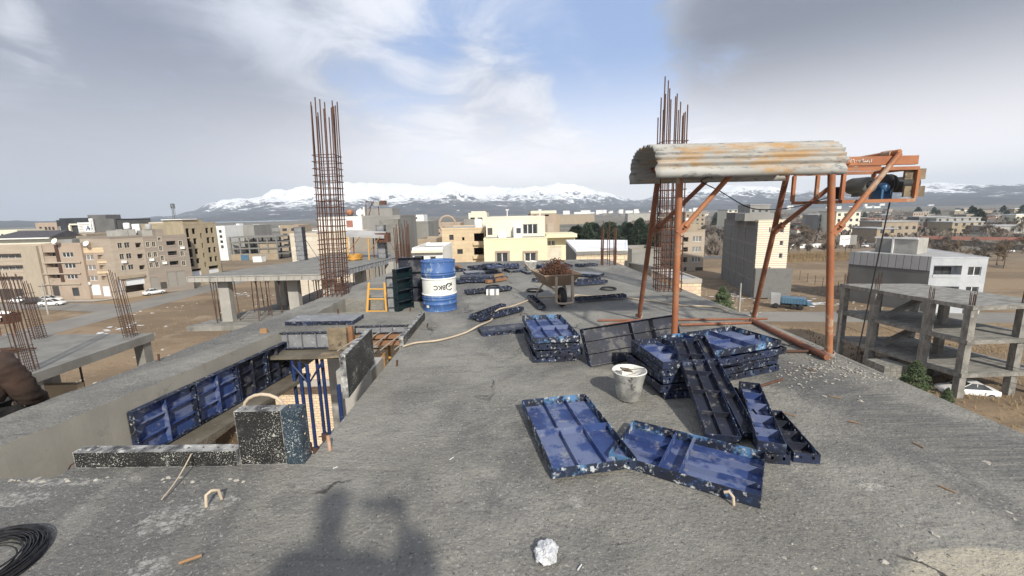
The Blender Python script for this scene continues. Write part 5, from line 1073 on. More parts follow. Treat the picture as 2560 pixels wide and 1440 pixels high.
q.add([(p[0]*.96, p[1]+.01, tz0+t_) for p in lo]+[(p[0]*.97, p[1]+(.01 if p[1] < .3 else -.01), tz1) for p in hi], [(0, 1, 2, 3), (0, 4, 5, 1), (1, 5, 6, 2), (2, 6, 7, 3), (3, 7, 4, 0)])
q.tube([(*p, tz1) for p in hi], .013, 6, closed=True, sm=False); q.build('tray', 'barrow', WB)
for s in (-1, 1):
    q = MB(); q.tube([(s*.075, -.02, .176), (s*.10, .05, .30), (s*.20, .45, .37), (s*.27, 1.0, .56), (s*.29, 1.35, .66)], .018, 8); q.build('handle', 'barrow_leg', WB)
    q = MB(); q.tube([(s*.20, .42, .37), (s*.26, .62, .18), (s*.29, .66, .0)], .017, 8); q.build('leg', 'barrow_leg', WB)
    q = MB(); q.box(s*.15-.02, s*.15+.02, -.155, -.12, .11, .57); q.build('front_stay', 'barrow_leg', WB)
q = MB(); q.tube([(-.16, -.13, .14), (-.14, -.20, .105), (-.05, -.235, .10), (.05, -.235, .10), (.14, -.20, .105), (.16, -.13, .14)], .02, 8); q.build('wheel_guard', 'barrow_leg', WB)
rd = random.Random(5); q = MB()
for i in range(420):
    a = rd.random()*6.28; rr = math.sqrt(rd.random()); x, y = rr*.27*math.cos(a), .33+rr*.31*math.sin(a); z = .53+rd.random()**.7*.30*(1-rr**1.5); L_ = rd.uniform(.08, .26); th = rd.random()*6.28; el = rd.uniform(-.5, .5)
    d = Vector((math.cos(th)*math.cos(el), math.sin(th)*math.cos(el), math.sin(el)))*L_/2; p = Vector((x, y, z)); e = Vector((rd.uniform(-.05, .05), rd.uniform(-.05, .05), rd.uniform(0, .06)))
    q.tube([p-d, p, p+d*.6+e, p+d*.7+e*1.6-Vector((0, 0, .04))], .0068, 5)
o = q.build('rebar_scrap', 'rust'); o.matrix_world = Matrix.Translation(wb0) @ Matrix.Rotation(R(14), 4, 'Z'); tag(o, 'tangled heap of rusty bent rebar offcuts piled in the wheelbarrow', 'scrap', kind='stuff')
# ---------------------------------------------------------------- far bucket, box and litter on the slab
fb = G(1327, 683, 0); o = dup(bu, 'grey mortar bucket standing among the panels at the far end', loc=tuple(fb), scale=1.25)
o2 = bpy.data.objects
bx = G(1232, 737, 0); bo_ = thing('carton', 'small white carton with grey stripes in front of a dark panel', 'carton', tuple(bx), R(-4)); q = MB(); q.box(-.13, .13, -.05, .05, 0, .115); q.build('box', 'white_drum', bo_)
for x in (-.095, .035): q = MB(); q.box(x, x+.045, -.052, .052, .0, .117); q.build('stripe', 'grey_panel', bo_)
def rodpx(name, label, p0, p1, r, m_, cat='rod', z=None, group=None): return rod(name, label, [G(*p0, z or r), G(*p1, z or r)], r, m_, cat, group)
rodpx('rusty_bar', 'short rusty bar lying beyond the leaning trays on the right', (1895, 967), (1955, 948), .012, 'rust')
rodpx('wood_splinter', 'rusty brown splinter lying in the near left of the slab', (447, 1408), (505, 1388), .008, 'wood', 'splinter')
rodpx('rusty_bar', 'thin rusty rod lying left of the hoist base', (1512, 812), (1590, 800), .009, 'orange_dull')
for p0, p1, lab in (((2010, 918), (2040, 930), 'thin splinter near the right post foot'), ((2075, 990), (2105, 996), 'splinter on the swept band'), ((2120, 1052), (2150, 1058), 'pale stick on the right part of the slab'), ((1945, 1028), (1990, 1040), 'small dark twig right of the trays'), ((2345, 1213), (2390, 1232), 'thin dark twig at the lower right'), ((2280, 1105), (2310, 1120), 'fine twig below the swept band')):
    rodpx('twig', lab, p0, p1, .004, 'wood', 'twig')
for px, py, lab in ((838, 1169, 'white cigarette end above the photographer shadow'), (1129, 1146, 'white cigarette end in the middle of the near slab'), (1449, 1418, 'pale cigarette end below the white bag')):
    p = G(px, py, .004); q = MB(); a = Vector((.012, .010 if px < 1000 else .016, 0)); q.tube([p-a, p+a], .004, 6); tag(q.build('cigarette_end', 'bag'), lab, 'cigarette end')
rd = random.Random(9)
def chip(q, p, s, rd):
    pts = []; m4 = Matrix.Rotation(rd.random()*6.28, 4, 'Z') @ Matrix.Diagonal((s*rd.uniform(.7, 1.5), s*rd.uniform(.5, 1), s*rd.uniform(.3, .7), 1))
    P = [(-1, -.4, 0), (-.2, -1, 0), (.9, -.6, 0), (1, .5, 0), (.1, 1, 0), (-.9, .6, 0), (-.4, -.3, 1), (.4, -.4, .9), (.5, .3, 1), (-.3, .4, .8)]
    vs = [p+(m4 @ (Vector(v)+Vector((rd.uniform(-.2, .2), rd.uniform(-.2, .2), 0)))) for v in P]
    q.add(vs, [(0, 1, 7, 6), (1, 2, 7), (2, 3, 8, 7), (3, 4, 8), (4, 5, 9, 8), (5, 0, 6, 9), (6, 7, 8, 9)])
big = [(2395, 1258), (2430, 1280), (1980, 1360), (2035, 1420), (2280, 1380), (2250, 1315), (2330, 1333), (2340, 1338), (2535, 1298), (2465, 1155), (2150, 1002), (1940, 1050), (2470, 1160), (240, 1200), (1960, 1395), (2300, 1400), (2210, 1405), (2520, 1280), (1945, 1044), (2060, 990)]
for px, py in big:
    q = MB(); chip(q, Vector(), rd.uniform(.010, .019), rd); o = q.build('stone_chip', 'pebble'); o.location = G(px, py, -.001); tag(o, 'pale stone chip lying loose on the right side of the slab' if px > 1000 else 'pale flat stone on the edge of the slab at far left', 'stone', 'larger stone chips on the slab' if px > 1000 else None)
q = MB()
for i in range(900):
    if i < 330: p = G(rd.gauss(2080, 90), rd.gauss(925, 22), 0); s = rd.uniform(.004, .016)
    elif i < 640: x, y = rd.uniform(-.5, 3.5), rd.uniform(1.3, 6); p = Vector((x, y, 0)); s = rd.uniform(.002, .006)
    else: x, y = rd.uniform(-3, 3.6), rd.uniform(1.2, 4); p = Vector((x, y, 0)); s = rd.uniform(.002, .005)
    if p.x > 3.7 or (p.x < HX+.05 and p.y > 2.5) or p.y > 14 or p.y < 0: continue
    chip(q, p, s, rd)
for k in range(26): chip(q, G(rd.uniform(20, 620), rd.uniform(1192, 1206), 0), rd.uniform(.006, .02), rd)
tag(q.build('gravel', 'pebble'), 'scattered small stone chips and crumbs on the slab', 'gravel', kind='stuff')
# ---------------------------------------------------------------- hoist frame
ho = G(1684, 893, 0); HO = Vector((D(1684, 893, 4.62).x, 4.62, 0)); H_ = thing('hoist_frame', 'orange tube hoist frame with an arched corrugated roof at the slab edge', 'hoist', tuple(HO))
def hl(v): return Vector(v)-HO
def tube_part(name, pts, r, m_='orange', par=None, n=12): q = MB(); q.tube([hl(p) for p in pts], r, n); return q.build(name, m_, par or H_)
YN = 4.62; z2 = D(1700, 440, YN).z; b2 = Vector((HO.x, YN, 0)); t2 = D(1700, 430, YN)
b4 = G(2072, 893, 0); t4 = D(2079, 432, b4.y)
b1, b3 = G(1597, 798, 0), G(1884, 792, 0); t1 = D(1648, 425, 5.25); t3 = D(1969, 430, 5.25)
tube_part('near_post', [b2, t2], .034); tube_part('near_post', [b4, t4], .036); tube_part('far_post', [b1, t1], .034, 'orange_dull'); tube_part('far_post', [b3, t3], .034, 'orange_dull')
ztop = t2.z
rt = D(2256, 380, YN)
tube_part('near_rail', [Vector((HO.x-.12, YN, ztop+.02)), Vector((rt.x-.55, YN, ztop+.06))], .03); tube_part('far_rail', [Vector((t1.x-.1, 5.25, t1.z)), Vector((t3.x+.75, 5.25, t3.z+.03))], .03, 'orange_dull')
def brace(p, q_, m_, lug=True):
    tube_part('brace', [p, q_], .027, m_); d = (q_-p).normalized(); q = MB(); q.beam(hl(p-d*.10), hl(p+d*.04), .085, .012, (0, 1, 0)); q.build('lug', m_, H_)
    q = MB(); a = hl(p-d*.03); q.tube([a+Vector((0, -.016, 0)), a+Vector((0, .016, 0))], .012, 8); q.build('bolt', 'rust_dark', H_)
brace(D(1713, 566, YN-.03), D(1831, 432, YN-.03), 'orange'); brace(D(1648, 566, 5.5), D(1783, 436, 5.27), 'orange_dull')
brace(D(2100, 566, b4.y-.03), D(2249, 384, b4.y-.03), 'orange'); brace(D(1952, 566, 5.5), D(2078, 466, 5.3), 'orange_dull')
tube_part('top_bar', [D(2250, 380, b4.y-.03), D(2150, 398, 5.0)], .03); tube_part('sleeve', [D(2230, 384, 4.66), D(2205, 388, 4.76)], .037)
# ground tubes
def gt(name, p0, p1, r, m_, z=None): tube_part(name, [G(*p0, z or r), G(*p1, z or r)], r, m_)
gt('base_tube', (1495, 801), (1918, 797), .017, 'orange_dull'); gt('base_tube', (1700, 812), (1900, 806), .02, 'orange_dull'); gt('base_tube', (1878, 800), (2068, 893), .036, 'orange_dull'); gt('base_tube', (1905, 878), (2062, 878), .018, 'rust_dark')
for p in (b1, b3, b4):
    q = MB()
    for k in range(3): q.tube([hl(p)+Vector((.05*math.cos(a), .05*math.sin(a), .045+k*.012+.02*math.sin(a))) for a in [2*math.pi*i/14 for i in range(14)]], .007, 5, closed=True)
    q.build('lashing', 'rope_grey', H_)
# arched corrugated sheet along x
xl, xr = D(1644, 400, 4.3).x, D(2126, 400, 4.3).x; prof = []
yc, zc = 4.80, D(1880, 440, 4.32).z; Rr = .47; z_h = D(1880, 362, 4.75).z-zc
n = 120
for i in range(n+1):
    s = i/n; a = math.pi*(1-s); y = yc-Rr*math.copysign(abs(math.cos(a))**.72, math.cos(a))*-1; z = zc+z_h*abs(math.sin(a))**.62; wv_ = .014*math.sin(2*math.pi*s*17); prof.append((y, z, wv_))
prof = sorted(prof, key=lambda p: 0); q = MB(); NX = 28; vs = []
for k in range(NX+1):
    x = xl+(xr-xl)*k/NX
    for i, (y, z, wv_) in enumerate(prof):
        j0, j1 = prof[max(i-1, 0)], prof[min(i+1, n)]; t_ = Vector((j1[0]-j0[0], j1[1]-j0[1])); t_.normalize(); nr = Vector((-t_.y, t_.x))
        wob2 = .004*noise.noise(Vector((x*2.2, i*.05, 1))); vs.append((x-HO.x+.02*noise.noise(Vector((i*.15, k*.01, 9)))*(k in (0, NX)), y-HO.y+nr.x*wv_, z+nr.y*wv_+wob2*.6))
q.add(vs, [(k*(n+1)+i, k*(n+1)+i+1, (k+1)*(n+1)+i+1, (k+1)*(n+1)+i) for k in range(NX) for i in range(n)], 0, True)
sh = q.build('roof_sheet', 'galv', H_); md = sh.modifiers.new('thickness', 'SOLIDIFY'); md.thickness = .004
# motor box
y0, y1 = 4.66, 5.22; xa, xb = D(2105, 480, y0).x, D(2288, 480, y0).x; za, zb = D(2200, 502, y0).z, D(2200, 422, y0).z
q = MB()
def cb(p, q_, w=.035): q.beam(hl(p), hl(q_), w, w, (0, 0, 1) if abs((Vector(q_)-Vector(p)).z) < .1 else (0, 1, 0))
for y in (y0, y1):
    for z in (za, zb): cb((xa-(.16 if y == y1 else 0), y, z), (xb, y, z))
    for x in ((xa, xb) if y == y0 else (xa-.16, xa+.12, xb)): cb((x, y, za+.018), (x, y, zb-.018))
for x in (xa, xb):
    for z in (za, zb): cb((x, y0+.02, z), (x, y1-.02, z), .033)
q.build('motor_box', 'orange', H_)
q = MB(); zt = D(2200, 402, y0).z; q.box(*(D(2105, 402, y0).x-HO.x, D(2290, 402, y0).x-HO.x), y0-HO.y-.03, y0-HO.y+.03, zt-.045, zt+.045); beam_o = q.build('top_beam', 'orange', H_)
q = MB(); q.box(xa-.3-HO.x, xb+.05-HO.x, y1-HO.y-.03, y1-HO.y+.03, zt-.045, zt+.045); q.build('top_beam', 'orange_dull', H_)
q = MB(); yb = y0-HO.y-.033; xt = D(2172, 402, y0).x-HO.x; zt0 = zt+.0
strokes = [[(0, .014), (0, -.012)], [(-.012, -.004), (-.022, -.010), (-.014, -.018)], [(-.03, .006), (-.034, -.008), (-.05, -.008), (-.05, .006)], [(-.052, -.008), (-.07, -.008), (-.07, .016)], [(-.075, .014), (-.078, -.008), (-.092, -.008), (-.09, .004)], [(-.096, -.008), (-.108, -.012), (-.112, -.002), (-.102, .002)],
           [(-.125, .0), (-.130, .0)], [(-.142, -.012), (-.150, .014), (-.162, .004), (-.155, .012)], [(-.172, -.012), (-.172, .016)], [(-.19, -.016), (-.206, -.016)], [(-.198, .016), (-.206, .0), (-.198, -.008), (-.192, .004), (-.198, .016)], [(-.215, .016), (-.219, -.01), (-.226, .016)]]
for st in strokes: q.tube([(xt+x*1.25, yb, zt0+z*1.25) for x, z in st], .0042, 4)
q.build('painted_lettering', 'white_mark', H_)
def lz(nm, prof, c, m_, axis='X', par=None, nseg=24):
    q = MB(); q.lathe(prof, nseg); return link(nm, q.mesh(nm, m_), par or H_, Matrix.Translation(hl(c)) @ Matrix.Rotation(R(90), 4, axis))
mc = D(2148, 465, 4.95); mo = lz('motor', [(1e-3, -.13), (.05, -.13), (.085, -.12), (.092, -.09), (.092, .12), (.08, .15), (1e-3, .15)], mc, 'grey_machine', 'X')
q = MB(); q.lathe([(1e-3, .152), (.045, .152), (.045, .155), (1e-3, .155)], 16); link('fan_grille', q.mesh('fan_grille', 'slot'), mo)
q = MB(); q.box(-.04, .04, -.12, -.08, -.05, .05); link('terminal_box', q.mesh('terminal_box', 'grey_machine'), mo)
gc = D(2202, 470, 4.92); lz('gearbox', [(1e-3, -.10), (.04, -.08), (.05, -.07), (.055, .0), (.055, .05), (.03, .09), (1e-3, .09)], gc, 'blue_machine', 'X')
for s in (-1, 1): q = MB(); q.box(gc.x-HO.x+s*.05-.011, gc.x-HO.x+s*.05+.011, gc.y-HO.y-.09, gc.y-HO.y+.05, za+.02, gc.z-.02); q.build('gearbox_foot', 'blue_machine', H_)
cc2 = D(2244, 462, 4.95); lz('cable_drum', [(1e-3, -.15), (.12, -.15), (.12, -.135), (.08, -.13)]+[(.08+.006*(k % 2), -.12+k*.012) for k in range(20)]+[(.08, .13), (.12, .135), (.12, .15), (1e-3, .15)], cc2, 'rubber', 'Y', nseg=28)
lz('drive_wheel', [(1e-3, -.03), (.10, -.03), (.11, 0), (.10, .03), (1e-3, .03)], D(2222, 460, 4.95), 'rubber', 'Y')
for y_, pxx in ((435, 2306), (478, 2303)):
    p = D(pxx, y_, 4.72); q = MB(); q.box(p.x-HO.x-.22, p.x-HO.x, .06, .085, p.z-.055, p.z+.055); q.build('guard_board', 'ply', H_)
q = MB(); p = D(2088, 470, 5.1); q.box(p.x-HO.x-.05, p.x-HO.x+.04, .42, .5, za+.03, za+.17); q.build('switch_box', 'slot', H_)
# electric cable under the roof, hoist rope going down
ca = [D(1775, 442, 5.2), D(1757, 448, 5.2), D(1756, 456, 5.2), D(1800, 478, 5.15), D(1870, 518, 5.1), D(1930, 524, 5.1), D(1990, 517, 5.1), D(2050, 500, 5.1), D(2090, 486, 5.1)]
q = MB(); q.tube([hl(p) for p in spline(ca)], .006, 6); q.build('power_cable', 'rubber', H_)
ca = [D(1795, 432, 5.0), D(1830, 440, 5.0), D(1870, 437, 5.0), D(1900, 430, 5.0)]; q = MB(); q.tube([hl(p) for p in spline(ca)], .005, 6); q.build('power_cable', 'rubber', H_)
ca = [D(1652, 430, 5.2), D(1650, 480, 5.2), D(1647, 535, 5.2), D(1643, 545, 5.2), D(1650, 548, 5.2)]; q = MB(); q.tube([hl(p) for p in spline(ca)], .005, 6); q.build('hook_line', 'rubber', H_)
p0 = D(2232, 470, 4.72); p1 = D(2140, 905, 4.95); p2 = p1+(p1-p0)*4.2
q = MB(); q.tube([hl(p0), hl(p1), hl(p2)], .0075, 6); q.build('hoist_rope', 'rubber', H_)
# ---------------------------------------------------------------- ladder
LA = thing('ladder', 'yellow ladder rising out of the square hole beside the green black panel', 'ladder', (0, 0, 0))
l0, l1 = D(917, 790, 7.95), D(922, 708, 8.62); r0, r1 = D(967, 790, 7.95), D(961, 708, 8.62)
l0 = l1+(l0-l1)*2.4; r0 = r1+(r0-r1)*2.4
for a, c in ((l0, l1), (r0, r1)): q = MB(); q.tube([a, c], .026, 10); q.build('rail', 'yellow', LA)
for k in (.22, .36, .50, .64, .79, .92): q = MB(); q.tube([l0.lerp(l1, k), r0.lerp(r1, k)], .016, 8); q.build('rung', 'yellow', LA)
# yellow rag and small hoist on the neighbouring slab
p = G(888, 650, NZ); q = MB()
for i in range(30): a = i*1.3; q.tube([(p.x+.7*math.cos(a+k*.5)*(1-k*.03)*rd.uniform(.7, 1), p.y+.7*math.sin(a+k*.5), NZ+.05+.015*i+.03*math.sin(k)) for k in range(6)], .03, 5)
tag(q.build('yellow_hose_heap', 'car_yellow' if 'car_yellow' in M else 'yellow'), 'yellow hose heap lying on the neighbouring slab', 'hose')
sh_ = thing('hoist_frame', 'small hoist with a pale roof sheet on the neighbouring slab', 'hoist', tuple(G(905, 650, NZ))); Ys = sh_.location.y; O_ = Vector(sh_.location)
def sl(px, py, y=0): return D(px, py, Ys+y)-O_
a, c = sl(862, 586), sl(960, 590); q = MB(); q.add([a, c, c+Vector((0, 1.6, .02)), a+Vector((0, 1.6, .02)), a+Vector((0, .8, .35)), c+Vector((0, .8, .35)), a-Vector((0, 0, .22)), c-Vector((0, 0, .22))], [(0, 1, 5, 4), (4, 5, 2, 3), (6, 7, 1, 0)]); q.build('roof_sheet', 'roof_grey', sh_)
for px, dy in ((870, 0), (885, 1.5), (922, 0), (935, 1.5)): q = MB(); q.tube([sl(px-2, 592, dy), Vector((sl(px, 640, dy).x, dy, 0))], .06, 8); q.build('post', 'yellow' if dy == 0 else 'orange_dull', sh_)
for x0, x1 in ((873, 900), (926, 950)): q = MB(); q.tube([sl(x0, 625), sl(x1, 592)], .045, 8); q.build('brace', 'wood', sh_)
q = MB(); p = sl(950, 592); q.box(p.x-.5, p.x+.6, .2, 1.2, p.z-.5, p.z+.3); q.build('motor_box', 'rust', sh_)
for px, py, Yy, lab in ((1840/4+440, 532, 74, 'white satellite dish on the roof of the grey block'), (1425/4+900, 588, 57.3, 'white satellite dish on the terrace of the bright cream house'), (686/4+900, 615, 69, 'white satellite dish on the small tan house'), (137, 603, 94, 'white satellite dish on the pinkish block'), (216, 609, 94.5, 'small white satellite dish on the ochre block')):
    p = D(px, py, Yy); o = thing('satellite_dish', lab, 'satellite dish', tuple(p-Vector((0, 0, .9)))); q = MB(); q.lathe([(1e-3, 0), (.3, .03), (.6, .14), (.62, .15)], 20); link('dish', q.mesh('dish', 'white'), o, Matrix.Translation((0, 0, .9)) @ Matrix.Rotation(R(62), 4, 'X')); q = MB(); q.tube([(0, .1, -.2), (0, .1, .9)], .04, 6); q.build('mast', 'dark', o)
for px, py, Y, lab, m_ in ((318, 572, 101, 'white water tank on the roof of the light beige block with white framed windows', 'white'), (372, 574, 106, 'pale water tank on the roof of the grey brown striped block', 'roof_grey'), (232, 609, 100, 'grey water tank above the ochre block', 'roof_grey'), (1196, 570, 66, 'small pale tank on the roof of the tan stone clad house', 'white'), (1718, 558, 121, 'white tank on top of the tan apartment house behind the hoist', 'white')):
    p = D(px, py, Y); o = thing('water_tank', lab, 'tank', tuple(p)); q = MB(); q.lathe([(1e-3, 0), (.6, 0), (.62, .1), (.62, 1.2), (.5, 1.35), (1e-3, 1.4)], 18); q.build('tank', m_, o); q = MB(); q.box(-.6, .6, -.6, .6, -.5, -.02); q.build('stand', 'dark', o)
p = D(877, 531, 74); o = thing('water_tank', 'orange round tank on the roof of the grey block', 'tank', tuple(p)); q = MB(); q.lathe([(1e-3, 0), (.5, 0), (.52, .2), (.52, .8), (.5, 1.0), (1e-3, 1.0)], 20); link('tank', q.mesh('tank', 'orange'), o, Matrix.Rotation(R(90), 4, 'X')); q = MB(); q.box(-.4, .4, -.9, -.1, -.75, -.5); q.build('stand', 'dark', o)
# roof hoist far
rh = thing('hoist_frame', 'small rusty hoist standing on the roof of the grey block against the mountains', 'hoist', tuple(D(938, 541, 76))); O_ = Vector(rh.location); sl2 = lambda px, py, y=0: D(px, py, 76+y)-O_
for pts, m_ in (([(915, 541), (915, 504)], 'rust'), ([(922, 541), (930, 504)], 'rust'), ([(948, 541), (945, 506)], 'rust'), ([(914, 504), (966, 505)], 'rust'), ([(922, 522), (935, 505)], 'rust')): q = MB(); q.tube([sl2(*x) for x in pts], .07, 6); q.build('tube', m_, rh)
q = MB(); p = sl2(945, 508); q.box(p.x-.6, p.x+.3, -.4, .4, p.z-.5, p.z+.3); q.build('cable_drum', 'zinc', rh); q = MB(); p = sl2(958, 506); q.box(p.x-.4, p.x+.5, -.4, .4, p.z-.4, p.z+.3); q.build('motor', 'rust', rh)
# ---------------------------------------------------------------- people
def skin_mesh(name, J, E, m_, sub=2):
    names = list(J); me = bpy.data.meshes.new(name); me.from_pydata([J[n][0] for n in names], [(names.index(a), names.index(b)) for a, b in E], [])
    o = bpy.data.objects.new(name, me); COL.objects.link(o); md = o.modifiers.new('skin', 'SKIN'); md.use_smooth_shade = True; md.branch_smoothing = .6
    for i, n in enumerate(names): r = J[n][1]; me.skin_vertices[0].data[i].radius = r if isinstance(r, tuple) else (r, r)
    me.skin_vertices[0].data[0].use_root = True
    s_ = o.modifiers.new('sub', 'SUBSURF'); s_.levels = sub; s_.render_levels = sub
    bpy.context.view_layer.update(); me2 = bpy.data.meshes.new_from_object(o.evaluated_get(bpy.context.evaluated_depsgraph_get())); bpy.data.objects.remove(o)
    if sub == 3:
        nr = [v.normal.copy() for v in me2.vertices]
        for v, n_ in zip(me2.vertices, nr): v.co += n_*(.030*noise.noise(v.co*Vector((7, 7, 15)).length/17*1.0+Vector((3, 0, 0)))+.016*noise.noise(Vector((v.co.x*9, v.co.y*9, v.co.z*34))))
    me2.name = name; me2.materials.clear(); me2.materials.append(M[m_])
    for p in me2.polygons: p.use_smooth = True
    return me2
def person(label, loc, J, hands, jacket='dark_cloth', trousers='dark_cloth', shoe='rubber', grow=.03):
    "J: joints of a body; hands: {side: (palm direction, curl direction)}"
    o = thing('person', label, 'person', loc); V = {k: Vector(v) for k, v in J.items()}
    rad = {'pelvis': (.15, .115), 'waist': (.14, .105), 'chest': (.165, .115), 'neck': .058, 'jaw': (.085, .092), 'head': (.105, .122), 'crown': (.085, .095)}
    B = {}
    for k in ('pelvis', 'waist', 'chest', 'neck', 'jaw', 'head', 'crown'): B[k] = (V[k], rad[k])
    E = [('pelvis', 'waist'), ('waist', 'chest'), ('chest', 'neck'), ('neck', 'jaw'), ('jaw', 'head'), ('head', 'crown')]
    for s in 'lr':
        for k, r, p in (('sho', .062, 'chest'), ('elb', .045, 'sho'), ('wri', .029, 'elb'), ('palm', (.042, .018), 'wri'), ('hip', .088, 'pelvis'), ('kne', .058, 'hip'), ('ank', .040, 'kne'), ('toe', (.045, .03), 'ank')):
            B[k+s] = (V[k+s], r); E.append(((p if p in ('chest', 'pelvis') else p+s), k+s))
        pd, cd = (Vector(x).normalized() for x in hands[s]); sd = pd.cross(cd).normalized()
        for i, (off_, ln) in enumerate(((-.030, .062), (-.010, .074), (.010, .070), (.029, .054))):
            b = V['palm'+s]+sd*off_+pd*.03; a1 = b+pd*ln*.45+cd*.006; a2 = a1+(pd*.55+cd*.8).normalized()*ln*.45; a3 = a2+(pd*.1+cd).normalized()*ln*.3
            pr_ = 'palm'+s
            for j, (q_, r) in enumerate(((b, .0095), (a1, .009), (a2, .008), (a3, .007))): n = 'f%d%d%s' % (i, j, s); B[n] = (q_, r); E.append((pr_, n)); pr_ = n
        b = V['palm'+s]-pd*.02-sd*.035; pr_ = 'palm'+s
        for j, (q_, r) in enumerate(((b, .012), (b-sd*.022+pd*.03+cd*.012, .0105), (b-sd*.016+pd*.06+cd*.03, .0085))): n = 't%d%s' % (j, s); B[n] = (q_, r); E.append((pr_, n)); pr_ = n
    link('body', skin_mesh('body', B, E, 'skin', 2), o)
    def cloth(nm, keys, Ed, m_, grow):
        K = {k: (B[k][0], tuple(x+grow for x in (B[k][1] if isinstance(B[k][1], tuple) else (B[k][1],)*2))) for k in keys}; link(nm, skin_mesh(nm, K, Ed, m_, 3), o)
    Ed = [('pelvis', 'waist'), ('waist', 'chest'), ('chest', 'neck')]; ks_ = ['pelvis', 'waist', 'chest', 'neck']
    for s in 'lr': ks_ += ['sho'+s, 'elb'+s, 'wri'+s]; Ed += [('chest', 'sho'+s), ('sho'+s, 'elb'+s), ('elb'+s, 'wri'+s)]
    cloth('jacket', ks_, Ed, jacket, grow)
    ks_ = ['pelvis']; Ed = []
    for s in 'lr': ks_ += ['hip'+s, 'kne'+s, 'ank'+s]; Ed += [('pelvis', 'hip'+s), ('hip'+s, 'kne'+s), ('kne'+s, 'ank'+s)]
    cloth('trousers', ks_, Ed, trousers, .016)
    for s in 'lr':
        a, t_ = V['ank'+s], V['toe'+s]; d = (t_-a); d.z = 0; d.normalize(); q = MB(); q.tube([a-d*.07+Vector((0, 0, -.035)), a-d*.02+Vector((0, 0, -.02)), t_-d*.02, t_+d*.06], [.038, .05, .045, .03], 10); q.build('shoe', shoe, o)
    hd = V['head']; f = Vector((V['jaw']-V['neck'])); fwd = Vector((V['toel']-V['ankl'])); fwd.z = 0; fwd.normalize(); sd = fwd.cross(Vector((0, 0, 1)))
    for s in (-1, 1):
        q = MB(); q.ball(hd+fwd*.098+sd*.034*s-Vector((0, 0, .0)), .012, 8, 6); q.build('eye', 'white', o); q = MB(); q.ball(hd+sd*.096*s-Vector((0, 0, .01)), .026, 8, 6, 0, (.5, 1, 1.2)); q.build('ear', 'skin', o)
    q = MB(); q.tube([hd+fwd*.10+Vector((0, 0, .01)), hd+fwd*.128-Vector((0, 0, .035)), hd+fwd*.105-Vector((0, 0, .045))], [.008, .014, .010], 8); q.build('nose', 'skin', o)
    q = MB(); q.tube([hd+fwd*.093+sd*.026-Vector((0, 0, .07)), hd+fwd*.102-Vector((0, 0, .068)), hd+fwd*.093-sd*.026-Vector((0, 0, .07))], .006, 6); q.build('mouth', 'red_cloth', o)
    H = {'a': (V['crown']+Vector((0, 0, .012))-fwd*.012, (.105, .112)), 'b': (hd+Vector((0, 0, .025))-fwd*.028, (.115, .122)), 'c': (hd-Vector((0, 0, .05))-fwd*.04, (.088, .08))}
    link('hair', skin_mesh('hair', H, [('a', 'b'), ('b', 'c')], 'hair', 2), o); return o
# the one whose shadow falls on the near slab
px_, py_ = -.28, -.31
J = dict(pelvis=(px_, py_, .95), waist=(px_, py_+.01, 1.12), chest=(px_, py_+.03, 1.36), neck=(px_, py_+.04, 1.53), jaw=(px_, py_+.09, 1.60), head=(px_, py_+.11, 1.69), crown=(px_, py_+.10, 1.765),
         shol=(px_-.19, py_+.02, 1.43), elbl=(px_-.30, py_-.06, 1.16), wril=(px_-.20, py_+.06, .95), palml=(px_-.19, py_+.08, .86), shor=(px_+.20, py_-.02, 1.44), elbr=(px_+.49, py_+.04, 1.27), wrir=(px_+.385, py_+.18, 1.50), palmr=(px_+.345, py_+.205, 1.575),
         hipl=(px_-.10, py_, .90), knel=(px_-.12, py_+.03, .49), ankl=(px_-.13, py_-.01, .09), toel=(px_-.15, py_+.13, .035), hipr=(px_+.10, py_, .90), kner=(px_+.12, py_+.03, .49), ankr=(px_+.13, py_-.01, .09), toer=(px_+.15, py_+.13, .035))
J = {k: (v[0], v[1], v[2]*1.05) for k, v in J.items()}
person('person in dark clothes holding up a phone, whose shadow falls on the near slab', (0, 0, 0), J, {'l': ((0, .3, -1), (.6, .5, 0)), 'r': ((-.3, .1, 1), (-.6, .5, 0))}, grow=.07)
q = MB(); q.box(-.17, .055, -.082, -.074, 1.64, 1.73); ph = q.build('phone', 'dark'); tag(ph, 'dark phone held level by the person behind the viewpoint', 'phone')
# the worker bending behind the beam at the left edge
wx, wy = -5.02, 3.90
J = dict(pelvis=(wx-.02, wy-.16, -.02), waist=(wx-.01, wy-.04, .16), chest=(wx-.02, wy+.07, .33), neck=(wx-.12, wy+.16, .43), jaw=(wx-.20, wy+.20, .44), head=(wx-.27, wy+.23, .47), crown=(wx-.33, wy+.25, .51),
         shol=(wx-.18, wy+.20, .30), elbl=(wx-.22, wy+.36, .05), wril=(wx-.16, wy+.45, -.17), palml=(wx-.15, wy+.48, -.25), shor=(wx+.14, wy+.04, .31), elbr=(wx+.17, wy+.12, .03), wrir=(wx+.10, wy+.30, -.15), palmr=(wx+.08, wy+.37, -.20),
         hipl=(wx-.11, wy-.15, -.08), knel=(wx-.20, wy+.22, -.18), ankl=(wx-.18, wy-.02, -.52), toel=(wx-.22, wy+.12, -.57), hipr=(wx+.09, wy-.15, -.08), kner=(wx+.14, wy+.20, -.20), ankr=(wx+.10, wy-.03, -.52), toer=(wx+.12, wy+.11, -.57))
wk = person('person in a brown jacket crouching outside the left beam, seen from behind', (0, 0, 0), J, {'l': ((0, .5, -1), (.3, .8, 0)), 'r': ((0, .5, -1), (-.3, .8, 0))}, 'brown_cloth', grow=.06)
q = MB(); q.tube([(wx-.16, wy+.02, .40), (wx-.04, wy+.03, .455), (wx+.05, wy+.12, .42)], .032, 8); q.build('collar', 'red_cloth', wk)
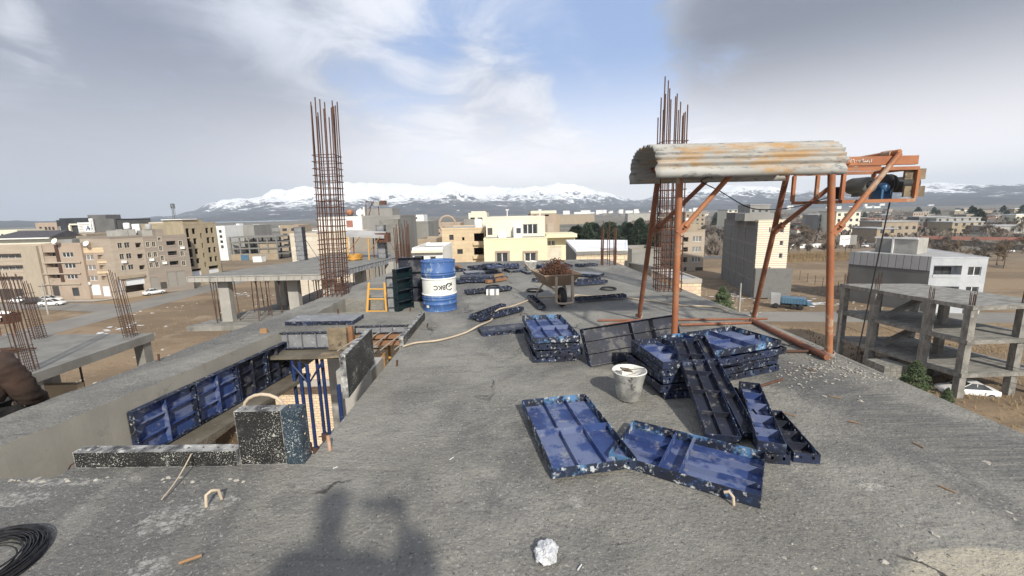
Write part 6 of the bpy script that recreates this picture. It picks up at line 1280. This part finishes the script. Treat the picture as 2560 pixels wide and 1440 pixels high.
q = MB(); q.box(-6.1, -4.62, 3.2, 5.2, -.66, -.61); tag(q.build('scaffold_board', 'wood'), 'timber scaffold board under the crouching person outside the left beam', 'board')
for y in (3.4, 5.0): q = MB(); q.tube([(-5.9, y, GZ), (-5.9, y, -.66)], .03, 6); tag(q.build('scaffold_tube', 'prop_brown'), 'tube carrying the scaffold board outside the left beam', 'tube', 'scaffold tubes left of the beam')
# ---------------------------------------------------------------- cars
def car_meshes():
    st = [(-2.12, .42, .62, .70, .60), (-2.05, .30, .86, .86, .74), (-1.45, .22, .96, .98, .83), (-.9, .20, .95, .97, .85), (.3, .20, .93, .95, .85), (.95, .20, .90, .92, .84), (1.7, .24, .80, .82, .80), (2.08, .32, .66, .68, .70), (2.15, .42, .55, .58, .58)]
    b = MB(); n = len(st); vs = []
    for x, zb, zs, zt, w in st: vs += [(x, -w*.92, zb), (x, -w, (zb+zs)*.5), (x, -w*.95, zs), (x, -w*.80, zt), (x, w*.80, zt), (x, w*.95, zs), (x, w, (zb+zs)*.5), (x, w*.92, zb)]
    b.add(vs, [(i*8+k, i*8+(k+1) % 8, (i+1)*8+(k+1) % 8, (i+1)*8+k) for i in range(n-1) for k in range(8)]+[tuple(range(7, -1, -1)), tuple((n-1)*8+k for k in range(8))], 0, True)
    g = MB(); P = [(-1.50, .97, .74), (-.85, 1.38, .60), (.10, 1.42, .60), (.98, .92, .76)]
    g.add([(x, s*w, z) for x, z, w in P for s in (-1, 1)], [(0, 1, 3, 2), (4, 5, 7, 6), (0, 2, 4, 6), (1, 7, 5, 3)])
    r = MB(); r.add([(-.88, -.60, 1.385), (-.88, .60, 1.385), (-.4, -.61, 1.43), (-.4, .61, 1.43), (.13, -.60, 1.425), (.13, .60, 1.425)], [(0, 2, 3, 1), (2, 4, 5, 3)], 0, True)
    for s in (-1, 1):
        for a, c in (((-1.50, .745*s, .96), (-.87, .605*s, 1.385)), ((.12, .605*s, 1.42), (1.0, .765*s, .90)), ((-.32, .69*s, .95), (-.34, .612*s, 1.41))): r.beam(a, c, .05, .05)
    w = MB(); w.lathe([(1e-3, -.09), (.2, -.1), (.29, -.1), (.32, -.06), (.32, .06), (.29, .1), (.2, .1), (1e-3, .09)], 20); h = MB(); h.lathe([(1e-3, .095), (.12, .105), (.19, .102)], 14)
    return b, g, r, w, h
CB = car_meshes(); CM = {}
def car(label, px, py, heading, paint='car_white', z=GZ, group=None, scale=1.0, name='car'):
    if paint not in CM: CM[paint] = (CB[0].mesh('body', paint), CB[1].mesh('windows', 'glass'), CB[2].mesh('roof', paint), CB[3].mesh('tyre', 'rubber'), CB[4].mesh('hubcap', 'zinc'))
    b, g, r, w, h = CM[paint]; p = G(px, py, z); o = thing(name, label, 'car', tuple(p), R(heading), group); o.scale = (scale,)*3
    link('body', b, o); link('windows', g, o); link('roof', r, o)
    for x in (-1.32, 1.32):
        for s in (-1, 1): q = link('wheel', w, o, Matrix.Translation((x, s*.76, .32)) @ Matrix.Rotation(R(90*-s), 4, 'X')); link('hubcap', h, q)
    for s in (-1, 1):
        q = MB(); q.box(2.02, 2.12, s*.5-.13, s*.5+.13, .56, .66); q.build('headlight', 'lamp_clear', o); q = MB(); q.box(-2.13, -2.06, s*.52-.12, s*.52+.12, .66, .80); q.build('tail_light', 'lamp_red', o)
    return o
LG = 'cars parked on the left street'
car('white car parked farthest left in the left street', 58, 757, 10, group=LG); car('dark grey car between the white cars in the left street', 88, 759, 12, 'car_grey', group=LG)
car('white car standing half hidden behind the white hatchback', 126, 755, 14, group=LG); car('white hatchback nearest to us in the left street', 132, 764, 12, group=LG)
car('white car parked alone before the open shop on the left street', 386, 736, 62, group=LG)
car('white saloon car parked under the open concrete frame', 2414, 990, 163, z=GZ-.45)
HG = 'cars driving on the far highway'
for px, py, hd, pt in ((2145, 592, 70, 'car_white'), (2178, 595, 65, 'car_white'), (2147, 604, 100, 'car_white'), (2164, 605, 95, 'car_white'), (2155, 618, 110, 'car_white'), (2186, 589, 60, 'car_white')): car('small white car on the far highway beyond the right hoist post', px, py, hd, pt, group=HG)
car('silver car on the highway far right behind the bare trees', 2512, 631, 140, group=None)
tr = thing('tipper_truck', 'blue tipper truck parked on the dusty road beyond the slab', 'truck', tuple(G(1992, 772, GZ)), R(150))
q = MB(); q.box(-1.2, 2.4, -1.05, 1.05, 1.0, 1.9); [q.box(-1.2+i*.42, -1.14+i*.42, -1.12, 1.12, 1.0, 1.92) for i in range(9)]; q.build('tipper_body', 'blue_sheet', tr)
q = MB(); q.box(2.5, 3.9, -1.0, 1.0, .7, 2.4); q.build('cab', 'roof_grey', tr); q = MB(); q.box(-1.9, -1.3, -1, 1, .9, 1.3); q.build('tailboard', 'blue_sheet', tr); q = MB(); q.box(-1.4, 3.6, -.5, .5, .6, .98); q.build('chassis', 'dark', tr)
wm = CB[3].mesh('tyre', 'rubber')
for x in (-.4, .6, 3.1):
    for s in (-1, 1): link('wheel', wm, tr, Matrix.Translation((x, s*.95, .48)) @ Matrix.Rotation(R(90), 4, 'X') @ Matrix.Scale(1.45, 4))
# ---------------------------------------------------------------- trees
def bare_tree(seed, H, spread, m_tw):
    rd = random.Random(seed); tk = MB(); tw = MB()
    def br(p, d, L_, r, lv):
        e = p+d*L_; mid = p.lerp(e, .5)+Vector((rd.uniform(-.05, .05), rd.uniform(-.05, .05), 0))*L_
        r = max(r, .038 if lv > 2 else .06); (tk if lv < 2 else tw).tube([p, mid, e], [r, r*.8, r*.6], 5 if lv < 2 else 3, cap=False)
        if lv == 4: return
        for i in range(rd.choice((4, 5)) if lv < 3 else rd.choice((4, 5, 6))):
            dd = (d+Vector((rd.gauss(0, 1), rd.gauss(0, 1), rd.gauss(.15, .5)))*spread).normalized(); s_ = p.lerp(e, rd.uniform(.45, 1)); br(s_, dd, L_*rd.uniform(.5, .75), r*.5, lv+1)
    br(Vector((0, 0, 0)), Vector((0, 0, 1)), H*.36, H*.022, 0); return tk.mesh('trunk', 'bark'), tw.mesh('crown', m_tw)
def conifer(seed, H, rad, m_='needle', cone=.75):
    rd = random.Random(seed); tk = MB(); tk.tube([(0, 0, 0), (0, 0, H*.5), (0, 0, H*.92)], [H*.022, H*.014, .02], 7); cr = MB()
    for i in range(900):
        k = rd.random()**.8; z = H*(.12+.86*k); rr = rad*((1-k)**cone)*(.35+.65*rd.random()**.5)*(1+.25*math.sin(k*25+seed)); a = rd.random()*6.28; c = Vector((rr*math.cos(a), rr*math.sin(a), z))
        s = H*.055*rd.uniform(.6, 1.4)*(1.1-.5*k)
        for j in range(3):
            u = Vector((rd.gauss(0, 1), rd.gauss(0, 1), rd.gauss(.1, .6))).normalized(); v_ = u.orthogonal().normalized()*.35; q_ = c+Vector((rd.uniform(-1, 1), rd.uniform(-1, 1), rd.uniform(-.6, .6)))*s*.5; cr.add([q_-v_*s, q_+v_*s, q_+u*s*1.5], [(0, 1, 2)])
    return tk.mesh('trunk', 'bark'), cr.mesh('crown', m_)
BT = [bare_tree(s, 7, .62, m_) for s, m_ in ((1, 'twig'), (2, 'twig'), (3, 'twig_ochre'), (4, 'twig'))]; CT = [conifer(s, 10, 3.9, 'needle', .5) for s in (1, 2, 3)]; PT = [conifer(9, 4, 1.4, 'needle_b', .7), conifer(8, 4, 1.5, 'needle_b', .6)]
def tree(name, label, ms, p, s, group=None, rz=0):
    o = thing(name, label, 'tree', tuple(p), rz, group); o.scale = (s,)*3; link('trunk', ms[0], o); link('crown', ms[1], o); return o
rd = random.Random(31)
for i in range(26):
    px = 1442+i*8.6+rd.uniform(-8, 8); Y = rd.uniform(150, 215); top = (566 if i < 3 else 556 if i < 7 else 561 if i < 10 else 556 if i < 16 else 549 if i < 20 else 560)+rd.uniform(-6, 8)
    p = D(px, 600, Y); h = D(px, top, Y).z-GZ; tree('conifer', 'dark conifer in the dense row behind the far end of the slab', CT[i % 3], (p.x, Y, GZ), h/10*1.0, 'dark conifers behind the snow roofed shed', rd.random()*6)
for px, Y, h in ((1468, 120, 7), (1592, 125, 8), (1545, 130, 6), (1440, 130, 6), (1500, 118, 5)): p = D(px, 600, Y); tree('bare_tree', 'pale leafless tree in front of the dark conifer row', BT[rd.randrange(3)], (p.x, Y, GZ), h/7, 'leafless trees before the conifers', rd.random()*6)
for i in range(250):
    px = rd.uniform(1755, 2130) if i < 110 else rd.uniform(2120, 2600) if i < 225 else rd.uniform(1640, 1800); Y = rd.uniform(135, 330) if i < 110 else rd.uniform(105, 330) if i < 225 else rd.uniform(200, 300)
    p = D(px, 600, Y)
    if 2110 < px < 2200 and Y < 230: continue
    tree('bare_tree', ('grey brown leafless tree in the belt behind the tall siding block' if i < 110 else 'leafless tree in the belt along the highway on the right' if i < 225 else 'leafless tree beyond the tan apartment house'), BT[rd.choice((0, 1, 3, 0, 1, 2))], (p.x, Y, GZ), rd.uniform(.8, 1.35), ('leafless trees behind the siding block' if i < 110 else 'leafless trees along the highway' if i < 225 else 'leafless trees beyond the tan house'), rd.random()*6)
for i in range(34):
    px = rd.uniform(1640, 2600); Y = rd.uniform(280, 620); p = D(px, 560, Y); tree('evergreen_tree', 'dark evergreen far off among the low houses on the right', CT[i % 3], (p.x, Y, GZ), rd.uniform(.7, 1.25), 'far evergreens on the right', rd.random()*6)
tree('pine_tree', 'small bushy pine just beyond the right slab edge beside a pale pole', PT[0], G(1803, 800, GZ), 1.35); 
p = G(2282, 985, GZ); tree('pine_tree', 'bushy pine standing before the concrete frame', PT[1], p, .80); tree('pine_tree', 'low pine shrub beside the white saloon car', PT[0], G(2365, 1010, GZ), .38)
p = G(2150, 905, GZ-.3); q = MB()
rg = random.Random(4)
for i in range(5200):
    a = rg.random(); b_ = rg.random()
    if i < 2600: x, y = 34+a*30, 30+b_*24
    elif i < 3800: x, y = 40+a*45, 47+b_*12
    else: x, y = -60+a*45, 30+b_*70
    h = rg.uniform(.15, .45); x += 2*noise.noise(Vector((x*.3, y*.3, 1))); v0 = Vector((x, y, GZ)); d = Vector((rg.uniform(-.3, .3), rg.uniform(-.3, .3), 1))*h; q.add([v0-Vector((.07, 0, 0)), v0+Vector((.07, 0, 0)), v0+d], [(0, 1, 2)])
tag(q.build('dry_grass', 'dry'), 'dry ochre grass tufts on the open plots', 'grass', kind='stuff')
q = MB()
for i in range(9000):
    px = rg.uniform(1560, 2640); Y = rg.uniform(150, 900) if px > 1750 else rg.uniform(230, 900)
    if noise.noise(Vector((px*.012, Y*.012, 3))) < -.02: continue
    p = D(px, 560, Y); h = rg.uniform(1.2, 3.6); v0 = Vector((p.x, Y, GZ)); e = rg.uniform(.4, 1.6)
    q.add([v0+Vector((-e, 0, 0)), v0+Vector((e, 0, 0)), v0+Vector((e*.7, rg.uniform(-1, 1), h*.8)), v0+Vector((rg.uniform(-.5, .5), 0, h)), v0+Vector((-e*.8, rg.uniform(-1, 1), h*.7))], [(0, 1, 2, 3, 4)])
tag(q.build('scrub', 'twig'), 'brown winter scrub over the fields beyond the highway', 'scrub', kind='stuff')
q = MB(); a, c = G(1965, 656, GZ), G(2128, 650, GZ)
for i in range(2200):
    k = rg.random(); y = rg.uniform(0, 2.5); v0 = a.lerp(c, k)+Vector((0, y, 0)); h = rg.uniform(1.8, 3.4); d = Vector((rg.uniform(-.3, .3), 0, 1))*h; q.add([v0-Vector((.12, 0, 0)), v0+Vector((.12, 0, 0)), v0+d], [(0, 1, 2)])
tag(q.build('dry_hedge', 'dry'), 'long straw coloured dry reed hedge behind the right hoist post', 'hedge')
for lab, a, c, h, m_ in (('low white wall along the road behind the reed hedge', (1960, 622), (2115, 616), 1.6, 'white'), ('long grey wall along the far highway on the right', (2250, 622), (2640, 632), 4.2, 'conc_stain'), ('mud coloured plot wall in the middle distance', (1640, 640), (1800, 628), 1.5, 'dirt_wall')):
    p, q_ = G(*a, GZ), G(*c, GZ); o = MB(); o.beam(p+Vector((0, 0, h/2)), q_+Vector((0, 0, h/2)), .3, h, (0, 0, 1)) if False else o.prism([(p.x, p.y), (q_.x, q_.y), (q_.x, q_.y+.4), (p.x, p.y+.4)], GZ, GZ+h); tag(o.build('boundary_wall', m_), lab, 'wall')
p, q_ = G(2300, 624, GZ), G(2640, 634, GZ); o = MB(); o.prism([(p.x, p.y+.45), (q_.x, q_.y+.45), (q_.x, q_.y+1.2), (p.x, p.y+1.2)], GZ+3.9, GZ+5); tag(o.build('red_hoarding', 'red_roof'), 'faded red hoarding above the grey highway wall', 'hoarding')
fe = thing('wire_fence', 'row of thin rusty fence posts on the brown plot right of the siding block', 'fence', tuple(G(2040, 705, GZ))); O_ = Vector(fe.location)
for i in range(8): p = G(1980+i*19, 693+i*6.2, GZ)-O_; q = MB(); q.tube([p, p+Vector((0, 0, 2.1))], .05, 5); q.build('post', 'rust_dark', fe)
# poles and masts
def pole(label, base, top_px, r=.13, m_='conc_light', arms=1, z=GZ):
    p = G(*base, z); h = D(*top_px, p.y).z-z; o = thing('utility_pole', label, 'pole', tuple(p)); q = MB(); q.tube([(0, 0, 0), (0, 0, h)], [r*1.25, r*.75], 8); q.build('shaft', m_, o)
    for k in range(arms): q = MB(); q.box(-.7, .7, -.05, .05, h-.5-k*.7, h-.4-k*.7); q.build('crossarm', 'dark', o)
    return p+Vector((0, 0, h-.4))
w1 = pole('concrete utility pole nearest on the left, by the parked cars', (121, 786), (104, 710)); w2 = pole('utility pole before the pinkish block on the left street', (152, 740), (139, 682)); w3 = pole('utility pole between the shops of the left street', (305, 744), (292, 692)); w4 = pole('utility pole before the grey shutters of the left street', (378, 726), (370, 672)); pole('short pole at the end of the left street by the shell', (556, 682), (550, 650), .16)
pole('pale concrete pole just beyond the slab edge by the small pine', (1846, 800), (1850, 708), .14, arms=0); pole('concrete pole right of the orange hoist post', (2092, 893), (2107, 776), .13, arms=0)
for a, c in ((w1, w2), (w2, w3), (w3, w4)):
    q = MB(); q.tube([a.lerp(c, i/10)-Vector((0, 0, .9*math.sin(math.pi*i/10))) for i in range(11)], .02, 4); tag(q.build('overhead_wire', 'rubber'), 'sagging overhead wire between the poles of the left street', 'wire', 'overhead wires of the left street')
a, c = D(2100, 778, 46), D(2700, 960, 33)
for k in (0, 1): q = MB(); q.tube([(a+Vector((0, 0, -k*1.4))).lerp(c+Vector((0, 0, -k*1.4)), i/10)-Vector((0, 0, .5*math.sin(math.pi*i/10))) for i in range(11)], .018, 4); tag(q.build('overhead_wire', 'rubber'), 'thin overhead wire crossing before the open concrete frame', 'wire', 'wires before the concrete frame')
p = D(437, 548, 420); o = thing('telecom_mast', 'lattice telecom mast behind the raw brick shell', 'mast', (p.x, p.y, GZ)); h = D(437, 508, 420).z-GZ; q = MB()
for sx in (-1, 1):
    for sy in (-1, 1): q.tube([(sx*1.6, sy*1.6, 0), (sx*.5, sy*.5, h)], .16, 5)
for i in range(12):
    z0, z1 = h*i/12, h*(i+1)/12; w0, w1_ = 1.6-1.1*i/12, 1.6-1.1*(i+1)/12; q.tube([(-w0, -w0, z0), (w1_, -w1_, z1)], .1, 4); q.tube([(w0, -w0, z0), (-w1_, -w1_, z1)], .1, 4)
q.build('lattice', 'plaster_dark', o)
for a in range(3): q = MB(); q.box(1.6*math.cos(a*2.1)-.3, 1.6*math.cos(a*2.1)+.3, 1.6*math.sin(a*2.1)-.3, 1.6*math.sin(a*2.1)+.3, h-5, h-.5); q.build('antenna', 'plaster_dark', o)
p = G(2118, 634, GZ); o = thing('billboard', 'white and grey roadside billboard on two legs by the highway', 'billboard', tuple(p)); z1 = D(2118, 588, p.y).z-GZ; z0 = D(2118, 612, p.y).z-GZ; xl_, xr_ = D(2099, 600, p.y).x-p.x, D(2141, 600, p.y).x-p.x
q = MB(); q.box(xl_, xl_+(xr_-xl_)*.6, -.2, 0, z0, z1); q.build('white_panel', 'white', o); q = MB(); q.box(xl_+(xr_-xl_)*.605, xr_, -.2, 0, z0, z1); q.build('grey_panel', 'plaster', o)
q = MB(); q.tube([(xl_+.6+i*.35, -.23, (z0+z1)/2+.25*math.sin(i*1.9)+i*.05) for i in range(9)], .07, 4); q.build('painted_script', 'plaster_dark', o)
for x in (-.8, 1.2): q = MB(); q.tube([(x, 0, 0), (x, 0, z0)], .14, 6); q.build('leg', 'dark', o)
# small hoist with a white roof on the low left frame
hs = dup(sh_, 'hoist with a curved white roof on thin legs on the low left frame', loc=(-27.3, 21.5, -4.3), rz=R(-12), scale=.62)
for c in hs.children:
    if c.name.startswith('roof_sheet'): c.data = c.data.copy(); c.data.materials[0] = M['white']
q = MB()
for k in range(40): a = rg.random()*6.28; x, y = -24.6+1.4*math.cos(a)*rg.random(), 19.2+.5*math.sin(a)*rg.random(); q.tube([(x-.9, y-.1, -4.24+rg.random()*.1), (x+.9, y+.25, -4.22+rg.random()*.1)], .02, 4)
tag(q.build('rebar_heap', 'rust_dark'), 'heap of dark rebar lying on the low left frame', 'rebar', kind='stuff')
q = MB()
for i in range(700):
    x, y = rg.uniform(-72, -18), rg.uniform(22, 100)
    if noise.noise(Vector((x*.09, y*.09, 6))) < .02: continue
    chip(q, Vector((x, y, GZ)), rg.uniform(.06, .28), rg)
for i in range(300): chip(q, Vector((rg.uniform(30, 62), rg.uniform(66, 95), GZ)), rg.uniform(.06, .25), rg)
tag(q.build('rubble', 'pebble'), 'pale rubble scattered over the brown building plots', 'rubble', kind='stuff')
# snow remains
for px, py, s, lab in ((265, 828, 1.6, 'patch of melting snow on the plot behind the low left frame'), (620, 735, 1.1, 'snow patch on the plot below the neighbouring slab'), (2052, 762, 1.5, 'snow patch beside the blue truck'), (1840, 740, 1.2, 'snow patch at the foot of the tall siding block')):
    p = G(px, py, GZ); q = MB()
    for k in range(16):
        cx, cy = rg.gauss(0, 1.2)*s, rg.gauss(0, 1.6)*s; n_ = 9; q.add([(p.x+cx+.5*s*rg.uniform(.3, 1)*math.cos(6.28*i/n_), p.y+cy+.3*s*rg.uniform(.3, 1)*math.sin(6.28*i/n_), GZ+.05+k*.004) for i in range(n_)], [tuple(range(n_))])
    tag(q.build('snow_patch', 'snow'), lab, 'snow', kind='stuff')
# ---------------------------------------------------------------- the far town
FARH = {}
def far_house(label, px, py, Y, w_, h, dep, m_, group, roof='roof_grey', rz=0):
    key = (round(w_), round(h), m_, roof)
    if key not in FARH:
        W, Hh = max(3, key[0]), max(3, key[1]); b = MB(); b.box(-W/2, W/2, 0, dep, 0, Hh); r = MB(); r.box(-W/2-.3, W/2+.3, -.3, dep+.3, Hh+.01, Hh+.5); ws = []
        nfl = max(1, int(Hh/3.2)); nc = max(2, min(6, int(W/3.5))); wn = MB(); wn.box(-.75, .75, -.04, .05, 0, 1.5)
        FARH[key] = (b.mesh('wall', m_), r.mesh('roof', roof), wn.mesh('window', 'glass'), [(-W/2+W*(i+.5)/nc, f*3.2+1.1) for f in range(nfl) for i in range(nc)])
    b, r, wn, pos = FARH[key]; p = D(px, py, Y); o = thing('house', label, 'house', (p.x, p.y, GZ-1), rz, group); link('wall', b, o); link('roof', r, o)
    if Y < 520:
        for x, z in pos: link('window', wn, o).location = (x, 0, z+1)
    return o
NAMED = [('cream block with dark stair slits far right of the hoist post', 2118, 250, 62/1070, 529, 566, 'cream_w'), ('grey framed block beside the far cream block', 2068, 262, 50/1070, 537, 560, 'plaster'), ('wide brown works building behind the far highway', 2245, 215, 92/1070, 554, 600, 'tan'), ('square brown box building on the far right', 2415, 235, 78/1070, 556, 592, 'shell'),
         ('long low pale warehouse at the far right edge', 2520, 225, 110/1070, 566, 590, 'conc_light'), ('long brown compound far behind the dark conifers', 1442, 560, 88/1070, 537, 552, 'tan'), ('long greenish roofed warehouse far behind the hoist legs', 1600, 600, 60/1070, 534, 548, 'conc_light'), ('pale block behind the top of the siding block', 1838, 290, 42/1070, 526, 552, 'cream_w'),
         ('grey block with a white side behind the siding block', 1898, 260, 50/1070, 514, 550, 'plaster'), ('pale block between the braces of the hoist', 1738, 330, 50/1070, 531, 545, 'tan'), ('long low house with a snow roof far right', 2395, 300, 110/1070, 545, 560, 'conc_light'), ('low brown sheds above the highway bend', 2215, 190, 50/1070, 575, 600, 'dirt_wall')]
for lab, px, Y, ang, y0, y1, m_ in NAMED: far_house(lab, px, y1, Y, ang*Y, D(px, y0, Y).z-GZ+1, 14, m_, None)
rd = random.Random(77); ms = ['tan', 'plaster', 'conc', 'plaster_dark', 'pink', 'dirt_wall', 'shell', 'cream_w']
for i in range(170):
    if i < 70: px, Y, grp, lab = rd.uniform(1990, 2620), rd.uniform(260, 800), 'low houses far right beyond the highway', 'low house far off on the right beyond the highway'
    elif i < 110: px, Y, grp, lab = rd.uniform(560, 1010), rd.uniform(300, 900), 'houses beyond the left plots', 'small house far off beyond the left plots before the foothills'
    elif i < 150: px, Y, grp, lab = rd.uniform(1380, 1950), rd.uniform(600, 1700), 'town houses on the plain before the mountains', 'tiny pale house in the far town before the mountains'
    else: px, Y, grp, lab = rd.uniform(-60, 470), rd.uniform(200, 520), 'houses behind the left street', 'flat roofed house far behind the left street'
    big_ = rd.random() < .2; far_house(lab, px, 560, Y, rd.choice((7, 10, 14, 22 if big_ else 12)), rd.choice((3, 3, 4)) if not big_ else rd.choice((6, 8)) if i < 150 else 6, 9, rd.choice(ms), grp, rd.choice(('roof_grey', 'roof_grey', 'snow', 'roof_grey', 'red_roof')), rd.uniform(-.25, .25))
for i in range(60):
    px = rd.uniform(1400, 1760) if i < 40 else rd.uniform(1900, 2560); Y = rd.uniform(1700, 2500); s = rd.choice((12, 18, 26)); o = far_house('tiny white building in the town at the foot of the mountains', px, 540, Y, s, rd.choice((8, 12, 18)), 9, 'white', 'white buildings at the foot of the mountains', 'white')
p = G(497, 1112, GZ); o = thing('bucket', 'red bucket on a brown block, on the ground below the opening', 'bucket', tuple(p)); q = MB(); q.lathe([(1e-3, 1.15), (.42, 1.15), (.55, 1.75), (.48, 1.74), (.4, 1.3), (1e-3, 1.3)], 18); q.build('shell', 'red_plastic', o); q = MB(); q.box(-.6, .6, -.5, .5, 0, 1.14); q.build('block', 'dirt_wall', o)
# ---------------------------------------------------------------- haze
ZTOP = max(v.co.z for v in bpy.data.objects['mountains'].data.vertices)+15
hb = MB(); hb.box(-8400, 8400, -800, 7800, GZ-12, ZTOP); hz_ = hb.build('haze', [])
hm = bpy.data.materials.new('haze'); hm.use_nodes = True; ht = hm.node_tree; ht.nodes.remove(ht.nodes['Principled BSDF']); pv = nn(ht, 'ShaderNodeVolumePrincipled')
pv.inputs['Color'].default_value = (.76, .87, 1, 1); pv.inputs['Density'].default_value = 1.35e-4; pv.inputs['Anisotropy'].default_value = 0; ht.links.new(pv.outputs[0], ht.nodes['Material Output'].inputs['Volume'])
hz_.data.materials.clear(); hz_.data.materials.append(hm); hz_['kind'] = 'stuff'
